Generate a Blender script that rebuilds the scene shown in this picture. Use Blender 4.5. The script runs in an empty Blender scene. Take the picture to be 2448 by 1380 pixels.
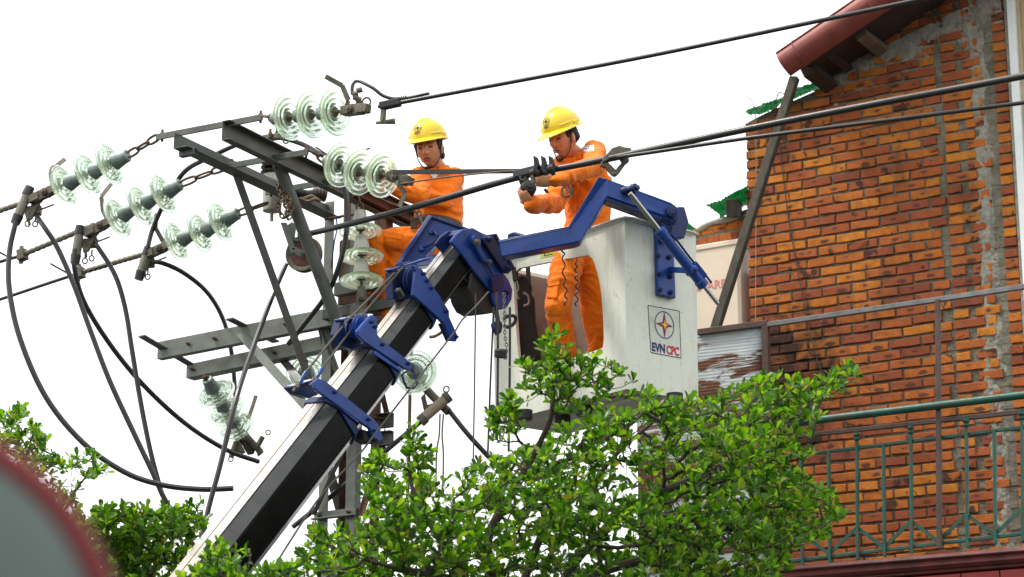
import bpy, bmesh, math, random
import numpy as np
from mathutils import Vector as V, Matrix, noise

# ------------------------------------------------------------------ camera, sky, sun, exposure
SC = bpy.context.scene
COL = SC.collection
TILT = math.radians(15.0)
FPX = 5500.0                       # focal length in photograph pixels (2448 wide)
CAM = V((0.0, 0.0, 1.6))
cam_data = bpy.data.cameras.new('camera')
cam = bpy.data.objects.new('camera', cam_data)
COL.objects.link(cam)
cam.location = CAM
cam.rotation_euler = (math.pi / 2 + TILT, 0, 0)
cam_data.sensor_width = 36.0
cam_data.lens = 36.0 * FPX / 2448.0
cam_data.clip_start = 0.05
cam_data.clip_end = 1000
cam_data.dof.use_dof = True
cam_data.dof.focus_distance = 13.9
cam_data.dof.aperture_fstop = 3.6
SC.camera = cam

SUN_EL, SUN_AZ = math.radians(56), math.radians(-58)     # azimuth from the camera's forward axis, negative = left
world = bpy.data.worlds.new('World')
SC.world = world
world.use_nodes = True
wn, wl = world.node_tree.nodes, world.node_tree.links
wn.clear()
w_out = wn.new('ShaderNodeOutputWorld')
w_sky = wn.new('ShaderNodeTexSky')
w_sky.sky_type = 'NISHITA'
w_sky.sun_disc = False
w_sky.sun_elevation = SUN_EL
w_sky.sun_rotation = SUN_AZ
w_sky.dust_density = 6.0
w_sky.air_density = 1.0
w_b1 = wn.new('ShaderNodeBackground')
w_b1.inputs['Strength'].default_value = 0.05
w_b2 = wn.new('ShaderNodeBackground')                    # the even white cloud cover
w_b2.inputs['Color'].default_value = (1.0, 1.0, 0.99, 1)
w_b2.inputs['Strength'].default_value = 1.05
w_add = wn.new('ShaderNodeAddShader')
wl.new(w_sky.outputs[0], w_b1.inputs['Color'])
wl.new(w_b1.outputs[0], w_add.inputs[0])
wl.new(w_b2.outputs[0], w_add.inputs[1])
wl.new(w_add.outputs[0], w_out.inputs['Surface'])

sun_data = bpy.data.lights.new('sun', 'SUN')
sun_data.energy = 2.0
sun_data.angle = math.radians(8)
sun_data.color = (1.0, 0.95, 0.87)
sun = bpy.data.objects.new('sun', sun_data)
COL.objects.link(sun)
sdir = V((-0.50, -0.06, 0.86)).normalized()
sun.rotation_euler = sdir.to_track_quat('Z', 'Y').to_euler()
w_sky.sun_elevation = math.asin(sdir.z)
w_sky.sun_rotation = math.atan2(sdir.x, sdir.y)
sun.location = sdir * 30

SC.view_settings.view_transform = 'Standard'
SC.view_settings.look = 'None'
SC.view_settings.exposure = 0.4
SC.view_settings.gamma = 1.0
SC.view_settings.use_curve_mapping = False
SC.render.engine = 'CYCLES'
SC.cycles.max_bounces = 10
SC.cycles.transmission_bounces = 10
SC.cycles.transparent_max_bounces = 12
SC.cycles.use_denoising = True
SC.cycles.caustics_reflective = False

# ------------------------------------------------------------------ measuring helpers
FWD = V((0, math.cos(TILT), math.sin(TILT)))
UPC = V((0, -math.sin(TILT), math.cos(TILT)))
Z = V((0, 0, 1))


def ray(px, py):
    return V(((px - 1224) / FPX, 0, 0)) + FWD + UPC * ((690 - py) / FPX)


def P(px, py, d):
    """The place that the photograph shows at (px, py), d metres in front of the camera."""
    r = ray(px, py)
    return CAM + r * (d / r.y)


def PL(px, py, p0, n):
    r = ray(px, py)
    return CAM + r * (n.dot(p0 - CAM) / n.dot(r))


def proj(p):
    q = p - CAM
    w = q.dot(FWD)
    return 1224 + FPX * q.x / w, 690 - FPX * q.dot(UPC) / w


def atx(p, d, px):
    q = p - CAM
    k = (px - 1224) / FPX
    t = (k * q.dot(FWD) - q.x) / (d.x - k * d.dot(FWD))
    return p + d * t


def aty(p, d, py):
    q = p - CAM
    k = (690 - py) / FPX
    t = (k * q.dot(FWD) - q.dot(UPC)) / (d.dot(UPC) - k * d.dot(FWD))
    return p + d * t


def spline(pts, sub=6):
    pts = [V(p) for p in pts]
    if len(pts) < 3:
        return pts
    q = [pts[0] * 2 - pts[1]] + pts + [pts[-1] * 2 - pts[-2]]
    out = []
    for i in range(1, len(q) - 2):
        a, b, c, d = q[i - 1], q[i], q[i + 1], q[i + 2]
        for k in range(sub):
            t = k / sub
            out.append(0.5 * ((2 * b) + (c - a) * t + (2 * a - 5 * b + 4 * c - d) * t * t + (3 * b - a - 3 * c + d) * t ** 3))
    out.append(pts[-1])
    return out


# ------------------------------------------------------------------ mesh building
def frame_of(d, hint=None):
    d = d.normalized()
    h = hint if hint is not None else (Z if abs(d.z) < 0.9 else V((1, 0, 0)))
    s = d.cross(h)
    if s.length < 1e-5:
        s = d.cross(V((0.3, 1, 0.2)))
    s.normalize()
    return s, s.cross(d).normalized()


class MB:
    def __init__(self):
        self.v, self.f, self.s = [], [], []

    def add(self, vs, fs, smooth=False):
        o = len(self.v)
        self.v += [V(x) for x in vs]
        self.f += [tuple(i + o for i in q) for q in fs]
        self.s += [smooth] * len(fs)
        return self

    def box(self, c, x, y, z):
        vs = [c + x * i + y * j + z * k for i in (-1, 1) for j in (-1, 1) for k in (-1, 1)]
        return self.add(vs, [(0, 1, 3, 2), (4, 6, 7, 5), (0, 4, 5, 1), (2, 3, 7, 6), (0, 2, 6, 4), (1, 5, 7, 3)])

    def beam(self, a, b, w, h, hint=None):
        d = b - a
        s, u = frame_of(d, hint)
        return self.box((a + b) / 2, d / 2, s * w / 2, u * h / 2)

    def angle(self, a, b, w, t, s, u):
        """An angle iron: one leaf along s, one along u."""
        d = (b - a) / 2
        c = (a + b) / 2
        s, u = s.normalized(), u.normalized()
        poly = [V((0, 0)), V((w, 0)), V((w, t)), V((t, t)), V((t, w)), V((0, w))]
        return self.prism([a + s * p.x + u * p.y for p in poly], b - a)

    def channel(self, a, b, h, w, t, s, u):
        s, u = s.normalized(), u.normalized()
        poly = [(0, -h / 2), (w, -h / 2), (w, -h / 2 + t), (t, -h / 2 + t), (t, h / 2 - t), (w, h / 2 - t), (w, h / 2), (0, h / 2)]
        return self.prism([a + s * p[0] + u * p[1] for p in poly], b - a)

    def prism(self, poly, vec):
        n = len(poly)
        vs = [V(p) for p in poly] + [V(p) + vec for p in poly]
        fs = [tuple(range(n)), tuple(range(2 * n - 1, n - 1, -1))]
        fs += [(i, i + n, (i + 1) % n + n, (i + 1) % n) for i in range(n)]
        return self.add(vs, fs)

    def tube(self, path, r, n=8, caps=True, smooth=True, hint=None, closed=False):
        path = [V(p) for p in path]
        m = len(path)
        rr = r if isinstance(r, (list, tuple)) else [r] * m
        vs, fs = [], []
        s = None
        for i, p in enumerate(path):
            if closed:
                d = path[(i + 1) % m] - path[i - 1]
            else:
                d = path[min(i + 1, m - 1)] - path[max(i - 1, 0)]
            d.normalize()
            if s is None:
                s, u = frame_of(d, hint)
            else:
                s = (s - d * s.dot(d)).normalized()
                u = s.cross(d).normalized()
            q = rr[i]
            ra, rb = q if isinstance(q, tuple) else (q, q)
            for k in range(n):
                t = 2 * math.pi * k / n
                vs.append(p + s * (ra * math.cos(t)) + u * (rb * math.sin(t)))
        for i in range(m if closed else m - 1):
            j = (i + 1) % m
            for k in range(n):
                k2 = (k + 1) % n
                fs.append((i * n + k, i * n + k2, j * n + k2, j * n + k))
        self.add(vs, fs, smooth)
        if caps and not closed:
            o = len(self.v) - m * n
            self.f += [tuple(o + k for k in range(n)), tuple(o + (m - 1) * n + k for k in range(n))]
            self.s += [False, False]
        return self

    def lathe(self, p, axis, prof, n=16, smooth=True, closed=False):
        s, u = frame_of(axis)
        a = axis.normalized()
        vs, fs = [], []
        m = len(prof)
        for r, z in prof:
            for k in range(n):
                t = 2 * math.pi * k / n
                vs.append(p + a * z + (s * math.cos(t) + u * math.sin(t)) * max(r, 1e-5))
        for i in range(m if closed else m - 1):
            j = (i + 1) % m
            for k in range(n):
                k2 = (k + 1) % n
                fs.append((i * n + k, i * n + k2, j * n + k2, j * n + k))
        self.add(vs, fs, smooth)
        if not closed:
            o = len(self.v) - m * n
            self.f += [tuple(o + k for k in range(n)), tuple(o + (m - 1) * n + k for k in range(n))]
            self.s += [False, False]
        return self

    def ell(self, c, x, y, z, n=16, m=10):
        vs, fs = [], []
        for i in range(m + 1):
            e = -math.pi / 2 + math.pi * i / m
            for k in range(n):
                t = 2 * math.pi * k / n
                vs.append(c + x * (math.cos(e) * math.cos(t)) + y * (math.cos(e) * math.sin(t)) + z * math.sin(e))
        for i in range(m):
            for k in range(n):
                k2 = (k + 1) % n
                fs.append((i * n + k, i * n + k2, (i + 1) * n + k2, (i + 1) * n + k))
        return self.add(vs, fs, True)

    def ring(self, c, axis, R, r, n=20, m=6):
        s, u = frame_of(axis)
        return self.tube([c + (s * math.cos(2 * math.pi * k / n) + u * math.sin(2 * math.pi * k / n)) * R for k in range(n)], r, m, closed=True, hint=axis)

    def mesh(self, name, org):
        me = bpy.data.meshes.new(name)
        me.from_pydata([tuple(p - org) for p in self.v], [], self.f)
        bm = bmesh.new()
        bm.from_mesh(me)
        bmesh.ops.remove_doubles(bm, verts=bm.verts, dist=1e-6)
        bmesh.ops.recalc_face_normals(bm, faces=bm.faces)
        sm = None
        bm.to_mesh(me)
        bm.free()
        return me

    def build(self, name, m, parent=None, bevel=0.0, smooth=None, org=None):
        if org is None:
            org = wloc(parent) if parent is not None else sum(self.v, V((0, 0, 0))) / len(self.v)
        anys = any(self.s) if smooth is None else smooth
        me = self.mesh(name, org)
        o = bpy.data.objects.new(name, me)
        COL.objects.link(o)
        if parent is not None:
            o.parent = parent
            o.location = org - wloc(parent)
        else:
            o.location = org
        me.materials.append(m)
        if anys:
            me.polygons.foreach_set('use_smooth', [True] * len(me.polygons))
            me.update()
            try:
                me.set_sharp_from_angle(angle=math.radians(38))
            except Exception:
                pass
        if bevel:
            b = o.modifiers.new('bevel', 'BEVEL')
            b.width = bevel
            b.segments = 1
            b.limit_method = 'ANGLE'
            b.angle_limit = math.radians(40)
        return o


def wloc(o):
    p = V((0, 0, 0))
    while o is not None:
        p = p + o.location
        o = o.parent
    return p


def tag(o, label=None, cat=None, group=None, kind=None):
    if label:
        o['label'] = label
    if cat:
        o['category'] = cat
    if group:
        o['group'] = group
    if kind:
        o['kind'] = kind
    return o


def thing(name, loc, label, cat, group=None):
    o = bpy.data.objects.new(name, None)
    COL.objects.link(o)
    o.location = loc
    o.empty_display_size = 0.1
    return tag(o, label, cat, group)


def text_mesh(body, size, extrude=0.001, bold=0.0, shear=0.0):
    cu = bpy.data.curves.new('lettering', 'FONT')
    cu.body = body
    cu.size = size
    cu.extrude = extrude
    cu.offset = bold
    cu.shear = shear
    cu.align_x = 'CENTER'
    cu.align_y = 'CENTER'
    o = bpy.data.objects.new('lettering', cu)
    COL.objects.link(o)
    dg = bpy.context.evaluated_depsgraph_get()
    me = bpy.data.meshes.new_from_object(o.evaluated_get(dg))
    bpy.data.objects.remove(o)
    return me


def put_text(name, body, size, c, x, y, m, parent, bold=0.0, shear=0.0, extrude=0.001, width=None):
    me = text_mesh(body, size, extrude, bold, shear)
    if width:
        xs_ = [v.co.x for v in me.vertices]
        me.transform(Matrix.Diagonal((width / (max(xs_) - min(xs_)), 1, 1, 1)))
    x, y = x.normalized(), y.normalized()
    n = x.cross(y).normalized()
    me.transform(Matrix(((x.x, y.x, n.x, 0), (x.y, y.y, n.y, 0), (x.z, y.z, n.z, 0), (0, 0, 0, 1))))
    o = bpy.data.objects.new(name, me)
    COL.objects.link(o)
    me.materials.clear()
    me.materials.append(m)
    if parent is not None:
        o.parent = parent
        o.location = c - wloc(parent)
    else:
        o.location = c
    return o


# ------------------------------------------------------------------ materials
class NT:
    def __init__(self, name):
        self.m = bpy.data.materials.new(name)
        self.m.use_nodes = True
        self.t = self.m.node_tree
        self.b = self.t.nodes['Principled BSDF']
        self.out = self.t.nodes['Material Output']

    def n(self, typ, **kw):
        q = self.t.nodes.new(typ)
        for k, v in kw.items():
            setattr(q, k, v)
        return q

    def l(self, a, b):
        self.t.links.new(a, b)

    def coord(self, kind='Object', scale=None):
        c = self.n('ShaderNodeTexCoord').outputs[kind]
        if scale:
            mp = self.n('ShaderNodeMapping')
            mp.inputs['Scale'].default_value = scale
            self.l(c, mp.inputs[0])
            c = mp.outputs[0]
        return c

    def noise(self, vec, scale, detail=5, rough=0.6, dist=0.0):
        q = self.n('ShaderNodeTexNoise')
        q.inputs['Scale'].default_value = scale
        q.inputs['Detail'].default_value = detail
        q.inputs['Roughness'].default_value = rough
        q.inputs['Distortion'].default_value = dist
        if vec is not None:
            self.l(vec, q.inputs['Vector'])
        return q.outputs[0]

    def ramp(self, fac, stops, interp='LINEAR'):
        q = self.n('ShaderNodeValToRGB')
        q.color_ramp.interpolation = interp
        e = q.color_ramp.elements
        while len(e) < len(stops):
            e.new(0.5)
        for el, (p, c) in zip(e, stops):
            el.position = p
            el.color = (c, c, c, 1) if not isinstance(c, (tuple, list)) else (*c[:3], 1)
        self.l(fac, q.inputs[0])
        return q.outputs[0]

    def mix(self, fac, a, b, typ='MIX'):
        q = self.n('ShaderNodeMix', data_type='RGBA', blend_type=typ)
        for s, v in ((q.inputs[0], fac), (q.inputs[6], a), (q.inputs[7], b)):
            if isinstance(v, (int, float)):
                s.default_value = v
            elif isinstance(v, (tuple, list)):
                s.default_value = (*v[:3], 1)
            else:
                self.l(v, s)
        return q.outputs[2]

    def math(self, op, a, b=None):
        q = self.n('ShaderNodeMath', operation=op)
        for s, v in ((q.inputs[0], a), (q.inputs[1], b)):
            if v is None:
                continue
            if isinstance(v, (int, float)):
                s.default_value = v
            else:
                self.l(v, s)
        return q.outputs[0]

    def bump(self, h, strength=0.3, dist=0.01):
        q = self.n('ShaderNodeBump')
        q.inputs['Strength'].default_value = strength
        q.inputs['Distance'].default_value = dist
        self.l(h, q.inputs['Height'])
        self.l(q.outputs[0], self.b.inputs['Normal'])

    def setv(self, rough=None, metal=None, coat=None, spec=None):
        for k, v in (('Roughness', rough), ('Metallic', metal), ('Coat Weight', coat), ('Specular IOR Level', spec)):
            if v is not None:
                self.b.inputs[k].default_value = v


def sc(c, k):
    return tuple(min(1.0, x * k) for x in c)


def mat(name, col, rough=0.5, metal=0.0, var=0.25, scale=9, bump=0.0, bs=60, dirt=None, amt=0.5, dscale=5, spec=0.5, coat=0.0, stretch=None, chips=None):
    t = NT(name)
    c = t.coord('Object', stretch)
    n1 = t.noise(c, scale, 6, 0.65)
    f = t.ramp(n1, [(0.3, 0.0), (0.7, 1.0)])
    colr = t.mix(f, sc(col, 1 - var), sc(col, 1 + var))
    if dirt is not None:
        n2 = t.noise(c, dscale, 8, 0.7, 0.4)
        g = t.ramp(n2, [(1 - amt - 0.08, 0.0), (1 - amt + 0.12, 1.0)])
        colr = t.mix(g, colr, dirt)
    if chips is not None:
        n4 = t.noise(t.coord('Object', (1, 1, 2.5)), 26, 9, 0.8, 1.2)
        colr = t.mix(t.ramp(n4, [(0.655, 0.0), (0.69, 0.85)]), colr, chips)
        n5 = t.noise(c, 3.5, 5, 0.6)
        colr = t.mix(t.ramp(n5, [(0.35, 0.0), (0.75, 0.28)]), colr, sc(chips, 0.55))
    t.l(colr, t.b.inputs['Base Color'])
    n3 = t.noise(c, scale * 4, 4)
    rr = t.ramp(n3, [(0.25, max(0.02, rough - 0.12)), (0.75, min(1, rough + 0.12))])
    t.l(rr, t.b.inputs['Roughness'])
    t.setv(None, metal, coat, spec)
    if bump:
        t.bump(t.noise(c, bs, 5), bump, 0.01)
    return t.m


def dark_patches(t, base):
    """Near-black patches mixed into the masonry colour: scattered all over, heavy low down at the left."""
    wpos = t.n('ShaderNodeNewGeometry').outputs['Position']
    mp = t.n('ShaderNodeMapping')
    mp.inputs['Scale'].default_value = (1.6, 1.6, 0.9)
    t.l(wpos, mp.inputs[0])
    s1 = t.noise(mp.outputs[0], 1.7, 7, 0.65, 0.5)
    base = t.mix(t.ramp(s1, [(0.54, 0.0), (0.72, 0.6)]), base, (0.032, 0.024, 0.018))
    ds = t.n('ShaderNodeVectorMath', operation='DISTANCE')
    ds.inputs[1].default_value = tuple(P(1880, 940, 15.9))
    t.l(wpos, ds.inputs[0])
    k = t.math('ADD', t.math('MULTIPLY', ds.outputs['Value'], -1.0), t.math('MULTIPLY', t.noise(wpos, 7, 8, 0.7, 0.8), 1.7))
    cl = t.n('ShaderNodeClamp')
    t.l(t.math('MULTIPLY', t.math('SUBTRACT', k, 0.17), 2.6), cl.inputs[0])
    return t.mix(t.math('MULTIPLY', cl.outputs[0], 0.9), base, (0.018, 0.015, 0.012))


def mortar_mat():
    t = NT('mortar')
    c = t.coord()
    base = t.mix(t.ramp(t.noise(c, 14, 7, 0.7), [(0.3, 0.0), (0.7, 1.0)]), (0.105, 0.096, 0.070), (0.245, 0.23, 0.175))
    base = t.mix(t.ramp(t.noise(c, 3, 8, 0.7, 0.4), [(0.5, 0.0), (0.68, 0.7)]), base, (0.055, 0.047, 0.036))
    t.l(dark_patches(t, base), t.b.inputs['Base Color'])
    t.setv(0.95, spec=0.2)
    t.bump(t.noise(c, 45, 6), 0.9, 0.01)
    return t.m


def brick_mat(name, island):
    t = NT(name)
    oi = t.n('ShaderNodeObjectInfo').outputs['Random']
    isl = t.n('ShaderNodeNewGeometry').outputs['Random Per Island']
    rnd = isl if island else oi
    r2 = t.math('FRACT', t.math('MULTIPLY', rnd, 37.37))
    r3 = t.math('FRACT', t.math('MULTIPLY', rnd, 91.7))
    base = t.ramp(rnd, [(0.0, (0.23, 0.062, 0.030)), (0.2, (0.36, 0.095, 0.031)), (0.5, (0.47, 0.140, 0.028)), (0.8, (0.575, 0.190, 0.024)), (1.0, (0.62, 0.235, 0.027))])
    c = t.coord('Object')
    off = t.n('ShaderNodeVectorMath', operation='ADD')
    cmb = t.n('ShaderNodeCombineXYZ')
    for i, q in enumerate((rnd, r2, r3)):
        t.l(t.math('MULTIPLY', q, 60.0), cmb.inputs[i])
    t.l(c, off.inputs[0])
    t.l(cmb.outputs[0], off.inputs[1])
    vec = off.outputs[0]
    mott = t.noise(vec, 16, 7, 0.7, 0.3)
    base = t.mix(t.ramp(mott, [(0.32, 0.0), (0.68, 1.0)]), t.mix(0.55, base, (0.20, 0.055, 0.03)), base)
    # kiln-burnt cores
    burn = t.noise(vec, 9, 5, 0.55, 0.7)
    thr = t.math('ADD', t.math('MULTIPLY', r2, 0.24), 0.52)
    bf = t.math('MULTIPLY', t.math('SUBTRACT', burn, thr), 14.0)
    cl = t.n('ShaderNodeClamp')
    t.l(bf, cl.inputs[0])
    base = t.mix(t.math('MULTIPLY', cl.outputs[0], 0.88), base, (0.035, 0.024, 0.020))
    if not island:
        # one slanting dark core near the middle of about half the bricks
        mp0 = t.n('ShaderNodeMapping')
        mp0.inputs['Rotation'].default_value = (0, 0.55, 0)
        mp0.inputs['Scale'].default_value = (26, 0, 62)
        t.l(c, mp0.inputs[0])
        cm0 = t.n('ShaderNodeCombineXYZ')
        t.l(t.math('MULTIPLY', t.math('SUBTRACT', r3, 0.5), 2.6), cm0.inputs[0])
        ad = t.n('ShaderNodeVectorMath', operation='ADD')
        t.l(mp0.outputs[0], ad.inputs[0])
        t.l(cm0.outputs[0], ad.inputs[1])
        ln = t.n('ShaderNodeVectorMath', operation='LENGTH')
        t.l(ad.outputs[0], ln.inputs[0])
        dd = t.math('ADD', ln.outputs['Value'], t.math('MULTIPLY', t.noise(vec, 42, 5, 0.6), 1.5))
        core = t.n('ShaderNodeClamp')
        t.l(t.math('MULTIPLY', t.math('SUBTRACT', t.math('ADD', 1.15, t.math('MULTIPLY', r3, 0.75)), dd), 3.0), core.inputs[0])
        on = t.math('GREATER_THAN', r2, 0.56)
        base = t.mix(t.math('MULTIPLY', t.math('MULTIPLY', core.outputs[0], on), 0.9), base, (0.028, 0.020, 0.018))
        halo = t.n('ShaderNodeClamp')
        t.l(t.math('MULTIPLY', t.math('SUBTRACT', 2.4, dd), 0.6), halo.inputs[0])
        base = t.mix(t.math('MULTIPLY', t.math('MULTIPLY', halo.outputs[0], on), 0.5), base, (0.20, 0.075, 0.045))
    pale = t.noise(vec, 12, 6, 0.7, 1.0)
    base = t.mix(t.ramp(pale, [(0.66, 0.0), (0.8, 0.5)]), base, (0.42, 0.32, 0.22))
    pore = t.noise(vec, 110, 3, 0.6)
    base = t.mix(t.ramp(pore, [(0.62, 0.0), (0.72, 0.55)]), base, (0.07, 0.03, 0.02))
    base = dark_patches(t, base)
    t.l(base, t.b.inputs['Base Color'])
    t.setv(0.88, spec=0.25)
    t.bump(t.noise(vec, 70, 8, 0.75), 0.9, 0.010)
    return t.m


M = {}
M['steel'] = mat('weathered_steel', (0.10, 0.112, 0.098), 0.55, 0.35, 0.35, 7, 0.15, 80, (0.10, 0.062, 0.035), 0.36, 4, stretch=(1, 1, 1))
M['galv'] = mat('galvanised_steel', (0.155, 0.170, 0.152), 0.5, 0.45, 0.3, 9, 0.12, 60, (0.15, 0.12, 0.085), 0.34, 6)
M['rusty'] = mat('rusty_steel', (0.105, 0.055, 0.034), 0.8, 0.1, 0.5, 12, 0.3, 90)
M['cap'] = mat('zinc_cap', (0.21, 0.265, 0.25), 0.5, 0.4, 0.3, 22, 0.25, 90, (0.08, 0.075, 0.06), 0.3, 14)
M['hardware'] = mat('weathered_fitting', (0.13, 0.118, 0.085), 0.62, 0.3, 0.4, 26, 0.3, 120, (0.07, 0.045, 0.03), 0.4, 16)
M['chain'] = mat('rusty_chain', (0.12, 0.078, 0.045), 0.7, 0.3, 0.4, 30, 0.3, 150)
M['cable'] = mat('black_cable', (0.020, 0.020, 0.020), 0.34, 0, 0.3, 30)
M['wire'] = mat('grey_wire', (0.05, 0.05, 0.048), 0.45, 0.2, 0.2, 30)
M['grip'] = mat('preformed_grip', (0.17, 0.16, 0.12), 0.6, 0.3, 0.3, 60, 0.6, 160)
M['sleeve'] = mat('grey_sleeve', (0.20, 0.19, 0.15), 0.6, 0, 0.25, 30)
M['blackrub'] = mat('black_rubber', (0.015, 0.015, 0.015), 0.6, 0, 0.3, 40, 0.2, 90)
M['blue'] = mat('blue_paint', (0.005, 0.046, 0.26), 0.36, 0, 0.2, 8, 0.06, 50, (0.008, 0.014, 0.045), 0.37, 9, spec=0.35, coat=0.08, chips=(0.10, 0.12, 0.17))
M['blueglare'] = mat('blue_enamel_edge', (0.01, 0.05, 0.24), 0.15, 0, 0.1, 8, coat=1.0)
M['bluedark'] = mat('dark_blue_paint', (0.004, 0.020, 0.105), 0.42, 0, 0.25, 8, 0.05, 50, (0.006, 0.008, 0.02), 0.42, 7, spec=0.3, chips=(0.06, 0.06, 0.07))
M['chrome'] = mat('bright_rod', (0.42, 0.43, 0.42), 0.25, 0.9, 0.15, 20)
M['white_p'] = mat('white_print', (0.75, 0.77, 0.74), 0.6, 0, 0.06, 30)
M['navy'] = mat('navy_print', (0.012, 0.02, 0.10), 0.5, 0, 0.1, 40)
M['redp'] = mat('red_print', (0.55, 0.02, 0.02), 0.5, 0, 0.1, 40)
M['darkred'] = mat('dark_red_print', (0.22, 0.015, 0.03), 0.5, 0, 0.1, 40)
M['yellowp'] = mat('yellow_print', (0.85, 0.55, 0.03), 0.5, 0, 0.1, 40)
M['stick'] = mat('yellow_sticker', (0.50, 0.56, 0.05), 0.5, 0, 0.15, 40)
M['black_p'] = mat('black_print', (0.02, 0.02, 0.02), 0.5, 0, 0.1, 40)
M['mortar'] = mortar_mat()
M['render'] = mat('cement_smear', (0.25, 0.245, 0.20), 0.95, 0, 0.35, 20, 0.9, 40, (0.13, 0.12, 0.09), 0.38, 9)
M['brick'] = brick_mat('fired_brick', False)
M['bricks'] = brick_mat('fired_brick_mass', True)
M['roof'] = mat('red_roof_sheet', (0.215, 0.052, 0.040), 0.42, 0.1, 0.2, 6, 0.05, 30, (0.10, 0.025, 0.02), 0.35, 4)
M['wood'] = mat('dark_timber', (0.052, 0.046, 0.032), 0.85, 0, 0.45, 5, 0.5, 40, (0.022, 0.021, 0.014), 0.45, 6, stretch=(4, 4, 1))
M['soffit'] = mat('dark_board', (0.045, 0.03, 0.024), 0.9, 0, 0.4, 5, 0.4, 30)  # dark brown board, for the soffit and two purlins
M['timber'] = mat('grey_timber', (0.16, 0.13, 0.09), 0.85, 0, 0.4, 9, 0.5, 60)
M['green'] = mat('green_paint', (0.005, 0.078, 0.054), 0.45, 0, 0.35, 12, 0.15, 60, (0.055, 0.045, 0.032), 0.42, 11)
M['brown'] = mat('brown_paint', (0.075, 0.045, 0.035), 0.5, 0.1, 0.3, 12, 0.15, 60, (0.045, 0.022, 0.014), 0.4, 8)
M['greybar'] = mat('grey_bar', (0.155, 0.165, 0.165), 0.5, 0.3, 0.3, 12, 0.1, 60, (0.09, 0.045, 0.03), 0.34, 5)
M['cornice'] = mat('dark_red_cornice', (0.135, 0.030, 0.026), 0.6, 0, 0.3, 6, 0.25, 40, (0.03, 0.02, 0.016), 0.42, 5)
M['redtile'] = mat('red_wall_tile', (0.30, 0.030, 0.028), 0.4, 0, 0.2, 5, 0.05, 40)
M['winwhite'] = mat('white_frame', (0.72, 0.78, 0.76), 0.5, 0, 0.08, 8, 0.05, 40)
M['beige'] = mat('beige_panel', (0.45, 0.36, 0.21), 0.6, 0, 0.15, 8)
M['ac'] = mat('beige_plastic', (0.68, 0.575, 0.445), 0.45, 0, 0.06, 5, 0, 40, (0.50, 0.38, 0.27), 0.3, 4)
M['pinkbox'] = mat('pinkish_plastic', (0.52, 0.36, 0.32), 0.45, 0, 0.1, 5)
M['sharp'] = mat('faded_red_print', (0.62, 0.22, 0.20), 0.5, 0, 0.2, 60)
M['string'] = mat('pale_string', (0.33, 0.27, 0.19), 0.9, 0, 0.3, 40)
M['rope'] = mat('hemp_rope', (0.22, 0.165, 0.10), 0.9, 0, 0.35, 60, 0.8, 150)
M['steelrope'] = mat('wire_rope', (0.085, 0.08, 0.07), 0.5, 0.4, 0.3, 80, 0.5, 200)
M['ground'] = mat('asphalt', (0.055, 0.054, 0.052), 0.9, 0, 0.3, 0.7, 0.2, 30)
M['bark'] = mat('bark', (0.045, 0.036, 0.024), 0.9, 0, 0.4, 30, 0.6, 90)
M['porc'] = mat('grey_porcelain', (0.40, 0.40, 0.34), 0.4, 0, 0.2, 16, 0.1, 60, (0.14, 0.12, 0.09), 0.4, 9)
M['shed'] = mat('brown_porcelain', (0.035, 0.025, 0.020), 0.3, 0, 0.2, 16)
M['signgrey'] = mat('grey_sign_face', (0.12, 0.155, 0.14), 0.55, 0, 0.10, 14)
M['signred'] = mat('red_rim', (0.17, 0.007, 0.008), 0.45, 0, 0.1, 20)
M['liner'] = mat('brown_liner', (0.25, 0.175, 0.135), 0.8, 0, 0.2, 6, 0.3, 90, (0.16, 0.11, 0.085), 0.4, 3)
M['blackfab'] = mat('black_webbing', (0.016, 0.014, 0.012), 0.85, 0, 0.4, 40, 0.5, 120)
M['skin'] = None
M['hair'] = mat('black_hair', (0.010, 0.008, 0.007), 0.55, 0, 0.4, 90, 0.6, 160)
M['eye'] = mat('dark_eye', (0.018, 0.010, 0.008), 0.25, 0, 0.1, 50)
M['lip'] = mat('lip', (0.23, 0.085, 0.060), 0.5, 0, 0.1, 50)
M['boot'] = mat('brown_boot', (0.085, 0.038, 0.024), 0.7, 0, 0.3, 20, 0.3, 60)
M['belt'] = mat('brown_webbing', (0.075, 0.050, 0.028), 0.8, 0, 0.3, 40, 0.3, 120)
M['helmet'] = mat('yellow_helmet', (0.80, 0.59, 0.012), 0.24, 0, 0.04, 9, 0.0, 40, coat=0.3)
M['glove'] = mat('dark_grip', (0.03, 0.03, 0.032), 0.6, 0, 0.2, 40)


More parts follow.
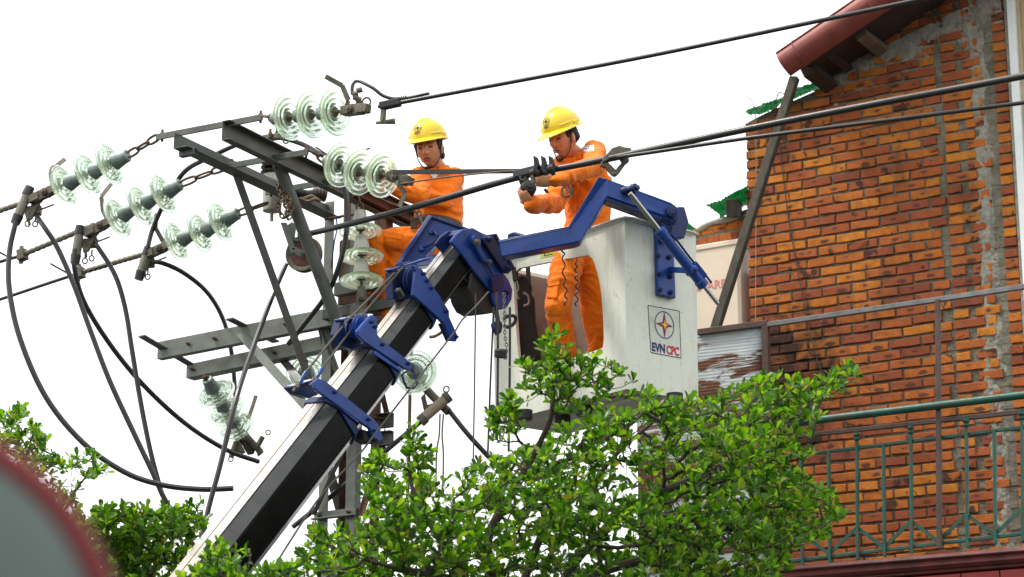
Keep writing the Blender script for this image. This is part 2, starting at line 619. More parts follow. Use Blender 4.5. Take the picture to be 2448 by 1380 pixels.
def special_mats():
    # skin
    t = NT('tanned_skin')
    c = t.coord()
    n = t.noise(c, 22, 6)
    t.l(t.mix(t.ramp(n, [(0.3, 0.0), (0.7, 1.0)]), (0.52, 0.225, 0.110), (0.64, 0.31, 0.165)), t.b.inputs['Base Color'])
    t.setv(0.48, spec=0.4)
    t.b.inputs['Subsurface Weight'].default_value = 0.12
    t.b.inputs['Subsurface Radius'].default_value = (0.01, 0.004, 0.002)
    t.bump(t.noise(c, 140, 4), 0.15, 0.004)
    M['skin'] = t.m
    # orange cotton
    t = NT('orange_cotton')
    c = t.coord()
    n = t.noise(c, 9, 6, 0.6, 0.5)
    col = t.mix(t.ramp(n, [(0.3, 0.0), (0.7, 1.0)]), (0.80, 0.150, 0.004), (0.93, 0.225, 0.006))
    st = t.noise(c, 5, 8, 0.7)
    col = t.mix(t.ramp(st, [(0.60, 0.0), (0.76, 0.35)]), col, (0.38, 0.085, 0.012))
    t.l(col, t.b.inputs['Base Color'])
    t.setv(0.85, spec=0.2)
    t.b.inputs['Sheen Weight'].default_value = 0.15
    h = t.noise(c, 8, 5, 0.5, 1.2)
    w = t.noise(c, 260, 2)
    t.bump(t.math('ADD', t.math('MULTIPLY', h, 1.0), t.math('MULTIPLY', w, 0.06)), 0.45, 0.03)
    M['orange'] = t.m
    # insulator glass
    t = NT('green_glass')
    t.b.inputs['Base Color'].default_value = (0.94, 0.99, 0.955, 1)
    t.setv(0.05)
    t.b.inputs['Transmission Weight'].default_value = 1.0
    t.b.inputs['IOR'].default_value = 1.22
    tr = t.n('ShaderNodeBsdfTranslucent')
    tr.inputs['Color'].default_value = (0.94, 0.97, 0.80, 1)
    mx = t.n('ShaderNodeMixShader')
    mx.inputs[0].default_value = 0.24
    t.l(t.b.outputs[0], mx.inputs[1])
    t.l(tr.outputs[0], mx.inputs[2])
    t.l(mx.outputs[0], t.out.inputs['Surface'])
    va = t.n('ShaderNodeVolumeAbsorption')
    va.inputs['Color'].default_value = (0.58, 0.90, 0.70, 1)
    va.inputs['Density'].default_value = 7.0
    t.l(va.outputs[0], t.out.inputs['Volume'])
    M['glass'] = t.m
    # boom: black enamel, scuffed
    t = NT('black_boom_enamel')
    c = t.coord()
    n = t.noise(c, 4, 7, 0.7, 0.6)
    col = t.mix(t.ramp(n, [(0.45, 0.0), (0.75, 1.0)]), (0.003, 0.0034, 0.0034), (0.010, 0.010, 0.009))
    s = t.noise(t.coord('Object', (30, 30, 3)), 6, 6, 0.7)
    col = t.mix(t.ramp(s, [(0.66, 0.0), (0.78, 0.35)]), col, (0.16, 0.15, 0.13))
    t.l(col, t.b.inputs['Base Color'])
    r = t.noise(c, 18, 6)
    t.l(t.ramp(r, [(0.2, 0.2), (0.8, 0.42)]), t.b.inputs['Roughness'])
    t.setv(spec=0.1)
    M['boom'] = t.m
    t = NT('glare_worn_boom_top')  # pale metal puts the sky's glare into the top face; brownish streaks are wear
    c = t.coord()
    n = t.noise(c, 9, 8, 0.7, 1.0)
    t.l(t.mix(t.ramp(n, [(0.42, 0.0), (0.62, 1.0)]), (0.46, 0.465, 0.46), (0.33, 0.285, 0.225)), t.b.inputs['Base Color'])
    t.l(t.ramp(n, [(0.3, 0.22), (0.7, 0.5)]), t.b.inputs['Roughness'])
    t.setv(metal=0.85)
    M['boomtop'] = t.m
    # bucket gel-coat with scuffs and run-down dirt
    t = NT('fibreglass_gelcoat')
    c = t.coord()
    n = t.noise(c, 3, 7, 0.65)
    col = t.mix(t.ramp(n, [(0.3, 0.0), (0.7, 1.0)]), (0.66, 0.69, 0.59), (0.745, 0.765, 0.665))
    st = t.noise(t.coord('Object', (9, 9, 0.8)), 3, 8, 0.72, 0.4)
    col = t.mix(t.ramp(st, [(0.52, 0.0), (0.74, 0.5)]), col, (0.30, 0.28, 0.20))
    sp = t.noise(t.coord('Object', (5, 5, 2.2)), 9, 9, 0.75, 1.6)
    col = t.mix(t.ramp(sp, [(0.60, 0.0), (0.66, 0.85)]), col, (0.10, 0.09, 0.065))
    sm = t.noise(c, 2.2, 5, 0.6)
    col = t.mix(t.ramp(sm, [(0.53, 0.0), (0.75, 0.5)]), col, (0.26, 0.21, 0.13))
    t.l(col, t.b.inputs['Base Color'])
    t.setv(0.5, spec=0.4)
    t.bump(t.noise(c, 90, 4), 0.06, 0.01)
    M['gel'] = t.m
    # rusted zinc sheet, rust drawn out along the ribs
    t = NT('rusted_zinc_sheet')
    c = t.coord('Object', (1.1, 1.1, 5.5))
    n = t.noise(c, 1.6, 9, 0.62, 0.6)
    zinc = t.mix(t.ramp(t.noise(t.coord('Object', (2, 2, 30)), 3, 6), [(0.3, 0.0), (0.7, 1.0)]), (0.36, 0.42, 0.44), (0.56, 0.62, 0.64))
    rust = t.mix(t.ramp(t.noise(c, 9, 6), [(0.3, 0.0), (0.7, 1.0)]), (0.060, 0.021, 0.010), (0.17, 0.062, 0.023))
    t.l(t.mix(t.ramp(n, [(0.46, 0.0), (0.50, 1.0)]), zinc, rust), t.b.inputs['Base Color'])
    t.setv(0.55, 0.15)
    M['zinc'] = t.m
    # green corrugated plastic lets light through
    t = NT('green_plastic_sheet')
    t.b.inputs['Base Color'].default_value = (0.015, 0.22, 0.10, 1)
    t.setv(0.35)
    tr = t.n('ShaderNodeBsdfTranslucent')
    tr.inputs['Color'].default_value = (0.03, 0.45, 0.20, 1)
    mx = t.n('ShaderNodeMixShader')
    mx.inputs[0].default_value = 0.5
    t.l(t.b.outputs[0], mx.inputs[1])
    t.l(tr.outputs[0], mx.inputs[2])
    t.l(mx.outputs[0], t.out.inputs['Surface'])
    M['gplastic'] = t.m

    # leaf
    def leaf(name):
        t = NT(name)
        g = t.n('ShaderNodeNewGeometry')
        oi = t.n('ShaderNodeObjectInfo')
        r = t.math('FRACT', t.math('ADD', g.outputs['Random Per Island'], oi.outputs['Random']))
        col = t.ramp(r, [(0.0, (0.016, 0.050, 0.004)), (0.35, (0.034, 0.092, 0.006)), (0.8, (0.078, 0.175, 0.009)), (0.96, (0.12, 0.23, 0.014)), (1.0, (0.24, 0.19, 0.03))])
        tcol = t.ramp(r, [(0.0, (0.02, 0.10, 0.002)), (0.4, (0.11, 0.36, 0.006)), (0.8, (0.34, 0.68, 0.012)), (0.96, (0.55, 0.82, 0.03)), (1.0, (0.45, 0.36, 0.03))])
        t.l(col, t.b.inputs['Base Color'])
        t.setv(0.30, spec=0.3)
        tr = t.n('ShaderNodeBsdfTranslucent')
        t.l(tcol, tr.inputs['Color'])
        mx = t.n('ShaderNodeMixShader')
        mx.inputs[0].default_value = 0.43
        t.l(t.b.outputs[0], mx.inputs[1])
        t.l(tr.outputs[0], mx.inputs[2])
        t.l(mx.outputs[0], t.out.inputs['Surface'])
        return t.m
    M['leaf'] = leaf('glossy_leaf')


special_mats()

# ------------------------------------------------------------------ ground
g = MB()
g.add([V((-400, -100, 0)), V((400, -100, 0)), V((400, 700, 0)), V((-400, 700, 0))], [(0, 1, 2, 3)])
tag(g.build('ground', M['ground'], org=V((0, 0, 0))), 'grey asphalt street surface below the scene', None, None, 'structure')
# ------------------------------------------------------------------ brick house
WD = V((0.845, -0.534, 0)).normalized()          # along the wall, towards the near right
WN = V((-0.534, -0.845, 0)).normalized()         # out of the wall
W0 = P(2300, 700, 15.0)
S0 = PL(1787, 500, W0, WN)
S0 = V((S0.x, S0.y, 0))


def WP(px, py, off=0.0):
    return PL(px, py, W0 + WN * off, WN)


def sz(px, py, off=0.0):
    q = WP(px, py, off) - S0
    return q.dot(WD), q.z


def SP(s, z, off=0.0):
    return S0 + WD * s + Z * z + WN * off


house = thing('brick_house', SP(0, 0), 'unrendered orange brick house behind the bucket, with a red roof edge', 'house')
top_px = [(1787, 288), (1830, 266), (1960, 208), (2000, 165), (2110, 70), (2330, -70), (2448, -150), (2700, -300)]
top_sz = [sz(*q) for q in top_px]
s_right = sz(2418, 300)[0]
z_bot = sz(2150, 1480)[1]


def topz(s):
    for (a, b), (c, d) in zip(top_sz, top_sz[1:]):
        if s <= c:
            return b + (d - b) * (s - a) / (c - a)
    return top_sz[-1][1]


wb = MB()
poly = [SP(0.012, z_bot, -0.012)] + [SP(max(s, 0.012), z - 0.01, -0.012) for s, z in top_sz if s < s_right]
poly += [SP(s_right, topz(s_right), -0.012), SP(s_right, z_bot, -0.012)]
wb.prism(poly, WN * -0.22)
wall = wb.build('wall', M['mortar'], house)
# rough mortar bed: a displaced grid just behind the brick faces
COURSE = 0.0735
gm = MB()
ns, nz = 150, 760
zt = topz(s_right)
idx = {}
vs, fs = [], []
for j in range(nz + 1):
    for i in range(ns + 1):
        s = 0.004 + (s_right - 0.004) * i / ns
        z = z_bot + (zt - z_bot) * j / nz
        o = -0.010 + 0.007 * noise.noise(V((s * 14, z * 14, 0))) + 0.004 * noise.noise(V((s * 45, z * 45, 3)))
        bj = abs(((z - z_bot - 0.03) / COURSE) % 1.0 - 0.5) * COURSE
        o -= 0.017 * max(0.0, min(1.0, (0.0125 - bj) / 0.006))
        vs.append(SP(s, z, o))
for j in range(nz):
    for i in range(ns):
        s = s_right * (i + 0.5) / ns
        z = z_bot + (zt - z_bot) * (j + 1.2) / nz
        if z < topz(s) - 0.01:
            a = j * (ns + 1) + i
            fs.append((a, a + 1, a + ns + 2, a + ns + 1))
gm.add(vs, fs, True)
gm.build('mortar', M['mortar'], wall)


def brick_shape(seed, L):
    r = random.Random(seed)
    b = 0.004
    x, y, z = L / 2, 0.05, 0.0282
    bm = bmesh.new()
    bmesh.ops.create_cube(bm, size=2)
    for v in bm.verts:
        v.co = V((v.co.x * x, v.co.y * y, v.co.z * z))
    ed = [e for e in bm.edges if all(v.co.y > 0 for v in e.verts)]
    bmesh.ops.subdivide_edges(bm, edges=[e for e in ed if abs(e.verts[0].co.z - e.verts[1].co.z) < 1e-6], cuts=2)
    bmesh.ops.bevel(bm, geom=[e for e in bm.edges if all(v.co.y > 0 for v in e.verts) and len(e.link_faces) == 2 and e.calc_face_angle() > 0.5], offset=b, segments=1, affect='EDGES')
    for v in bm.verts:
        if v.co.y > 0:
            v.co += V((r.uniform(-1, 1) * 0.003, r.uniform(-1, 1) * 0.0025, r.uniform(-1, 1) * 0.0026))
    me = bpy.data.meshes.new('brick')
    bm.to_mesh(me)
    bm.free()
    me.materials.append(M['brick'])
    return me


full_shapes = [brick_shape(i, 0.215) for i in range(8)]
half_shapes = [brick_shape(50 + i, 0.10) for i in range(6)]
COURSE = 0.0735
s_pier = sz(2262, 500)[0]
specs = []
row = 0
z = z_bot + 0.03
rng = random.Random(11)
while z < zt + 0.1:
    def put(s0, L, dz=0.0):
        sc_ = s0 + L / 2
        if z + 0.03 > topz(sc_) + 0.012 or L < 0.04:
            return
        specs.append((sc_, z + dz + rng.uniform(-0.003, 0.003), L, rng.uniform(-0.004, 0.006), rng.uniform(-0.016, 0.016)))
    odd = row % 2
    s = 0.0 if not odd else 0.0
    first = 0.10 if odd else 0.215
    put(s + rng.uniform(-0.006, 0.006), first)
    s += first + 0.012
    while s < s_pier - 0.06:
        L = min(rng.uniform(0.202, 0.222), s_pier - s)
        if L > 0.15 or L < 0.13:
            put(s, L)
        else:
            put(s, 0.1)
        s += L + rng.uniform(0.012, 0.021)
    # the pier at the right with its mixed bond
    s = s_pier + 0.018
    if odd:
        put(s, 0.10)
        put(s + 0.155, 0.13 + rng.uniform(-0.02, 0.04))
    else:
        put(s, 0.215)
        if rng.random() < 0.35:
            put(s + 0.235, 0.06)
    put(s_right - 0.098, 0.092)
    z += COURSE
    row += 1


def hidden(px, py):
    if px > 2440 or py > 1345:
        return True
    edge = [(1787, 900), (1870, 905), (2030, 870), (2060, 900), (1960, 980), (1940, 1120), (2020, 1210), (1990, 1290), (1787, 1380)]
    if px < 2060 and py > 900:
        lim = 1960 if py < 1130 else 2020
        return px < lim
    return False


rank = []
for i, sp in enumerate(specs):
    px, py = proj(SP(sp[0], sp[1]))
    rank.append((hidden(px, py) or py < -10, -sp[2] * px, i))
rank.sort()
own = set(i for _, _, i in rank[:300])
mass = MB()
hw = wloc(wall) if False else None
rotW = Matrix((( -WD.x, WN.x, 0), (-WD.y, WN.y, 0), (0, 0, 1)))     # local x,y,z -> world columns
for i, (s, z, L, off, tilt) in enumerate(specs):
    shapes, base = (full_shapes, 0.215) if L > 0.15 else (half_shapes, 0.10)
    me = shapes[(i * 7) % len(shapes)]
    R = rotW @ Matrix.Rotation(tilt, 3, 'Y')
    loc = SP(s, z, off - 0.046)
    if i in own:
        o = bpy.data.objects.new('brick', me)
        COL.objects.link(o)
        o.parent = wall
        o.location = loc - wloc(wall)
        o.rotation_euler = R.to_euler()
        o.scale = (L / base, 1, 1)
    else:
        k = len(mass.v)
        mass.add([loc + R @ V((v.co.x * L / base, v.co.y, v.co.z)) for v in me.vertices], [tuple(p.vertices) for p in me.polygons])
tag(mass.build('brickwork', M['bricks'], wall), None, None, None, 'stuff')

# trowelled cement that spilled over the joints of the pier
cs0, cs1 = sz(2330, 650)[0], sz(2394, 650)[0]
vs, fs = [], []
ni, nj = 46, 560
for j in range(nj + 1):
    for i in range(ni + 1):
        s = cs0 + (cs1 - cs0) * i / ni
        z = z_bot + (zt - z_bot) * j / nj
        e = 1 - abs(i / ni - 0.5) * 2
        o = -0.030 + 0.030 * min(1, e * 1.6) + 0.024 * noise.noise(V((s * 12, z * 5, 9))) + 0.006 * noise.noise(V((s * 40, z * 40, 4))) + 0.002 * noise.noise(V((s * 110, z * 110, 4)))
        vs.append(SP(s, z, min(o, 0.010 + 0.12 * (o - 0.010))))
for j in range(nj):
    for i in range(ni):
        z = z_bot + (zt - z_bot) * (j + 1.2) / nj
        if z < topz(cs0 + (cs1 - cs0) * i / ni) - 0.01:
            k = j * (ni + 1) + i
            fs.append((k, k + 1, k + ni + 2, k + ni + 1))
cm = MB()
cm.add(vs, fs, True)
cm.build('cement_strip', M['render'], wall)

# cement plastered on under the slope of the roof
vs, fs = [], []
q0, q1 = sz(1990, 180)[0], s_right - 0.02
ni, nj = 220, 40
def slope_z(s):
    (sa, za), (sb, zb_) = sz(1985, 190), sz(2340, 20)
    return za + (zb_ - za) * (s - sa) / (sb - sa)
for j in range(nj + 1):
    for i in range(ni + 1):
        s = q0 + (q1 - q0) * i / ni
        v = j / nj
        z = slope_z(s) + 0.05 - 0.36 * v
        o = 0.012 - 0.030 * max(0, v - 0.28) * 2.2 + 0.026 * noise.noise(V((s * 9, z * 9, 21))) + 0.008 * noise.noise(V((s * 40, z * 40, 4)))
        vs.append(SP(s, z, min(o, 0.014 + 0.15 * (o - 0.014))))
for j in range(nj):
    for i in range(ni):
        k = j * (ni + 1) + i
        fs.append((k, k + 1, k + ni + 2, k + ni + 1))
cm = MB()
cm.add(vs, fs, True)
cm.build('cement_band', M['render'], wall)

# white window frame and beige shutter past the corner of the wall
wf = MB()
sr = s_right
zb, zh = z_bot, zt + 0.3
wf.box(SP(sr + 0.012, (zb + zh) / 2, -0.03), WD * 0.011, WN * 0.045, Z * (zh - zb) / 2)
wf.build('cement_edge', M['render'], house)
wf = MB()
wf.box(SP(sr + 0.052, (zb + zh) / 2, -0.02), WD * 0.028, WN * 0.05, Z * (zh - zb) / 2)
wf.build('window_frame', M['winwhite'], house, 0.004)
wf = MB()
wf.box(SP(sr + 0.092, (zb + zh) / 2, -0.035), WD * 0.011, WN * 0.03, Z * (zh - zb) / 2)
wf.build('shutter_edge', M['beige'], house)
zs = sz(2440, 510)[1]
wf = MB()
wf.box(SP(sr + 0.40, (zs + zh) / 2, -0.05), WD * 0.296, WN * 0.02, Z * (zh - zs) / 2)
wf.build('shutter', M['beige'], house)
wf = MB()
wf.box(SP(sr + 0.40, (zb + zs) / 2 - 0.01, -0.045), WD * 0.296, WN * 0.02, Z * (zs - zb) / 2)
wf.build('window_panel', M['winwhite'], house)

# ---- roof: a rolled red sheet along the gable edge, soffit board and purlin ends
pitch = math.radians(24)
D = (WD * math.cos(pitch) + Z * math.sin(pitch)).normalized()
DU = (Z - D * Z.dot(D)).normalized()
E0 = WP(1873, 150, 0.52)
tgt = atx(E0, D, 2420)
Lr = (tgt - E0).length + 0.6
roof_parts = MB()
prof = [(-0.42, 0.125), (-0.10, 0.112), (-0.02, 0.103), (0.03, 0.085), (0.065, 0.06), (0.088, 0.025), (0.095, -0.01), (0.088, -0.045), (0.065, -0.078), (0.03, -0.102), (0.0, -0.112)]
th = 0.004
inn = [(a - 0.006, b - 0.006) for a, b in prof]
loop = prof + inn[::-1]
for seg in range(4):
    a0 = E0 + D * (Lr * seg / 4 - (0.03 if seg else 0))
    k = 1.0 + 0.012 * (seg % 2)
    mb_ = MB()
    mb_.prism([a0 + WN * (x * k) + DU * (y * k) for x, y in loop], D * (Lr / 4 + 0.03))
    for q in mb_.s:
        pass
    if seg == 0:
        roof = mb_.build('roof', M['roof'], house, smooth=True)
    else:
        mb_.build('roof_sheet', M['roof'], roof, smooth=True)
# folded seam along the roll
seam = MB()
seam.tube([E0 + D * (Lr * k / 8) + WN * 0.074 + DU * 0.055 for k in range(9)], 0.006, 6)
seam.build('seam', M['roof'], roof)
for k in (0.055, 0.30):
    st = MB()
    st.tube([E0 + D * (Lr * k) + WN * (a * 1.03) + DU * (b * 1.03) for a, b in prof[2:]], 0.005, 5)
    st.build('strap', M['roof'], roof)
sf = MB()
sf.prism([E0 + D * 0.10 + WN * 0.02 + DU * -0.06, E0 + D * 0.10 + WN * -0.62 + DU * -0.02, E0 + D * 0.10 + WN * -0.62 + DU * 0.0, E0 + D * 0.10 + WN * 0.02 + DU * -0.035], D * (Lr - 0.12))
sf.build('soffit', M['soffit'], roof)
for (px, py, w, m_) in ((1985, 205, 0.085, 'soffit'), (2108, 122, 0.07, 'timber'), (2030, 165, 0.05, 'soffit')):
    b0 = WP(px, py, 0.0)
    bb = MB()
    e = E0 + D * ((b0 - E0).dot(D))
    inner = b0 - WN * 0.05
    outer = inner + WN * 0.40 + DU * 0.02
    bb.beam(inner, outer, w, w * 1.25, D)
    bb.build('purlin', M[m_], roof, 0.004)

# ---- loose pieces near the gable corner
def corrugated(name, corners, pitch_, amp, m, label, nu=40, nv=6, parent=None, along_u=True, crumple=0.0):
    """corners a,b,c,d: u runs a->b, v runs a->d; ribs run along u when along_u."""
    a, b, c, d = corners
    n = (b - a).cross(d - a).normalized()
    lenv = (d - a).length
    if along_u:
        nv = max(6, int(lenv / pitch_ * 6))
    vs, fs = [], []
    for j in range(nv + 1):
        for i in range(nu + 1):
            u, v = i / nu, j / nv
            p = a * (1 - u) * (1 - v) + b * u * (1 - v) + c * u * v + d * (1 - u) * v
            w = v * lenv
            p = p + n * (amp * math.sin(2 * math.pi * w / pitch_))
            if crumple:
                p = p + noise.noise_vector(p * 9) * crumple + noise.noise_vector(p * 30) * crumple * 0.35
            vs.append(p)
    for j in range(nv):
        for i in range(nu):
            k = j * (nu + 1) + i
            fs.append((k, k + 1, k + nu + 2, k + nu + 1))
    mb_ = MB()
    mb_.add(vs, fs, True)
    o = mb_.build(name, m, parent, smooth=True)
    s = o.modifiers.new('thickness', 'SOLIDIFY')
    s.thickness = 0.003
    if label:
        tag(o, label, 'roofing sheet', 'green plastic roofing sheets')
    return o


corrugated('plastic_sheet', [WP(1783, 268, 0.16), WP(1800, 276, -0.25), WP(1972, 208, -0.25), WP(1955, 196, 0.12)], 0.024, 0.0035, M['gplastic'], 'green corrugated plastic strip laid on top of the brick gable under the red roof', 26, crumple=0.028)
corrugated('plastic_sheet', [WP(1690, 491, 0.12), WP(1724, 518, -0.35), WP(1800, 488, -0.35), WP(1785, 446, 0.1)], 0.024, 0.0035, M['gplastic'], 'green corrugated plastic sheet over the low side wall beside a dark beam end', 18, crumple=0.022)
corrugated('plastic_sheet', [WP(1598, 533, -0.2), WP(1620, 556, -0.6), WP(1668, 552, -0.6), WP(1634, 522, -0.3)], 0.024, 0.0035, M['gplastic'], 'small green corrugated plastic sheet seen just above the rim of the bucket', 14, crumple=0.012)
bm_ = MB()
bm_.beam(WP(1762, 500, -0.3), WP(1748, 497, 0.1), 0.075, 0.13)
tag(bm_.build('roof_beam', M['wood'], None, 0.004), 'dark beam end sticking out under the green sheet over the side wall', 'beam')

# low side wall with a sloped top
nwall = thing('side_wall', WP(1730, 700, -0.45), 'low broken brick side wall with cement coping above the beige air conditioner', 'wall')
nb = MB()
poly = [WP(1640, 566, -0.3), WP(1690, 538, -0.3), WP(1760, 508, -0.3), WP(1800, 500, -0.3), WP(1800, 640, -0.3), WP(1640, 640, -0.3)]
nb.prism(poly, WN * -0.2)
nb.build('mortar', M['mortar'], nwall)
nb = MB()
cop = spline([WP(1668, 552, -0.29), WP(1700, 534, -0.29), WP(1745, 523, -0.29), WP(1790, 505, -0.29)], 5)
nb.tube(cop, [0.02 + 0.008 * noise.noise(p * 9) for p in cop], 8)
nb.build('coping', M['render'], nwall)
rng = random.Random(4)
for r_ in range(3):
    for k in range(7):
        px = 1640 + k * 29 + (14 if r_ % 2 else 0)
        py = 552 + r_ * 22 - k * 5.5 + 14
        if px > 1790 or py < 540 - (px - 1690) * 0.3:
            continue
        o = bpy.data.objects.new('brick', half_shapes[(k + r_) % 6])
        COL.objects.link(o)
        o.parent = nwall
        o.location = WP(px, py, -0.3 - 0.043) - wloc(nwall)
        o.rotation_euler = (rotW @ Matrix.Rotation(rng.uniform(-0.04, 0.04), 3, 'Y')).to_euler()

# ---- leaning prop
lp = MB()
lp.beam(WP(1900, 186, 0.50), WP(1706, 800, 0.95), 0.062, 0.05, WN)
tag(lp.build('leaning_prop', M['wood'], None, 0.004), 'long dark timber prop leaning from the balcony frame up to the red roof edge', 'timber prop')

# ---- balcony: cornice, metal frame, railing
OFF = 1.0
cor_z = sz(2150, 1350, OFF)[1]
s_l, s_r = sz(1850, 1365, OFF)[0], sz(2600, 1300, OFF)[0]
cp = [(0.02, 0.035), (0.075, 0.035), (0.085, 0.01), (0.055, -0.005), (0.07, -0.03), (0.045, -0.05), (0.02, -0.055), (0.02, -0.07), (0.005, -0.075), (-0.9, -0.075), (-0.9, 0.035)]
cb = MB()
cb.prism([SP(s_l, cor_z, OFF) + WN * a + Z * b for a, b in cp], WD * (s_r - s_l))
cb.build('cornice', M['cornice'], house, 0.004)
bk = MB()
bk.box(SP((s_l + s_r) / 2, cor_z - 0.62, OFF - 0.45), WD * (s_r - s_l) / 2, WN * 0.44, Z * 0.5)
bk.build('balcony_front', M['cornice'], house)
edges = [sz(2130, 1390, OFF)[0], sz(2298, 1375, OFF)[0], sz(2391, 1370, OFF)[0], sz(2486, 1360, OFF)[0], s_r]
for a, b in zip(edges, edges[1:]):
    tb = MB()
    tb.box(SP((a + b) / 2, cor_z - 0.305, OFF + 0.0), WD * ((b - a) / 2 - 0.004), WN * 0.012, Z * 0.22)
    tb.build('tile', M['redtile'], house, 0.003)

frame = thing('metal_stand', WP(2243, 1310, OFF), 'brown and grey welded frame standing on the balcony edge in front of the brick wall', 'metal frame')


def rail(a, b, w, h, name, m, root, off=OFF, bev=0.003):
    q = MB()
    q.beam(WP(*a, off), WP(*b, off), w, h, Z)
    return q.build(name, m, root, bev)


rail((1668, 795), (1836, 773), 0.035, 0.04, 'top_bar', M['brown'], frame)
rail((1836, 777), (2470, 683), 0.035, 0.032, 'top_bar', M['greybar'], frame)
rail((1831, 776), (1838, 1390), 0.045, 0.045, 'post', M['brown'], frame, OFF - 0.005)
rail((2242, 716), (2246, 1312), 0.03, 0.03, 'post', M['brown'], frame, OFF + 0.035)
rail((1900, 1044), (2470, 982), 0.03, 0.028, 'middle_bar', M['brown'], frame, OFF - 0.04)

railing = thing('balcony_railing', WP(2113, 1318, OFF), 'green painted balcony railing with a round handrail and V shaped braces', 'railing')
hr = MB()
hr.tube([WP(x, 1011 - (x - 1900) * 0.122, OFF + 0.07) for x in range(1880, 2520, 60)], 0.0265, 12)
hr.build('handrail', M['green'], railing)
rail((1850, 1096), (2470, 1019), 0.018, 0.02, 'rail', M['green'], railing, OFF - 0.005)
rail((1870, 1344), (2470, 1273), 0.02, 0.022, 'rail', M['green'], railing, OFF - 0.005)
bx = [1917, 1982, 2049, 2113, 2178, 2311, 2378, 2444]
yt = lambda x: 1087 - (x - 1950) * 0.1265
yb = lambda x: 1336 - (x - 1920) * 0.1165
for i, x in enumerate(bx):
    tall = i % 2 == (0 if x < 2200 else 1)
    q = MB()
    top = yt(x) - (46 if x in (2049, 2178, 2311, 2444) else 4)
    q.beam(WP(x - 1, top, OFF + 0.012), WP(x + 2, yb(x) + 18, OFF + 0.012), 0.02, 0.02, WN)
    o = q.build('baluster', M['green'], railing, 0.002)
    if x in (2049, 2178, 2311, 2444):
        f = MB()
        c = WP(x - 1, top + 14, OFF + 0.012)
        f.lathe(c - Z * 0.035, Z, [(0.012, 0), (0.022, 0.012), (0.014, 0.026), (0.024, 0.04), (0.012, 0.055), (0.008, 0.07)], 10)
        f.build('finial', M['green'], o)
vx = [(1854, 1), (1917, 0), (1982, 1), (2049, 0), (2113, 1), (2178, 0), (2243, 1), (2311, 0), (2378, 1), (2444, 0), (2510, 1)]
for (xa, ta), (xb_, tb_) in zip(vx, vx[1:]):
    ya = yb(xa) - (4 if ta else 60)
    yb2 = yb(xb_) - (4 if tb_ else 60)
    rail((xa, ya), (xb_, yb2), 0.008, 0.022, 'brace', M['green'], railing, OFF + 0.002, 0.0)

# ---- rusted sheet fixed in the left bay of the frame
rs = corrugated('zinc_sheet', [WP(1520, 818, OFF - 0.02), WP(1824, 783, OFF - 0.02), WP(1830, 1400, OFF - 0.02), WP(1530, 1430, OFF - 0.02)], 0.022, 0.0007, M['zinc'], None, 6)
tag(rs, 'rust-streaked corrugated zinc sheet fixed in the metal frame beside the bucket', 'metal sheet')

# ---- air conditioner and the narrow box beside it
ac = thing('air_conditioner', WP(1715, 795, -0.05), 'beige air conditioner outdoor unit with faded red lettering behind the bucket', 'air conditioner')
a0, a1 = sz(1600, 700, 0.0)[0], sz(1769, 700, 0.0)[0]
z0, z1 = sz(1700, 800, 0.0)[1], sz(1700, 590, 0.0)[1]
b = MB()
b.box(SP((a0 + a1) / 2, (z0 + z1) / 2, -0.14), WD * (a1 - a0) / 2, WN * 0.14, Z * (z1 - z0) / 2)
b.build('casing', M['ac'], ac, 0.02)
b = MB()
b.box(SP((a0 + a1) / 2, z1 + 0.004, -0.138), WD * ((a1 - a0) / 2 + 0.006), WN * 0.148, Z * 0.022)
b.build('lid', M['ac'], ac, 0.008)
b = MB()
b.box(SP((a0 + a1) / 2, z0 - 0.03, -0.14), WD * (a1 - a0) / 2, WN * 0.12, Z * 0.027)
b.build('stand', M['brown'], ac)
tc = SP(sz(1697, 683, 0.003)[0], sz(1697, 683, 0.003)[1], 0.003)
put_text('lettering', 'SHARP', 0.088, tc, WD, Z, M['sharp'], ac, 0.001, 0.0, 0.001)
pb = MB()
c0, c1 = sz(1772, 700, -0.02)[0], sz(1800, 700, -0.02)[0]
zb0, zb1 = sz(1780, 784, -0.02)[1], sz(1780, 640, -0.02)[1]
pb.box(SP((c0 + c1) / 2 + 0.004, (zb0 + zb1) / 2, -0.26), WD * (c1 - c0) / 2, WN * 0.12, Z * (zb1 - zb0) / 2)
tag(pb.build('plastic_box', M['pinkbox'], None, 0.015), 'narrow pinkish plastic box wedged between the beige unit and the brick corner', 'box')

# ---- strings hanging down the wall
q = MB()
q.tube([WP(1806, 262, 0.14), WP(1808, 400, 0.03), WP(1807, 600, 0.02), WP(1806, 790, 0.03)], 0.0028, 5)
tag(q.build('hanging_string', M['string']), 'pale thin string hanging straight down at the left edge of the brick wall', 'string')
q = MB()
q.tube(spline([WP(1875, 225, 0.16), WP(1862, 222, 0.14), WP(1856, 250, 0.06), WP(1862, 330, 0.02), WP(1885, 520, 0.02), WP(1915, 690, 0.02), WP(1945, 830, 0.03), WP(1990, 960, 0.03)], 5), 0.0038, 5)
tag(q.build('hanging_wire', M['cable']), 'thin black wire slanting down across the face of the brick wall', 'wire')
q = MB()
q.tube(spline([WP(1806, 262, 0.15), WP(1800, 246, 0.17), WP(1790, 234, 0.18), WP(1782, 231, 0.2)], 4), 0.0025, 5)
tag(q.build('wire_tail', M['wire']), 'loose wire end curling up above the left corner of the brick gable', 'wire')
